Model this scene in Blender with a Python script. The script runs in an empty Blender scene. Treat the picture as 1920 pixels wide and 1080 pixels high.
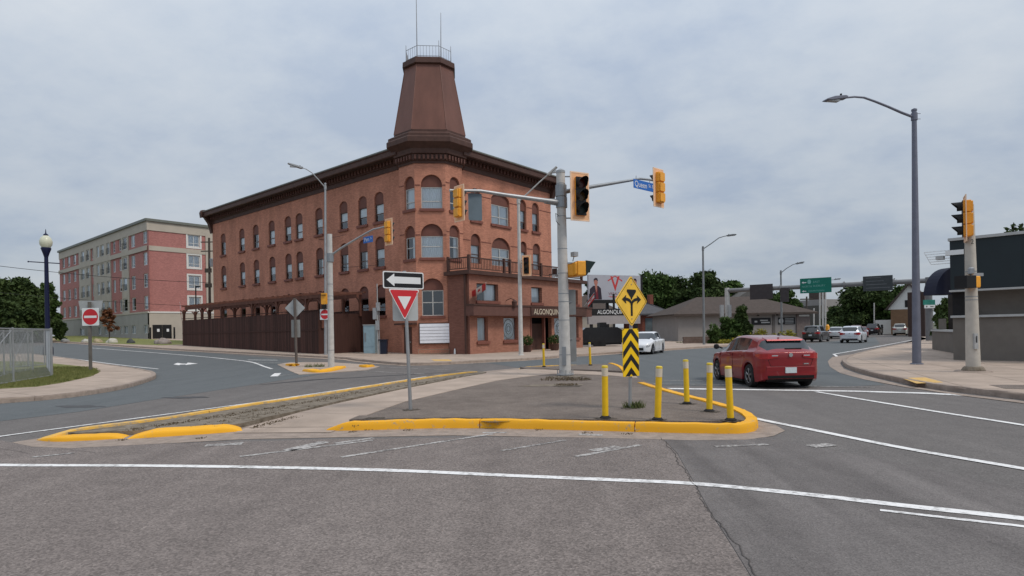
import bpy, bmesh, math, random
from mathutils import Vector, Matrix, noise
random.seed(7)
S = bpy.context.scene
COL = S.collection
# ------------------------------------------------------------------ camera
H, F, CX, HY, RA = 1.75, 1150.0, 960.0, 620.0, 0.0186   # eye height, focal (px of 1920), horizon, roll
cam_d = bpy.data.cameras.new('camera'); cam = bpy.data.objects.new('camera', cam_d); COL.objects.link(cam)
cam_d.sensor_width = 36.0; cam_d.lens = F / 1920 * 36
cam_d.shift_y = (HY - 540) / 1920
cam_d.clip_start = 0.1; cam_d.clip_end = 3000
_c, _s = math.cos(RA), math.sin(RA)
cam.matrix_world = Matrix(((_c, _s, 0, 0), (0, 0, -1, 0), (-_s, _c, 0, H), (0, 0, 0, 1)))
S.camera = cam
# ------------------------------------------------------------------ sky, sun, exposure
SUN_EL, SUN_AZ = math.radians(52), math.radians(122)     # azimuth clockwise from +Y
W = bpy.data.worlds.new('World'); S.world = W; W.use_nodes = True
nt = W.node_tree; nt.nodes.clear()
def N(t, nt_, **k):
    n = nt_.nodes.new(t)
    for a, b in k.items(): setattr(n, a, b)
    return n
out = N('ShaderNodeOutputWorld', nt); bg = N('ShaderNodeBackground', nt); bg.inputs[1].default_value = 0.1
sky = N('ShaderNodeTexSky', nt, sky_type='NISHITA', sun_disc=False, sun_elevation=SUN_EL, sun_rotation=SUN_AZ)
tc = N('ShaderNodeTexCoord', nt); sep = N('ShaderNodeSeparateXYZ', nt)
def M(op, a, b=None, nt_=None):
    n = N('ShaderNodeMath', nt_ or nt, operation=op)
    for i, v in enumerate((a, b)):
        if v is None: continue
        if isinstance(v, (int, float)): n.inputs[i].default_value = v
        else: (nt_ or nt).links.new(v, n.inputs[i])
    return n.outputs[0]
L = nt.links.new
L(tc.outputs['Generated'], sep.inputs[0])
zz = M('MAXIMUM', sep.outputs[2], 0.0); den = M('ADD', zz, 0.30)
cmb = N('ShaderNodeCombineXYZ', nt)
L(M('DIVIDE', sep.outputs[0], den), cmb.inputs[0]); L(M('DIVIDE', sep.outputs[1], den), cmb.inputs[1])
def wnoise(scale, detail, rough, sx=1.0):
    mp = N('ShaderNodeMapping', nt); mp.inputs['Scale'].default_value = (scale, scale * sx, 1); mp.inputs['Rotation'].default_value = (0, 0, .5)
    L(cmb.outputs[0], mp.inputs[0]); t = N('ShaderNodeTexNoise', nt); t.inputs['Scale'].default_value = 1
    t.inputs['Detail'].default_value = detail; t.inputs['Roughness'].default_value = rough; L(mp.outputs[0], t.inputs['Vector']); return t.outputs[0]
n1 = wnoise(1.0, 7, 0.55, 1.25); n2 = wnoise(3.4, 7, 0.6, 1.1)
nn = M('ADD', M('MULTIPLY', n1, 0.65), M('MULTIPLY', n2, 0.35))
rmp = N('ShaderNodeValToRGB', nt); e = rmp.color_ramp.elements
e[0].position = 0.40; e[0].color = (3.10, 3.62, 4.45, 1)
e[1].position = 0.62; e[1].color = (4.55, 4.85, 5.20, 1)
x = rmp.color_ramp.elements.new(0.5); x.color = (3.85, 4.28, 4.85, 1)
L(nn, rmp.inputs[0])
grad = M('ADD', 0.93, M('MULTIPLY', zz, 1.15))
vm = N('ShaderNodeVectorMath', nt, operation='SCALE'); L(rmp.outputs[0], vm.inputs[0]); L(grad, vm.inputs['Scale'])
mx = N('ShaderNodeMix', nt, data_type='RGBA'); mx.inputs[0].default_value = 0.92
L(sky.outputs[0], mx.inputs[6]); L(vm.outputs[0], mx.inputs[7]); L(mx.outputs[2], bg.inputs[0]); L(bg.outputs[0], out.inputs[0])
sd = bpy.data.lights.new('sun', 'SUN'); sun = bpy.data.objects.new('sun', sd); COL.objects.link(sun)
sd.energy = 1.5; sd.angle = math.radians(14); sd.color = (1.0, 0.91, 0.80)
dirv = Vector((math.sin(SUN_AZ) * math.cos(SUN_EL), math.cos(SUN_AZ) * math.cos(SUN_EL), math.sin(SUN_EL)))
sun.rotation_euler = dirv.to_track_quat('Z', 'Y').to_euler()
S.view_settings.view_transform = 'Standard'; S.view_settings.look = 'None'
S.view_settings.exposure = 0.16; S.view_settings.gamma = 1.0; S.view_settings.use_curve_mapping = False
S.cycles.max_bounces = 6; S.cycles.transparent_max_bounces = 12
# ------------------------------------------------------------------ helpers
def gz(x, y):                       # the ground climbs gently up the side street
    t = (x + 5) * -.753 + (y - 45) * .6575
    return .0235 * min(max(t, 0), 90)
def lv(px, py):
    dx, dy = px - CX, py - HY
    return (dx * _c - dy * _s) / F, -(dx * _s + dy * _c) / F
def at(px, py, Y):
    u, v = lv(px, py); return Vector((u * Y, Y, H + v * Y))
def G(px, py, off=0.0):
    u, v = lv(px, py); y = 1.0; p = H
    while y < 260:
        z = H + v * y - gz(u * y, y) - off
        if z < 0:
            y -= .25 * (-z) / (p - z + 1e-9); break
        p = z; y += .25
    return Vector((u * y, y, gz(u * y, y) + off))
class Fr:                           # frame: X right along a face, Y into it, Z up
    def __init__(s, x, y, yaw, z=0.0):
        s.x, s.y, s.z, s.yaw = x, y, z, yaw; s.c, s.s = math.cos(yaw), math.sin(yaw)
    def __call__(s, p):
        return (s.x + p[0] * s.c - p[1] * s.s, s.y + p[0] * s.s + p[1] * s.c, s.z + p[2])
    def px(s, px, py, d=0.0):
        u, v = lv(px, py); Y = (d - s.x * s.s + s.y * s.c) / (s.c - u * s.s)
        return (u * Y - s.x) * s.c + (Y - s.y) * s.s, H + v * Y - s.z
    def sub(s, x, y=0.0, dyaw=0.0, z=0.0):
        q = s((x, y, z)); return Fr(q[0], q[1], s.yaw + dyaw, q[2])
class MB:
    def __init__(s, fr=None): s.v, s.f, s.m, s.fr = [], [], [], fr
    def P(s, pts, mi=0, flip=False):
        n = len(s.v)
        for p in pts: s.v.append(s.fr(p) if s.fr else tuple(p))
        r = list(range(n, n + len(pts)))
        s.f.append(r[::-1] if flip else r); s.m.append(mi); return s
    def box(s, x0, x1, y0, y1, z0, z1, mi=0):
        if x0 > x1: x0, x1 = x1, x0
        if y0 > y1: y0, y1 = y1, y0
        if z0 > z1: z0, z1 = z1, z0
        c = [(x, y, z) for z in (z0, z1) for y in (y0, y1) for x in (x0, x1)]
        n = len(s.v); s.v += [s.fr(p) if s.fr else p for p in c]
        for q in ((0, 1, 5, 4), (1, 3, 7, 5), (3, 2, 6, 7), (2, 0, 4, 6), (4, 5, 7, 6), (2, 3, 1, 0)):
            s.f.append([n + i for i in q]); s.m.append(mi)
        return s
    def prism(s, pts, y0, y1, mi=0):            # outline in local x,z extruded along y
        n = len(pts)
        s.P([(p[0], y0, p[1]) for p in pts], mi); s.P([(p[0], y1, p[1]) for p in pts][::-1], mi)
        for i in range(n):
            a, b = pts[i], pts[(i + 1) % n]
            s.P([(a[0], y0, a[1]), (a[0], y1, a[1]), (b[0], y1, b[1]), (b[0], y0, b[1])], mi)
        return s
    def extr(s, prof, x0, x1, mi=0):            # profile (out, z) along x; out is towards the viewer
        n = len(prof)
        s.P([(x0, -p[0], p[1]) for p in prof][::-1], mi); s.P([(x1, -p[0], p[1]) for p in prof], mi)
        for i in range(n):
            a, b = prof[i], prof[(i + 1) % n]
            s.P([(x0, -a[0], a[1]), (x1, -a[0], a[1]), (x1, -b[0], b[1]), (x0, -b[0], b[1])], mi)
        return s
    def slab(s, pts, z0, z1, mi=0):             # horizontal outline
        n = len(pts)
        s.P([(p[0], p[1], z1) for p in pts], mi); s.P([(p[0], p[1], z0) for p in pts][::-1], mi)
        for i in range(n):
            a, b = pts[i], pts[(i + 1) % n]
            s.P([(a[0], a[1], z0), (b[0], b[1], z0), (b[0], b[1], z1), (a[0], a[1], z1)], mi)
        return s
    def tube(s, path, rad, n=10, mi=0, cap=True):
        path = [Vector(s.fr(p) if s.fr else p) for p in path]
        if isinstance(rad, (int, float)): rad = [rad] * len(path)
        if len(rad) == 2 and len(path) > 2:
            rad = [rad[0] + (rad[1] - rad[0]) * i / (len(path) - 1) for i in range(len(path))]
        base = len(s.v); k = len(path); ref = None
        for i, p in enumerate(path):
            d = (path[min(i + 1, k - 1)] - path[max(i - 1, 0)])
            if d.length < 1e-9: d = Vector((0, 0, 1))
            d.normalize()
            if ref is None: ref = Vector((1, 0, 0)) if abs(d.x) < .8 else Vector((0, 1, 0))
            a = d.cross(ref).normalized(); b = d.cross(a).normalized(); ref = a.cross(d)
            for j in range(n):
                t = 2 * math.pi * j / n; q = p + (a * math.cos(t) + b * math.sin(t)) * rad[i]; s.v.append(tuple(q))
        for i in range(k - 1):
            for j in range(n):
                s.f.append([base + i * n + j, base + i * n + (j + 1) % n, base + (i + 1) * n + (j + 1) % n, base + (i + 1) * n + j]); s.m.append(mi)
        if cap:
            s.f.append([base + j for j in range(n)][::-1]); s.m.append(mi)
            s.f.append([base + (k - 1) * n + j for j in range(n)]); s.m.append(mi)
        return s
    def lathe(s, prof, c=(0, 0, 0), n=16, mi=0):
        b = len(s.v)
        for r, z in prof:
            for j in range(n):
                t = 2 * math.pi * j / n; p = (c[0] + r * math.cos(t), c[1] + r * math.sin(t), c[2] + z)
                s.v.append(s.fr(p) if s.fr else p)
        for i in range(len(prof) - 1):
            for j in range(n):
                s.f.append([b + i * n + j, b + i * n + (j + 1) % n, b + (i + 1) * n + (j + 1) % n, b + (i + 1) * n + j]); s.m.append(mi)
        s.f.append([b + j for j in range(n)][::-1]); s.m.append(mi)
        s.f.append([b + (len(prof) - 1) * n + j for j in range(n)]); s.m.append(mi)
        return s
    def text(s, body, size, x, y, z, mi=0, align='CENTER', wide=1.0, thick=0.0):   # reads from -Y in the frame
        me = text_mesh(body, align)
        b = len(s.v)
        for vv in me[0]:
            p = (x + vv[0] * size * wide, y, z + vv[1] * size); s.v.append(s.fr(p) if s.fr else p)
        for f in me[1]: s.f.append([b + i for i in f]); s.m.append(mi)
        return s
    def mesh(s, name, mats, smooth=False, shift=(0, 0, 0)):
        me = bpy.data.meshes.new(name)
        v = s.v if shift == (0, 0, 0) else [(p[0] - shift[0], p[1] - shift[1], p[2] - shift[2]) for p in s.v]
        me.from_pydata(v, [], s.f)
        if not isinstance(mats, (list, tuple)): mats = [mats]
        for m in mats: me.materials.append(m)
        if len(mats) > 1: me.polygons.foreach_set('material_index', s.m)
        if smooth:
            me.polygons.foreach_set('use_smooth', [True] * len(s.f))
            try: me.set_sharp_from_angle(angle=math.radians(38 if smooth is True else smooth))
            except Exception: pass
        me.update(); return me
    def build(s, name, mats, parent=None, smooth=False, label=None, stuff=False, kind=None):
        me = s.mesh(name, mats, smooth); o = bpy.data.objects.new(name, me); COL.objects.link(o)
        if parent is not None:
            o.parent = parent
            if parent.parent is None and parent.type == 'EMPTY': o.location = -parent.location
        if stuff: o['kind'] = 'stuff'
        if kind: o['kind'] = kind
        if label: o['label'] = label
        return o
_tx = {}
def text_mesh(body, align):
    if (body, align) not in _tx:
        c = bpy.data.curves.new('lettering', 'FONT'); c.body = body; c.align_x = align; c.align_y = 'CENTER'; c.size = 1
        o = bpy.data.objects.new('lettering', c); COL.objects.link(o)
        bpy.context.view_layer.update()
        me = bpy.data.meshes.new_from_object(o)
        _tx[(body, align)] = ([tuple(v.co) for v in me.vertices], [list(p.vertices) for p in me.polygons])
        bpy.data.objects.remove(o); bpy.data.meshes.remove(me)
    return _tx[(body, align)]
def tag(o, label, cat, group=None, kind=None):
    o['label'] = label; o['category'] = cat
    if group: o['group'] = group
    if kind: o['kind'] = kind
    return o
def thing(name, label, cat, loc, group=None):
    o = bpy.data.objects.new(name, None); COL.objects.link(o); o.location = Vector(loc); o.empty_display_size = .2
    return tag(o, label, cat, group)
def single(mb, name, mats, loc, label, cat, group=None, smooth=False, kind=None):
    me = mb.mesh(name, mats, smooth, tuple(loc)); o = bpy.data.objects.new(name, me); COL.objects.link(o); o.location = Vector(loc)
    return tag(o, label, cat, group, kind)
def copy_tree(o, parent=None):
    c = o.copy(); COL.objects.link(c)
    if parent is not None: c.parent = parent
    for ch in list(o.children): copy_tree(ch, c)
    return c
# ---- materials
def mat(name, col, rough=.8, metal=0.0, var=.12, vscale=3.0, bump=0.0, bscale=40.0, col2=None, spec=.3, coat=0.0, streak=None, detail=5):
    m = bpy.data.materials.new(name); m.use_nodes = True; t = m.node_tree; b = t.nodes['Principled BSDF']
    b.inputs['Roughness'].default_value = rough; b.inputs['Metallic'].default_value = metal
    b.inputs['Specular IOR Level'].default_value = spec; b.inputs['Coat Weight'].default_value = coat
    co = N('ShaderNodeTexCoord', t)
    if var > 0:
        mp = N('ShaderNodeMapping', t); t.links.new(co.outputs['Object'], mp.inputs[0])
        if streak: mp.inputs['Scale'].default_value = streak
        no = N('ShaderNodeTexNoise', t); no.inputs['Scale'].default_value = vscale; no.inputs['Detail'].default_value = detail; no.inputs['Roughness'].default_value = .6
        t.links.new(mp.outputs[0], no.inputs['Vector'])
        r = N('ShaderNodeValToRGB', t); e = r.color_ramp.elements; e[0].position = .3; e[1].position = .7
        c2 = col2 or tuple(min(1, c * (1 + var)) for c in col); c1 = col if col2 else tuple(c * (1 - var) for c in col)
        e[0].color = (*c1, 1); e[1].color = (*c2, 1); t.links.new(no.outputs[0], r.inputs[0]); t.links.new(r.outputs[0], b.inputs['Base Color'])
    else: b.inputs['Base Color'].default_value = (*col, 1)
    if bump:
        n2 = N('ShaderNodeTexNoise', t); n2.inputs['Scale'].default_value = bscale; n2.inputs['Detail'].default_value = 3
        t.links.new(co.outputs['Object'], n2.inputs['Vector']); bp = N('ShaderNodeBump', t); bp.inputs['Strength'].default_value = bump; bp.inputs['Distance'].default_value = .02
        t.links.new(n2.outputs[0], bp.inputs['Height']); t.links.new(bp.outputs[0], b.inputs['Normal'])
    return m
def mixc(t, fac, a, b):
    n = N('ShaderNodeMix', t, data_type='RGBA')
    for i, v in ((0, fac), (6, a), (7, b)):
        if isinstance(v, (int, float)): n.inputs[i].default_value = v
        elif isinstance(v, tuple): n.inputs[i].default_value = (*v, 1)
        else: t.links.new(v, n.inputs[i])
    return n.outputs[2]
def noise_n(t, vec, scale, detail=4, rough=.6, dist=0.0):
    n = N('ShaderNodeTexNoise', t); n.inputs['Scale'].default_value = scale; n.inputs['Detail'].default_value = detail
    n.inputs['Roughness'].default_value = rough; n.inputs['Distortion'].default_value = dist; t.links.new(vec, n.inputs['Vector']); return n.outputs[0]
def ramp(t, v, a, b, ca=0.0, cb=1.0):
    n = N('ShaderNodeMapRange', t); n.inputs[1].default_value = a; n.inputs[2].default_value = b; n.inputs[3].default_value = ca; n.inputs[4].default_value = cb
    t.links.new(v, n.inputs[0]); return n.outputs[0]
def asphalt(name, dark, light, grain=.5, gscale=70, patch=.6, stretch=(1.3, .12, 1), rot=.12):
    m = bpy.data.materials.new(name); m.use_nodes = True; t = m.node_tree; b = t.nodes['Principled BSDF']
    b.inputs['Roughness'].default_value = .88; b.inputs['Specular IOR Level'].default_value = .25
    co = N('ShaderNodeTexCoord', t).outputs['Object']
    mp = N('ShaderNodeMapping', t); mp.inputs['Scale'].default_value = stretch; mp.inputs['Rotation'].default_value = (0, 0, rot); t.links.new(co, mp.inputs[0])
    big = ramp(t, noise_n(t, mp.outputs[0], 1.0, 6, .65, .6), .3, .7)
    mid = ramp(t, noise_n(t, co, 2.2, 5, .6), .3, .7)
    f = M('ADD', M('MULTIPLY', big, patch, t), M('MULTIPLY', mid, 1 - patch, t), t)
    c = mixc(t, f, dark, light)
    v = N('ShaderNodeTexVoronoi', t); v.inputs['Scale'].default_value = gscale; t.links.new(co, v.inputs['Vector'])
    sp = N('ShaderNodeSeparateXYZ', t); t.links.new(v.outputs['Color'], sp.inputs[0])
    k = ramp(t, sp.outputs[0], 0, 1, 1 - grain, 1 + grain)
    k2 = ramp(t, sp.outputs[1], .93, .96, 0, grain)          # a few pale stones
    kk = M('ADD', k, k2, t)
    vs = N('ShaderNodeVectorMath', t, operation='SCALE'); t.links.new(c, vs.inputs[0]); t.links.new(kk, vs.inputs['Scale'])
    t.links.new(vs.outputs[0], b.inputs['Base Color'])
    bp = N('ShaderNodeBump', t); bp.inputs['Strength'].default_value = .5; bp.inputs['Distance'].default_value = .006
    t.links.new(v.outputs['Distance'], bp.inputs['Height']); t.links.new(bp.outputs[0], b.inputs['Normal'])
    return m
def paint(name, col, under, wear=.45, scale=9, soft=.08):
    m = bpy.data.materials.new(name); m.use_nodes = True; t = m.node_tree; b = t.nodes['Principled BSDF']
    b.inputs['Roughness'].default_value = .7; b.inputs['Specular IOR Level'].default_value = .2
    co = N('ShaderNodeTexCoord', t).outputs['Object']
    n = M('ADD', M('MULTIPLY', noise_n(t, co, scale, 8, .75), .7, t), M('MULTIPLY', noise_n(t, co, 1.3, 3), .3, t), t)
    f = ramp(t, n, wear, wear + soft)
    c = mixc(t, f, under, col)
    t.links.new(c, b.inputs['Base Color']); return m
def brick(name, col, yaw, mortar=.70, var=.14, sc=1.0, bumpy=.25, stain=.22, bw=.23, rh=.075):
    m = bpy.data.materials.new(name); m.use_nodes = True; t = m.node_tree; b = t.nodes['Principled BSDF']
    b.inputs['Roughness'].default_value = .82; b.inputs['Specular IOR Level'].default_value = .22
    co = N('ShaderNodeTexCoord', t).outputs['Object']
    rt = N('ShaderNodeVectorRotate', t, rotation_type='Z_AXIS'); rt.inputs['Angle'].default_value = -yaw; t.links.new(co, rt.inputs['Vector'])
    sp = N('ShaderNodeSeparateXYZ', t); t.links.new(rt.outputs[0], sp.inputs[0]); cb = N('ShaderNodeCombineXYZ', t)
    t.links.new(sp.outputs[0], cb.inputs[0]); t.links.new(sp.outputs[2], cb.inputs[1])
    br = N('ShaderNodeTexBrick', t); br.inputs['Scale'].default_value = sc; br.inputs['Mortar Size'].default_value = .008
    br.inputs['Brick Width'].default_value = bw; br.inputs['Row Height'].default_value = rh; t.links.new(cb.outputs[0], br.inputs['Vector'])
    br.inputs['Color1'].default_value = (*[c * (1 - var) for c in col], 1); br.inputs['Color2'].default_value = (*[c * (1 + var) for c in col], 1)
    br.inputs['Mortar'].default_value = (*[c * mortar for c in col], 1)
    mp = N('ShaderNodeMapping', t); mp.inputs['Scale'].default_value = (1, 1, .35); t.links.new(co, mp.inputs[0])
    st = ramp(t, noise_n(t, mp.outputs[0], .9, 7, .65), .3, .75, 1 - stain, 1 + stain)
    vs = N('ShaderNodeVectorMath', t, operation='SCALE'); t.links.new(br.outputs[0], vs.inputs[0]); t.links.new(st, vs.inputs['Scale'])
    t.links.new(vs.outputs[0], b.inputs['Base Color'])
    bp = N('ShaderNodeBump', t); bp.inputs['Strength'].default_value = bumpy; bp.inputs['Distance'].default_value = .01
    t.links.new(M('SUBTRACT', 1.0, br.outputs['Fac'], t), bp.inputs['Height']); t.links.new(bp.outputs[0], b.inputs['Normal'])
    return m
def glass(name, tint=(.75, .8, .82), refl=.3):
    m = bpy.data.materials.new(name); m.use_nodes = True; t = m.node_tree; t.nodes.clear()
    o = N('ShaderNodeOutputMaterial', t); a = N('ShaderNodeBsdfTransparent', t); a.inputs[0].default_value = (*tint, 1)
    g = N('ShaderNodeBsdfGlossy', t); g.inputs['Roughness'].default_value = .03; g.inputs[0].default_value = (.9, .95, 1, 1)
    fr = N('ShaderNodeFresnel', t); fr.inputs[0].default_value = 1.45
    k = M('ADD', M('MULTIPLY', fr.outputs[0], .9, t), refl, t)
    mx = N('ShaderNodeMixShader', t); t.links.new(k, mx.inputs[0]); t.links.new(a.outputs[0], mx.inputs[1]); t.links.new(g.outputs[0], mx.inputs[2]); t.links.new(mx.outputs[0], o.inputs[0])
    return m
UL, UR = (-.753, .6575), (.634, .773)
YL, YR = math.atan2(-.6575, .753), math.atan2(.773, .634)      # yaws of the two street fronts
BR = (.50, .225, .152)
m_brL = brick('painted_brick_side', BR, YL); m_brR = brick('painted_brick_front', BR, YR); m_brF = brick('painted_brick_tower', BR, .08)
m_trim = mat('brown_painted_timber', (.078, .039, .030), .6, var=.2, vscale=2)
m_trimR = mat('red_brown_trim', (.20, .075, .055), .65, var=.15)
m_panel = mat('brown_window_panel', (.15, .062, .047), .7, var=.12)
m_roofmetal = mat('brown_sheet_metal', (.155, .068, .050), .5, var=.16, vscale=1.2, streak=(1, 1, .3))
m_cap = mat('grey_flashing', (.16, .17, .15), .5, var=.15)
m_frame = mat('weathered_white_frame', (.52, .52, .50), .6, var=.08)
m_frdark = mat('dark_window_frame', (.10, .06, .05), .6)
m_glass = glass('window_glass', (.90, .93, .95), .10)
m_curtain = mat('pale_curtain', (.86, .89, .90), .9, var=.08, vscale=6, streak=(3, 3, .2))
m_blind = mat('grey_blind', (.40, .44, .47), .9, var=.1)
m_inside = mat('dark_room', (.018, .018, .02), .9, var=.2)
m_con = mat('weathered_concrete', (.40, .345, .305), .9, var=.16, vscale=1.3, bump=.3, bscale=90)
m_conR = mat('sidewalk_concrete', (.40, .320, .262), .9, var=.16, vscale=1.1, bump=.3, bscale=90)
m_kerb = mat('kerb_concrete', (.31, .25, .21), .9, var=.22, vscale=5, bump=.4, bscale=60)
m_yel = paint('yellow_kerb_paint', (.84, .42, .028), (.44, .33, .20), .385, 9, .05)
m_yel2 = paint('faded_yellow_kerb_paint', (.78, .46, .09), (.36, .30, .22), .40, 7, .12)
m_asph = asphalt('road_asphalt', (.120, .110, .105), (.172, .158, .150), .20, 60)
m_asphN = asphalt('blue_grey_asphalt', (.100, .110, .114), (.134, .144, .148), .12, 60, rot=-.85)
m_asphO = asphalt('old_stony_asphalt', (.138, .117, .108), (.222, .190, .174), .32, 60, .55)
m_asphD = asphalt('smooth_dark_asphalt', (.098, .088, .085), (.200, .182, .174), .20, 80, .75)
m_asphI = asphalt('island_asphalt', (.118, .095, .081), (.215, .178, .152), .25, 60, .5, (.5, .5, 1))
m_dirt = mat('sandy_dirt', (.115, .092, .065), .95, var=.3, vscale=5, bump=.6, bscale=60, col2=(.27, .23, .185))
m_grass = mat('mown_grass', (.11, .14, .035), .95, var=.3, vscale=2.5, bump=.8, bscale=120, col2=(.25, .24, .09))
m_ground = mat('far_ground', (.11, .12, .08), .95, var=.25, vscale=.2)
m_white = paint('white_road_paint', (.80, .79, .78), (.24, .23, .22), .36, 12, .16)
m_whiteW = paint('worn_white_paint', (.50, .48, .46), (.17, .155, .148), .46, 16, .10)
m_crack = mat('crack', (.075, .067, .063), .95, var=.3)
m_skid = mat('tyre_scuff', (.075, .075, .078), .85, var=.2, vscale=5)
m_galv = mat('galvanised_steel', (.36, .37, .38), .45, .55, .12, 4)
m_greyp = mat('grey_painted_steel', (.26, .28, .30), .5, .4, .1, 3)
m_conpole = mat('concrete_pole', (.50, .49, .47), .85, var=.12, vscale=5, bump=.15, bscale=100)
m_sigy = mat('signal_yellow', (.80, .36, .035), .45, var=.1, vscale=4, spec=.4)
m_plate = mat('faded_backplate', (.80, .46, .25), .55, var=.1, vscale=2)
m_plateB = mat('backplate_border', (.85, .60, .42), .5, var=.05)
m_black = mat('matt_black', (.012, .012, .013), .6, var=.1)
m_blackg = mat('glossy_black', (.012, .012, .014), .18, var=0, spec=.5)
m_signw = mat('sign_white', (.74, .76, .77), .45, var=.05, vscale=3)
m_signr = mat('sign_red', (.56, .03, .04), .4, var=.07, vscale=3)
m_signblk = mat('sign_black', (.014, .014, .016), .45, var=.05)
m_signback = mat('aluminium_sign_back', (.42, .43, .43), .45, .3, .1, 4)
m_signyel = mat('sign_yellow', (.84, .52, .06), .4, var=.12, vscale=3)
m_signyelB = mat('bright_marker_yellow', (.88, .56, .012), .35, var=.05)
m_blue = mat('street_sign_blue', (.02, .14, .50), .4, var=.08, vscale=4)
m_green = mat('guide_sign_green', (.005, .16, .115), .45, var=.08, vscale=1)
m_rubber = mat('tyre_rubber', (.018, .018, .019), .85, var=.1)
m_fence = mat('deck_board_brown', (.060, .026, .020), .8, var=.2, vscale=2.5, streak=(4, 4, .3))
def per_piece(m, lo, hi):
    t = m.node_tree; b = t.nodes['Principled BSDF']; src = b.inputs['Base Color'].links[0].from_socket
    oi = N('ShaderNodeObjectInfo', t); k = ramp(t, oi.outputs['Random'], 0, 1, lo, hi); vs = N('ShaderNodeVectorMath', t, operation='SCALE')
    t.links.new(src, vs.inputs[0]); t.links.new(k, vs.inputs['Scale']); t.links.new(vs.outputs[0], b.inputs['Base Color'])
per_piece(m_fence, .62, 1.45); per_piece(m_roofmetal, .88, 1.12); per_piece(m_conR, .93, 1.06); per_piece(m_yel, .93, 1.05)
m_perg = mat('pergola_timber', (.125, .052, .036), .75, var=.25, vscale=3)
# ------------------------------------------------------------------ ground, roads, pavements
def sheet(name, pts, off, mt, parent=None, kind='structure', skirt=0.0, smoothpath=False):
    """flat sheet that follows the two ground planes; skirt > 0 adds vertical sides (a raised slab)"""
    bm = bmesh.new(); vs = [bm.verts.new((p[0], p[1], 0)) for p in pts]
    f = bm.faces.new(vs)
    if f.normal.z < 0 or True:
        f.normal_update()
        if f.normal.z < 0: f.normal_flip()
    bmesh.ops.triangulate(bm, faces=bm.faces[:])
    for tt in (0, 90):
        n = Vector((-.753, .6575, 0)); o = Vector((-5, 45, 0)) + n * tt
        bmesh.ops.bisect_plane(bm, geom=bm.verts[:] + bm.edges[:] + bm.faces[:], plane_co=o, plane_no=n)
    for v in bm.verts: v.co.z = gz(v.co.x, v.co.y) + off
    if skirt:
        be = [e for e in bm.edges if e.is_boundary]
        for e in be:
            a, b = e.verts; c = [bm.verts.new((q.co.x, q.co.y, q.co.z - skirt)) for q in (b, a)]
            bm.faces.new((a, b, c[0], c[1]))
    bmesh.ops.recalc_face_normals(bm, faces=bm.faces[:])
    me = bpy.data.meshes.new(name); bm.to_mesh(me); bm.free(); me.materials.append(mt)
    o = bpy.data.objects.new(name, me); COL.objects.link(o)
    if parent is not None: o.parent = parent
    elif kind: o['kind'] = kind
    return o
def gp(*pp): return [G(a, b).xy for a, b in pp]
def smooth_pts(pts, n=6):
    out = []; k = len(pts); P = [Vector(p).to_2d() for p in pts]
    for i in range(k - 1):
        a, b, c, d = P[max(i - 1, 0)], P[i], P[i + 1], P[min(i + 2, k - 1)]
        for j in range(n):
            t = j / n; out.append(.5 * ((2 * b) + (c - a) * t + (2 * a - 5 * b + 4 * c - d) * t * t + (3 * b - a - 3 * c + d) * t ** 3))
    out.append(P[-1]); return out
def ribbon(name, pts, w, off, mt, parent=None, kind='structure', curve=True):
    pts = smooth_pts(pts) if curve and len(pts) > 2 else [Vector(p) for p in pts]
    Lf, Rt = [], []
    for i, p in enumerate(pts):
        d = (pts[min(i + 1, len(pts) - 1)] - pts[max(i - 1, 0)]).normalized(); n = Vector((-d.y, d.x)) * w / 2
        jit = 1 + random.uniform(-.05, .05)
        Lf.append(p + n * jit); Rt.append(p - n * jit)
    return sheet(name, Lf + Rt[::-1], off, mt, parent, kind)
sheet('ground', [(-500, -60), (700, -60), (700, 900), (-500, 900)], -.05, m_ground)
road = sheet('road', [(-110, -15), (120, -15), (140, 260), (60, 260), (-110, 200)], 0, m_asph)
# newer blue-grey carriageway of the side street and the avenue
sheet('side_street_asphalt', gp((0, 790), (150, 772), (300, 748), (440, 727), (600, 702), (640, 696), (560, 676), (420, 664), (300, 655), (180, 647), (100, 643), (60, 650), (60, 700), (-60, 760), (-60, 800)), .004, m_asphN)
sheet('avenue_asphalt', gp((1150, 684), (1200, 722), (1340, 724), (1560, 726), (1660, 722), (1570, 690), (1560, 668), (1650, 645), (1640, 632), (1500, 646), (1320, 652), (1110, 668), (900, 679), (975, 690), (1100, 685)), .004, m_asphN)
sheet('old_road_surface', gp((-250, 845), (0, 826), (80, 838), (620, 824), (1100, 818), (1240, 820), (1268, 850), (1300, 905), (1330, 960), (1375, 1030), (1430, 1120), (1500, 1250), (-600, 1250)), .004, m_asphO)
sheet('patched_road_surface', gp((1240, 820), (1372, 822), (1440, 820), (1500, 832), (1700, 872), (1990, 935), (2400, 1010), (2400, 1250), (1502, 1250), (1432, 1120), (1377, 1030), (1332, 960), (1302, 905), (1270, 850)), .004, m_asphD)
def crack(pts, w=.03):
    q = []
    P = [G(*p).xy for p in pts]
    ox = oy = 0.0
    for a, b in zip(P, P[1:]):
        n = max(2, int((b - a).length / .07))
        for i in range(n):
            ox = ox * .93 + random.gauss(0, .016); oy = oy * .93 + random.gauss(0, .010); q.append(a.lerp(b, i / n) + Vector((ox, oy)))
    q.append(P[-1]); ribbon('road_crack', q, w * .45, .010, m_crack, curve=False)
crack([(1240, 822), (1268, 850), (1300, 905), (1332, 960), (1375, 1032), (1400, 1075), (1440, 1130)], .018)
crack([(0, 842), (60, 850), (130, 842), (190, 850)], .014)
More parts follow.
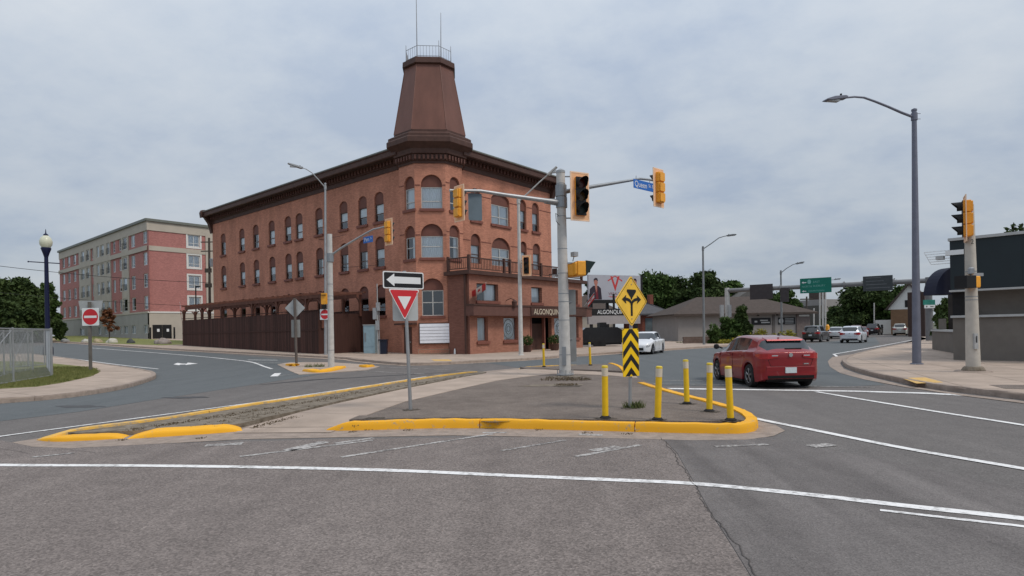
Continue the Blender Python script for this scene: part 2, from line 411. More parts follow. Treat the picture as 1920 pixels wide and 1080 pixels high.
# markings
def line(pts, w, mt=None, off=.010, curve=True): return ribbon('lane_marking', [G(*p).xy for p in pts], w, off, mt or m_white, curve=curve)
line([(-200, 869), (0, 873), (240, 874), (480, 877), (730, 883), (960, 893), (1150, 901), (1300, 908), (1500, 927), (1700, 950), (1920, 974), (2100, 1000)], .145)
line([(1650, 958), (1850, 981), (1920, 989), (2100, 1015)], .07)
line([(1255, 733), (1290, 748), (1340, 766), (1420, 786), (1520, 806), (1700, 842), (1920, 880), (2080, 910)], .15)
line([(1250, 729), (1400, 731), (1600, 734), (1740, 738), (1815, 742)], .34, curve=False)
line([(1195, 720), (1400, 722), (1640, 727)], .12, m_whiteW, curve=False)
line([(1180, 713), (1340, 714)], .10, m_whiteW, curve=False)
line([(1530, 735), (1620, 750), (1760, 773), (1920, 798), (2080, 825)], .14)
line([(-120, 838), (0, 819), (180, 795), (330, 775), (480, 755), (560, 743), (700, 722), (800, 706)], .11)
line([(165, 652), (270, 660), (370, 668), (430, 674), (475, 680), (510, 692)], .16)
line([(100, 668), (160, 676), (230, 685), (297, 692)], .13)
line([(464, 675), (520, 675.5)], .22, curve=False)
line([(514, 706), (521, 700)], .30, curve=False)
line([(520, 705), (600, 697), (640, 695)], .12, m_whiteW, curve=False)
line([(470, 680), (560, 681), (640, 682), (760, 679), (900, 682)], .14, m_whiteW, curve=False)
line([(700, 688), (800, 692), (900, 697)], .14, m_whiteW, curve=False)
line([(640, 694), (760, 700), (830, 703)], .14, m_whiteW, curve=False)
line([(1565, 664), (1600, 658), (1650, 649), (1720, 636)], .16, curve=False)
line([(1563, 664), (1570, 669), (1582, 669)], .14, curve=False)
# turn arrow
def arrow(pts): sheet('painted_arrow', [G(*p).xy for p in pts], .010, m_white)
arrow([(325, 683.5), (333, 680.5), (341, 682), (350, 682.3), (352, 680), (371, 682), (348, 684.5), (348, 683.5), (338, 683.8), (336, 685)])
# worn hatching in front of the island
for a, b, w in (((628, 832), (700, 822), .10), ((540, 845), (610, 829), .22), ((450, 857), (700, 826), .10), ((640, 858), (925, 814), .10), ((940, 846), (1060, 826), .08),
                ((1080, 857), (1200, 835), .10), ((1110, 846), (1160, 838), .16), ((905, 812), (950, 812), .10), ((1085, 815), (1130, 817), .14), ((385, 836), (455, 832), .22), ((1340, 838), (1440, 834), .12), ((60, 858), (140, 850), .10), ((1520, 838), (1560, 834), .2)):
    line([a, b], w, m_whiteW, .009, False)
# scuffs
for a, b, w in (((480, 722), (640, 708), .55), ((300, 746), (395, 745), .5), ((560, 714), (860, 697), .35), ((100, 762), (200, 763), .5)):
    q = [G(*a).xy.lerp(G(*b).xy, i / 12) + Vector((0, random.uniform(-.06, .06))) for i in range(13)]
    Lf, Rt = [], []
    for i, p in enumerate(q):
        ww = w * .5 * math.sin(math.pi * (i + .15) / 12.3); Lf.append(p + Vector((0, ww))); Rt.append(p - Vector((0, ww)))
    sheet('tyre_mark', Lf + Rt[::-1], .007, m_skid)
# ---- kerbs
def kerb(pts, parent, mt, h=.15, w=.2, seg=2.6, inward=1, ramps=(0, 0), name='kerb_stone', wob=.012, curve=True):
    P = smooth_pts(pts, 5) if curve and len(pts) > 2 else [Vector(p).to_2d() for p in pts]
    q = [P[0]]
    for a, b in zip(P, P[1:]):
        n = max(1, int((b - a).length / .35))
        for i in range(1, n + 1): q.append(a.lerp(b, i / n))
    Ls = [0.0]
    for a, b in zip(q, q[1:]): Ls.append(Ls[-1] + (b - a).length)
    tot = Ls[-1]; rings = []
    prof = [(0, 0), (.015, .55), (.045, .88), (.09, 1.0), (.97, 1.0), (1.0, .5)]
    for i, p in enumerate(q):
        d = (q[min(i + 1, len(q) - 1)] - q[max(i - 1, 0)]).normalized(); n = Vector((-d.y, d.x)) * inward
        hh = h
        if ramps[0] and Ls[i] < ramps[0]: hh = h * (.12 + .88 * math.sin(math.pi / 2 * Ls[i] / ramps[0]))
        if ramps[1] and tot - Ls[i] < ramps[1]: hh = h * (.12 + .88 * math.sin(math.pi / 2 * (tot - Ls[i]) / ramps[1]))
        hh *= 1 + random.uniform(-1, 1) * wob * 4
        g = gz(p.x, p.y); jo = random.uniform(-wob, wob) * .6
        ring = []
        for a, z in prof:
            xx = p + n * (a * w + (jo if a < .5 else 0)); ring.append((xx.x, xx.y, g - .02 if z == 0 else g + z * hh))
        rings.append(ring)
    i = 0; out = []
    while i < len(q) - 1:
        j = i
        while j < len(q) - 1 and Ls[j] - Ls[i] < seg: j += 1
        if tot - Ls[j] < seg * .4: j = len(q) - 1
        mb = MB(); sub = [list(r) for r in rings[i:j + 1]]
        d0 = (q[i + 1] - q[i]).normalized() * .010
        sub[0] = [(a + d0.x, b + d0.y, z) for a, b, z in sub[0]]
        d1 = (q[j] - q[j - 1]).normalized() * .010
        sub[-1] = [(a - d1.x, b - d1.y, z) for a, b, z in sub[-1]]
        k = len(prof)
        for r in sub: mb.v += r
        for a in range(len(sub) - 1):
            for b in range(k - 1):
                f = [a * k + b, (a + 1) * k + b, (a + 1) * k + b + 1, a * k + b + 1]
                mb.f.append(f if inward > 0 else f[::-1]); mb.m.append(0)
        mb.f.append([b for b in range(k)]); mb.m.append(0); mb.f.append([(len(sub) - 1) * k + b for b in range(k)][::-1]); mb.m.append(0)
        o = mb.build(name, mt, parent, smooth=True); out.append(o); i = j
    return out
def struct_root(name):
    o = bpy.data.objects.new(name, None); COL.objects.link(o); o['kind'] = 'structure'; return o
isl = struct_root('traffic_island')
near_r = gp((610, 808), (660, 808), (760, 805), (850, 803.5), (980, 805), (1100, 808), (1250, 812), (1370, 814), (1408, 811), (1421, 804), (1418, 796), (1404, 786), (1384, 778), (1340, 765), (1290, 751), (1240, 737), (1204, 724))
far_r = gp((1188, 710), (1176, 702), (1168, 694), (1158, 689), (1148, 686))
far_top = [(1148, 686), (1105, 687), (1050, 688), (1000, 690), (972, 692)]
left_k = gp((893, 701), (850, 706), (780, 716), (700, 729), (600, 746), (480, 764), (380, 781), (250, 801), (150, 814), (68, 825))
near_l1 = gp((66, 826), (100, 829), (160, 827), (232, 823))
near_l2 = gp((238, 824), (300, 820), (380, 815), (420, 812), (456, 809))
kerb(near_r, isl, m_yel, .155, .20, 2.7, 1, (.5, .4))
kerb(far_r, isl, m_yel, .15, .18, 2.7, 1)
kerb(left_k, isl, m_yel2, .13, .2, 3.0, 1, (.3, .8))
kerb(near_l1, isl, m_yel, .075, .34, 3.0, 1, (.5, .3))
kerb(near_l2, isl, m_yel, .105, .46, 3.0, 1, (.45, .3))
kerb(gp(*far_top), isl, m_yel2, .09, .12, 3.0, 1, (0, .5))
apron = gp((22, 830), (60, 838), (130, 841), (230, 836), (330, 831), (460, 824), (620, 821), (850, 817), (1100, 821), (1300, 826), (1400, 825), (1450, 818), (1472, 808), (1455, 798), (1420, 789), (1395, 779), (1340, 763), (1240, 735), (1206, 721), (1190, 707), (1180, 698), (1170, 690), (1160, 685), (1050, 686), (975, 690), (890, 698), (780, 713), (600, 743), (480, 761), (380, 778), (250, 797), (100, 818))
sheet('island_gutter', apron, .006, m_kerb)
TOP = .125
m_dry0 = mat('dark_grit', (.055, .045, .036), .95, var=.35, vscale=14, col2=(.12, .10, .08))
dirtp = gp((120, 819), (160, 813), (250, 799), (380, 779), (480, 762), (600, 744), (700, 727.5), (780, 714.5), (893, 700), (912, 701), (905, 704), (870, 710), (760, 732), (640, 757), (560, 777), (500, 790), (470, 798), (450, 803), (400, 808), (300, 814), (240, 817), (140, 821))
sheet('dirt_strip', dirtp, TOP - .035, m_dirt, isl, None, .1)
surf = gp((655, 799), (668, 793), (704, 778), (760, 756), (850, 735), (960, 712), (1040, 705), (1190, 710), (1204, 720), (1240, 733), (1290, 747), (1340, 761), (1390, 776), (1405, 790), (1400, 801), (1300, 803), (1100, 799), (850, 795), (700, 797))
sheet('island_surface', surf, TOP, m_asphI, isl, None, .12)
sheet('island_surface', gp((1030, 692), (1100, 688), (1150, 687), (1165, 693), (1178, 702), (1100, 699), (1030, 697)), TOP, m_asphI, isl, None, .12)
sheet('island_surface', gp((975, 693), (1030, 692), (1030, 696.5), (990, 697)), TOP, m_asphI, isl, None, .12)
# concrete path crossing the island, slab by slab
pa = [G(*p, TOP).xy for p in ((468, 799), (560, 774), (640, 755), (760, 729), (870, 707), (930, 697), (985, 692), (1050, 694), (1120, 697), (1188, 701))]
pb = [G(*p, TOP).xy for p in ((648, 798), (690, 778), (760, 753), (850, 732), (930, 714), (980, 707), (1040, 701), (1090, 702), (1140, 704), (1196, 709))]
q0, q1 = G(462, 801, .02), G(644, 800, .02)
a1_, b1_ = pa[1], pb[1]; mbr = MB(); mbr.P([(q0.x, q0.y, .018), (q1.x, q1.y, .018), (b1_.x, b1_.y, TOP + .007), (a1_.x, a1_.y, TOP + .007)])
mbr.P([(q0.x, q0.y, .018), (a1_.x, a1_.y, TOP + .007), (a1_.x, a1_.y, -.02), (q0.x, q0.y, -.02)]); mbr.P([(q1.x, q1.y, .018), (q1.x, q1.y, -.02), (b1_.x, b1_.y, -.02), (b1_.x, b1_.y, TOP + .007)]); mbr.build('path_slab', m_conR, isl)
for i in range(1, len(pa) - 1):
    g = .012
    a0, a1, b0, b1 = pa[i], pa[i + 1], pb[i], pb[i + 1]
    da = (a1 - a0).normalized() * g; db = (b1 - b0).normalized() * g
    sheet('path_slab', [a0 + da, b0 + db, b1 - db, a1 - da], TOP + .008, m_conR, isl, None, .1)
sheet('path_apron', [*gp((438, 813), (620, 812)), q1.xy, q0.xy], .014, m_conR, isl)
def blob(name, px, py, off, rx, ry, mt, parent, seed):
    g_ = G(px, py, off); R_ = random.Random(seed); pts = []
    for k in range(26):
        a_ = 2 * math.pi * k / 26; r_ = 1 + R_.uniform(-.32, .3); pts.append((g_.x + rx * r_ * math.cos(a_), g_.y + ry * r_ * math.sin(a_)))
    sheet(name, pts, off, mt, parent, None, .003)
blob('dirt_patch', 1062, 706, TOP + .012, .62, .5, m_dirt, isl, 1); blob('dirt_patch', 1030, 722, TOP + .006, .8, .35, m_dirt, isl, 2); blob('dirt_patch', 1066, 724, TOP + .0065, .4, .22, m_dry0, isl, 3)
for i_, (px_, py_) in enumerate(((1135, 784), (1233, 787), (1288, 757), (1330, 771), (1370, 788), (770, 768), (1181, 765))): blob('dirt_shade_ring', px_, py_, TOP + .006, .17, .15, m_dry0, isl, 10 + i_)  # dark grit rings that also paint contact shading round the post feet
for i_, (px_, py_, w_) in enumerate(((720, 786, .35), (705, 783, .2), (930, 790, .25), (1290, 796, .22))): blob('dirt_patch', px_, py_, TOP + .009, w_, w_ * .35, m_dry0, isl, 30 + i_)
# ---- small island under the left signal pole
isl2 = struct_root('small_traffic_island')
kerb(gp((565, 697), (590, 700), (620, 698), (642, 693), (650, 690)), isl2, m_yel, .14, .45, 3, 1, (.3, .3))
kerb(gp((534, 686), (540, 687), (552, 688), (560, 686)), isl2, m_yel, .14, .4, 3, 1, (.2, .2))
kerb(gp((672, 688), (680, 690), (692, 690), (704, 688)), isl2, m_yel, .14, .4, 3, 1, (.3, .3))
sheet('island_surface', gp((520, 684), (545, 680), (620, 680), (680, 684), (712, 688), (690, 694), (640, 698), (560, 703), (545, 697)), .03, m_conR, isl2, None, .03)
# ---- pavements: raised slabs of concrete with score joints, clipped to a grid
def clip_cell(poly, cx0, cx1, cy0, cy1):
    def cut(P, f, inter):
        o = []
        for i in range(len(P)):
            a, b = P[i - 1], P[i]
            if f(b):
                if not f(a): o.append(inter(a, b))
                o.append(b)
            elif f(a): o.append(inter(a, b))
        return o
    P = poly
    for k, (lim, sg) in enumerate(((cx0, 1), (cx1, -1))):
        P = cut(P, lambda p: (p[0] - lim) * sg >= 0, lambda a, b: (lim, a[1] + (b[1] - a[1]) * (lim - a[0]) / (b[0] - a[0])))
        if len(P) < 3: return []
    for k, (lim, sg) in enumerate(((cy0, 1), (cy1, -1))):
        P = cut(P, lambda p: (p[1] - lim) * sg >= 0, lambda a, b: (a[0] + (b[0] - a[0]) * (lim - a[1]) / (b[1] - a[1]), lim))
        if len(P) < 3: return []
    return P
def pavement(name, pts, cell, yaw, h=.13, mt=None, gap=.012, limit=60, base=None):
    mt = mt or m_conR
    root = struct_root(name)
    pts = [Vector(p).to_2d() for p in pts]
    b = sheet('pavement_base', pts, h - .03, base or m_kerb, root, None, h)
    c, s_ = math.cos(yaw), math.sin(yaw)
    R = [(p.x * c + p.y * s_, -p.x * s_ + p.y * c) for p in pts]
    x0, x1 = min(p[0] for p in R), max(p[0] for p in R); y0, y1 = min(p[1] for p in R), max(p[1] for p in R)
    i = math.floor(x0 / cell)
    while i * cell < x1:
        j = math.floor(y0 / cell)
        while j * cell < y1:
            Q = clip_cell(R, i * cell + gap, (i + 1) * cell - gap, j * cell + gap, (j + 1) * cell - gap)
            j += 1
            if len(Q) < 3: continue
            q = []
            for p in Q:
                if not q or abs(p[0] - q[-1][0]) + abs(p[1] - q[-1][1]) > .02: q.append(p)
            ar = abs(sum(q[k - 1][0] * q[k][1] - q[k][0] * q[k - 1][1] for k in range(len(q)))) / 2
            if len(q) < 3 or ar < .03: continue
            Wd = [(p[0] * c - p[1] * s_, p[0] * s_ + p[1] * c) for p in q]
            try: sheet('paving_slab', Wd, h, mt, root, None, .03)
            except ValueError: pass
        i += 1
    return root
rp = gp((1990, 765), (1920, 750), (1860, 743), (1800, 736), (1740, 728), (1690, 718), (1640, 707), (1605, 697), (1585, 688), (1580, 679), (1595, 670), (1640, 658), (1690, 648), (1745, 637), (1765, 632))
ykb = math.radians(70)
right_poly = list(rp) + [Vector((48, 72)), Vector((30, 40)), Vector((30, 10)), Vector((13, 8))]
rpav = pavement('right_pavement', right_poly, 1.8, ykb)
kerb(rp[::-1], rpav, m_kerb, .145, .17, 3.0, 1)
sheet('kerb_gutter', gp((1920, 757), (1800, 742), (1700, 727), (1620, 712), (1575, 700), (1556, 688), (1552, 678), (1560, 670), (1600, 664), (1582, 672), (1576, 682), (1582, 692), (1610, 702), (1690, 722), (1800, 739), (1920, 753)), .012, m_kerb)
m_tact = mat('tactile_yellow', (.62, .40, .14), .8, var=.15, vscale=8)
sheet('tactile_pad', [G(*p, .13).xy for p in ((1690, 709), (1735, 708), (1768, 717), (1718, 719))], .137, m_tact, rpav, None, .01)
sheet('asphalt_patch', [G(*p, .13).xy for p in ((1855, 722), (1990, 722), (1990, 732), (1885, 729))], .137, m_asphI, rpav, None, .01)
# left corner with grass
lp = gp((-160, 775), (0, 757), (80, 751), (160, 742), (230, 730), (275, 717), (292, 709), (288, 702), (262, 696), (200, 687), (140, 677), (96, 671), (60, 666))
left_poly = list(lp) + [Vector((-60, 40)), Vector((-60, 12))]
lpav = pavement('left_pavement', left_poly, 2.2, math.radians(-35))
kerb(lp[::-1], lpav, m_kerb, .145, .17, 3.0, -1)
grp = [G(*p, .13).xy for p in ((-140, 745), (0, 729), (70, 725), (120, 717), (170, 706), (186, 698), (180, 692), (150, 687), (98, 682), (60, 678))] + [Vector((-50, 38)), Vector((-50, 16))]
sheet('lawn', grp, .150, m_grass, None, 'structure', .03)
# pavement round the hotel corner
hp = gp((96, 641), (200, 648), (330, 657), (450, 663), (560, 669), (650, 674), (705, 681), (760, 685), (830, 684), (900, 680), (985, 676), (1100, 667), (1220, 659), (1330, 652), (1440, 645))
hot_poly = list(hp) + [Vector((34, 76)), Vector((20, 76)), Vector((4, 54)), Vector((-5, 50)), Vector((-32, 72)), Vector((-75, 110))]
hpav = pavement('hotel_pavement', hot_poly, 2.6, YR)
kerb(hp, hpav, m_kerb, .145, .17, 3.0, 1)
sheet('kerb_gutter', [p + Vector((-.1, -.5)) for p in hp] + [p for p in hp[::-1]], .012, m_conR)
sheet('tactile_pad', [G(*p, .13).xy for p in ((808, 674), (842, 674), (848, 677), (815, 677))], .137, m_tact, hpav, None, .01)
# parking area beyond, lawn by the apartments
sheet('parking_lot', [G(1105, 668).xy, G(1330, 652).xy, Vector((40, 82)), Vector((14, 82))], .011, m_conR)
sheet('lawn', gp((60, 640), (120, 642), (220, 647), (300, 650), (345, 648)) + [Vector((-40, 76)), Vector((-50, 84)), Vector((-86, 116)), Vector((-96, 100))], .145, m_grass, None, 'structure', .02)
# weeds: small tufts along the island edges
def tufts(mb, cx, cy, z, r, n, h):
    for _ in range(n):
        a = random.uniform(0, 6.28); d = r * math.sqrt(random.random()); x, y = cx + d * math.cos(a), cy + d * math.sin(a)
        b = random.uniform(0, 6.28); w = random.uniform(.006, .016); hh = h * random.uniform(.4, 1); lx, ly = random.uniform(-.6, .6) * hh, random.uniform(-.6, .6) * hh
        mb.P([(x - w * math.cos(b), y - w * math.sin(b), z), (x + w * math.cos(b), y + w * math.sin(b), z), (x + lx, y + ly, z + hh)])
m_weed = mat('weed_green', (.05, .075, .02), .9, var=.3, vscale=10, col2=(.13, .14, .05))
m_dry = mat('dry_weed', (.07, .052, .03), .95, var=.3, vscale=10, col2=(.16, .12, .075))
mb = MB()
for p, r, n, h in (((1188, 764), .22, 220, .16), ((590, 688), .5, 160, .22)): g = G(*p, TOP); tufts(mb, g.x, g.y, g.z, r, n, h)
single(mb, 'weed_patch', m_weed, G(1188, 764, TOP), 'green weeds growing round the foot of the warning sign post and the left signal pole', 'weeds', kind='stuff')
mb = MB()
for p, r, n, h in (((1040, 712), .5, 200, .07), ((1080, 712), .5, 260, .10), ((1062, 722), .35, 220, .06), ((1050, 708), .5, 200, .06)): g = G(*p, TOP); tufts(mb, g.x, g.y, g.z, r, n, h)
for a, b, n, h, sp in (((640, 757), (470, 800), 260, .025, .06), ((250, 803), (640, 742), 300, .025, .10), ((600, 746), (880, 702), 160, .03, .12), ((660, 797), (960, 713), 160, .025, .05), ((380, 798), (560, 760), 90, .025, .2)):
    A, B = G(*a, TOP), G(*b, TOP)
    for _ in range(n):
        q = A.lerp(B, random.random() ** 1.1); tufts(mb, q.x + random.gauss(0, sp), q.y + random.gauss(0, sp * .6), TOP - .03, .05, 3, h)
for p in ((665, 810), (690, 806), (765, 807), (1008, 806), (1100, 812), (1175, 814), (232, 826), (380, 822)):
    g = G(*p); tufts(mb, g.x, g.y - .04, .01, .10, 26, .022)
single(mb, 'dry_weeds', m_dry, G(640, 757, TOP), 'dry brown moss and weeds along the island kerbs and round the main signal pole', 'weeds', kind='stuff')
# grass blades on the near lawn
mb = MB()
Q = [p for p in grp]
import itertools
def inpoly(x, y, P):
    r = False
    for i in range(len(P)):
        a, b = P[i - 1], P[i]
        if (a[1] > y) != (b[1] > y) and x < (b[0] - a[0]) * (y - a[1]) / (b[1] - a[1]) + a[0]: r = not r
    return r
cnt = 0
while cnt < 9000:
    x, y = random.uniform(-24, -12.5), random.uniform(18.5, 32)
    if inpoly(x, y, Q): tufts(mb, x, y, gz(x, y) + .15, .1, 4, .11); cnt += 1
single(mb, 'lawn_grass', m_grass, (-18, 22, .15), 'uneven green grass on the left street corner behind the pavement', 'grass', kind='stuff')
# ------------------------------------------------------------------ walls with openings
def wall(mb, x0, x1, z0, z1, holes, dep=.28, y=0.0, mi=0, mr=None):
    mr = mi if mr is None else mr
    xs = sorted({x0, x1, *[h[0] for h in holes], *[h[1] for h in holes]}); zs = sorted({z0, z1, *[h[2] for h in holes], *[h[3] for h in holes]})
    xs = [x for x in xs if x0 - 1e-6 <= x <= x1 + 1e-6]; zs = [z for z in zs if z0 - 1e-6 <= z <= z1 + 1e-6]
    for a, b in zip(xs, xs[1:]):
        cx = (a + b) / 2; run = None
        for c, d in zip(zs, zs[1:]):
            cz = (c + d) / 2
            solid = not any(h[0] < cx < h[1] and h[2] < cz < h[3] for h in holes)
            if solid: run = (run[0], d) if run else (c, d)
            if (not solid or d == zs[-1]) and run:
                mb.P([(a, y, run[0]), (b, y, run[0]), (b, y, run[1]), (a, y, run[1])], mi); run = None
    for h in holes:
        xa, xb, za, zt = h[:4]; r = h[4] if len(h) > 4 else 0
        sp = zt - r; e = y + dep
        mb.P([(xa, y, za), (xa, y, sp), (xa, e, sp), (xa, e, za)], mr, True); mb.P([(xb, y, za), (xb, e, za), (xb, e, sp), (xb, y, sp)], mr, True)
        mb.P([(xa, y, za), (xa, e, za), (xb, e, za), (xb, y, za)], mr, True)
        if r == 0: mb.P([(xa, y, zt), (xb, y, zt), (xb, e, zt), (xa, e, zt)], mr, True)
        else:
            A = arc(xa, xb, sp, r)
            for p, q in zip(A, A[1:]):
                mb.P([(p[0], y, p[1]), (q[0], y, q[1]), (q[0], y, zt), (p[0], y, zt)], mi)
                mb.P([(p[0], y, p[1]), (q[0], y, q[1]), (q[0], e, q[1]), (p[0], e, p[1])], mr, True)
    return mb
def arc(xa, xb, sp, r, n=12):
    cx, w = (xa + xb) / 2, (xb - xa) / 2
    return [(cx - w * math.cos(math.pi * i / n), sp + r * math.sin(math.pi * i / n)) for i in range(n + 1)]
def window(root, fr, hole, panel_z=None, dep=.28, w=.06, wide=False, curtain='full', frame=None, sill=True, sm=None, out=0.0, glassm=None, mid=.45, sillw=.12, y=0.0):
    xa, xb, za, zt = hole[:4]; r = hole[4] if len(hole) > 4 else 0
    top = panel_z if panel_z else zt; frame = frame or m_frdark
    a, b = y + dep - .10, y + dep - .03
    mb = MB(fr)
    mb.box(xa, xb, a, b, za, za + w); mb.box(xa, xb, a, b, top - w, top)
    mb.box(xa, xa + w, a, b, za + w, top - w); mb.box(xb - w, xb, a, b, za + w, top - w)
    zm = za + (top - za) * mid
    if mid: mb.box(xa + w, xb - w, a + .005, b - .005, zm - .03, zm + .03)
    if wide: mb.box((xa + xb) / 2 - .035, (xa + xb) / 2 + .035, a - .004, b + .004, za + w, top - w)
    wn = mb.build('window', frame, root)
    mb = MB(fr); yg = y + dep - .065; mb.P([(xa + .02, yg, za + .02), (xb - .02, yg, za + .02), (xb - .02, yg, top - .02), (xa + .02, yg, top - .02)]); mb.build('pane', glassm or m_glass, wn)
    if panel_z and r:
        mb = MB(fr); A = arc(xa, xb, zt - r, r); yp = y + dep - .12
        A = [p for p in A if p[1] >= top - .001]
        pts = [(xa, yp, max(top, min(zt - r, zt)))] if zt - r > top else []
        pl = [(xa, top)] + ([(xa, zt - r)] if zt - r > top else []) + A[1:-1] + ([(xb, zt - r)] if zt - r > top else []) + [(xb, top)]
        mb.prism([(p[0], p[1]) for p in pl], yp, yp + .05); mb.build('arch_panel', m_panel, wn)
    if curtain:
        mb = MB(fr); yc = y + dep - .02
        c0 = za + .02; spans = [(xa, xb)]
        if curtain == 'upper': c0 = zm - .05
        if curtain == 'left': spans = [(xa, xa + (xb - xa) * .42)]
        if curtain == 'right': spans = [(xb - (xb - xa) * .5, xb)]
        if curtain == 'sides': spans = [(xa, xa + (xb - xa) * .3), (xb - (xb - xa) * .38, xb)]
        for s0, s1 in spans:
            n = max(6, int((s1 - s0) / .07))
            for i in range(n):
                p, q = s0 + (s1 - s0) * i / n, s0 + (s1 - s0) * (i + 1) / n
                ya, yb = (yc, yc + .05) if i % 2 else (yc + .05, yc)
                mb.P([(p, ya, c0), (q, yb, c0), (q, yb, top - .02), (p, ya, top - .02)])
        mb.build('curtain', m_curtain, wn)
    if sill:
        mb = MB(fr); mb.box(xa - .12, xb + .12, y - sillw - .01, y + .02, za - .2, za - .003); mb.build('sill', sm or m_trimR, wn)
    return wn
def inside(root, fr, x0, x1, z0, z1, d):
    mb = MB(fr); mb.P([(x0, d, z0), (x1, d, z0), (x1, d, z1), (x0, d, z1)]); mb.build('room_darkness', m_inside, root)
# ------------------------------------------------------------------ corner hotel
V2 = Vector((-6.90, 44.70)); V3 = Vector((-4.66, 44.90)); V1 = V2 + Vector(UL) * 1.77; V4 = V3 + Vector(UR) * 1.74
A_L = V1 + Vector((.658, .753)) * .5; A_R = V4 + Vector((-.772, .635)) * .5
LF = Fr(A_L.x, A_L.y, YL); RF = Fr(A_R.x, A_R.y, YR)
LEN_L, LEN_R = 33.5, 12.1
hotel = thing('corner_hotel', 'red brick hotel with brown octagonal corner tower and dark cornice behind the traffic signals', 'hotel', (V2.x, V2.y, 0))
zf = LF.px(740, 319.5)[1]; zt_ = zf + 1.62
print('frieze z', zf, 'top', LF.px(735, 279, -1.05)[1], RF.px(892, 283, -1.0)[1], 'left end x', LF.px(400, 500)[0], 'right', RF.px(1033, 480)[0])
ZTOP = LF.px(735, 279, -1.05)[1]
# side-street front
colsL = [(413.7, 422.9), (448.6, 458.3), (474.4, 485.2), (504, 515.3), (534.1, 546.1), (555, 567.3), (591.4, 605.9), (637.2, 652.6), (672.6, 688.7), (703, 720.7)]
yt = [(438.7, 478.4), (429.5, 472), (422, 465), (413.5, 458), (405, 452), (399.5, 448), (389.8, 440), (376.8, 430), (366.4, 421.5), (357.5, 415.8)]
def avg(a): return sum(a) / len(a)
r1t = avg([LF.px((c[0] + c[1]) / 2, y[0])[1] for c, y in zip(colsL, yt)]); r1b = avg([LF.px((c[0] + c[1]) / 2, y[1])[1] for c, y in zip(colsL, yt)])
r2t = avg([LF.px(418, 499)[1], LF.px(541, 476)[1], LF.px(712, 442.3)[1]]); r2b = avg([LF.px(418, 541)[1], LF.px(541, 523)[1], LF.px(712, 500)[1]])
r3t = LF.px(712, 534)[1]; r3b = LF.px(712, 592)[1]
print('rows', r1t, r1b, r2t, r2b, r3t, r3b)
WC = avg([LF.px(c[1], 450)[0] - LF.px(c[0], 450)[0] for c in colsL]) / 2; print('win half', WC)
holes = []; spec = []
for c in colsL:
    a, b = LF.px(c[0], 450)[0], LF.px(c[1], 450)[0]; m = (a + b) / 2; hw = WC
    for k, (t, bt) in enumerate(((r1t, r1b), (r2t, r2b), (r3t, r3b))):
        h = (m - hw, m + hw, bt, t, .42); holes.append(h); spec.append((h, k))
mb = MB(LF); wall(mb, -LEN_L, .02, -.6, zf + .3, holes, .22)
mb.build('brick_wall', m_brL, hotel)
for i, (h, k) in enumerate(spec):
    dark = (k == 1 and i // 3 in (6, 7, 8)) or k == 2
    window(hotel, LF, h, h[2] + (h[3] - h[2]) * .60, dep=.22, curtain=None if (k == 2) else ('right' if dark else random.choice(('upper', 'upper', 'full', 'right'))), frame=m_frdark)
inside(hotel, LF, -LEN_L, -.1, 0, zf, .9)
# avenue front, upper floors
def H4(fr, x0, x1, yt_, yb_, yp, rise=None, d=0):
    xm = (x0 + x1) / 2; a = fr.px(x0, (yt_ + yb_) / 2, d)[0]; b = fr.px(x1, (yt_ + yb_) / 2, d)[0]
    t = fr.px(xm, yt_, d)[1]; bt = fr.px(xm, yb_, d)[1]; p = fr.px(xm, yp, d)[1] if yp else None
    r = min((b - a) / 2, t - bt) if rise is None else rise
    return (a, b, bt, t, r), p
q5 = lambda x: 720 + x / 4.697
p5 = lambda y: 270 + y / 4.697
RH = [H4(RF, q5(a), q5(b), p5(t), p5(bt), p5(p), r) for a, b, t, bt, p, r in (
    (765, 850, 380, 660, 462, None), (945, 1105, 435, 742, 540, .55), (1192, 1253, 498, 745, 600, None), (1305, 1365, 528, 768, 620, None),
    (765, 852, 790, 1060, 882, None), (948, 1112, 810, 1075, 912, .95), (1200, 1258, 865, 1095, 958, None), (1312, 1378, 886, 1105, 970, None))]
for b0 in (0, 4):
    row = RH[b0:b0 + 4]; tz = avg([h[0][3] for h in row]); bz = avg([h[0][2] for h in row]); pz = avg([h[1] for h in row])
    for i in range(4): RH[b0 + i] = ((row[i][0][0], row[i][0][1], bz, tz, min(row[i][0][4], (row[i][0][1] - row[i][0][0]) / 2)), pz)
ZD = RF.px(881, 506, -2.6)[1]
print('right rows', RH[0], RH[4], 'deck z', ZD)
mb = MB(RF); wall(mb, -.02, LEN_R, 5.3, zf + .3, [h[0] for h in RH]); mb.build('brick_wall', m_brR, hotel)
for i, (h, p) in enumerate(RH):
    window(hotel, RF, h, p, wide=(i in (1, 5)), curtain='full' if i not in (2, 3) else 'upper', frame=m_frame if i in (1, 5) else m_frdark, mid=.4 if i < 4 else .5, sill=i < 4)
inside(hotel, RF, .1, LEN_R, 5.5, zf, .9)
for i, z in enumerate((RH[0][0][3] - RH[0][0][4], RH[4][0][3] - RH[4][0][4])):
    xs = [-.0] + [v for h in (RH[:4] if i == 0 else RH[4:]) for v in (h[0][0] - .05, h[0][1] + .05)] + [LEN_R]
    for a, b in zip(xs[::2], xs[1::2]): MB(RF).box(a, b, -.025, .01, z - .03, z + .03).build('string_course', m_trimR, hotel)
mb = MB(RF); mb.P([(LEN_R, 0, -.3), (LEN_R, 16, -.3), (LEN_R, 16, zf + 1), (LEN_R, 0, zf + 1)])
mb.build('brick_wall', m_brR, hotel)
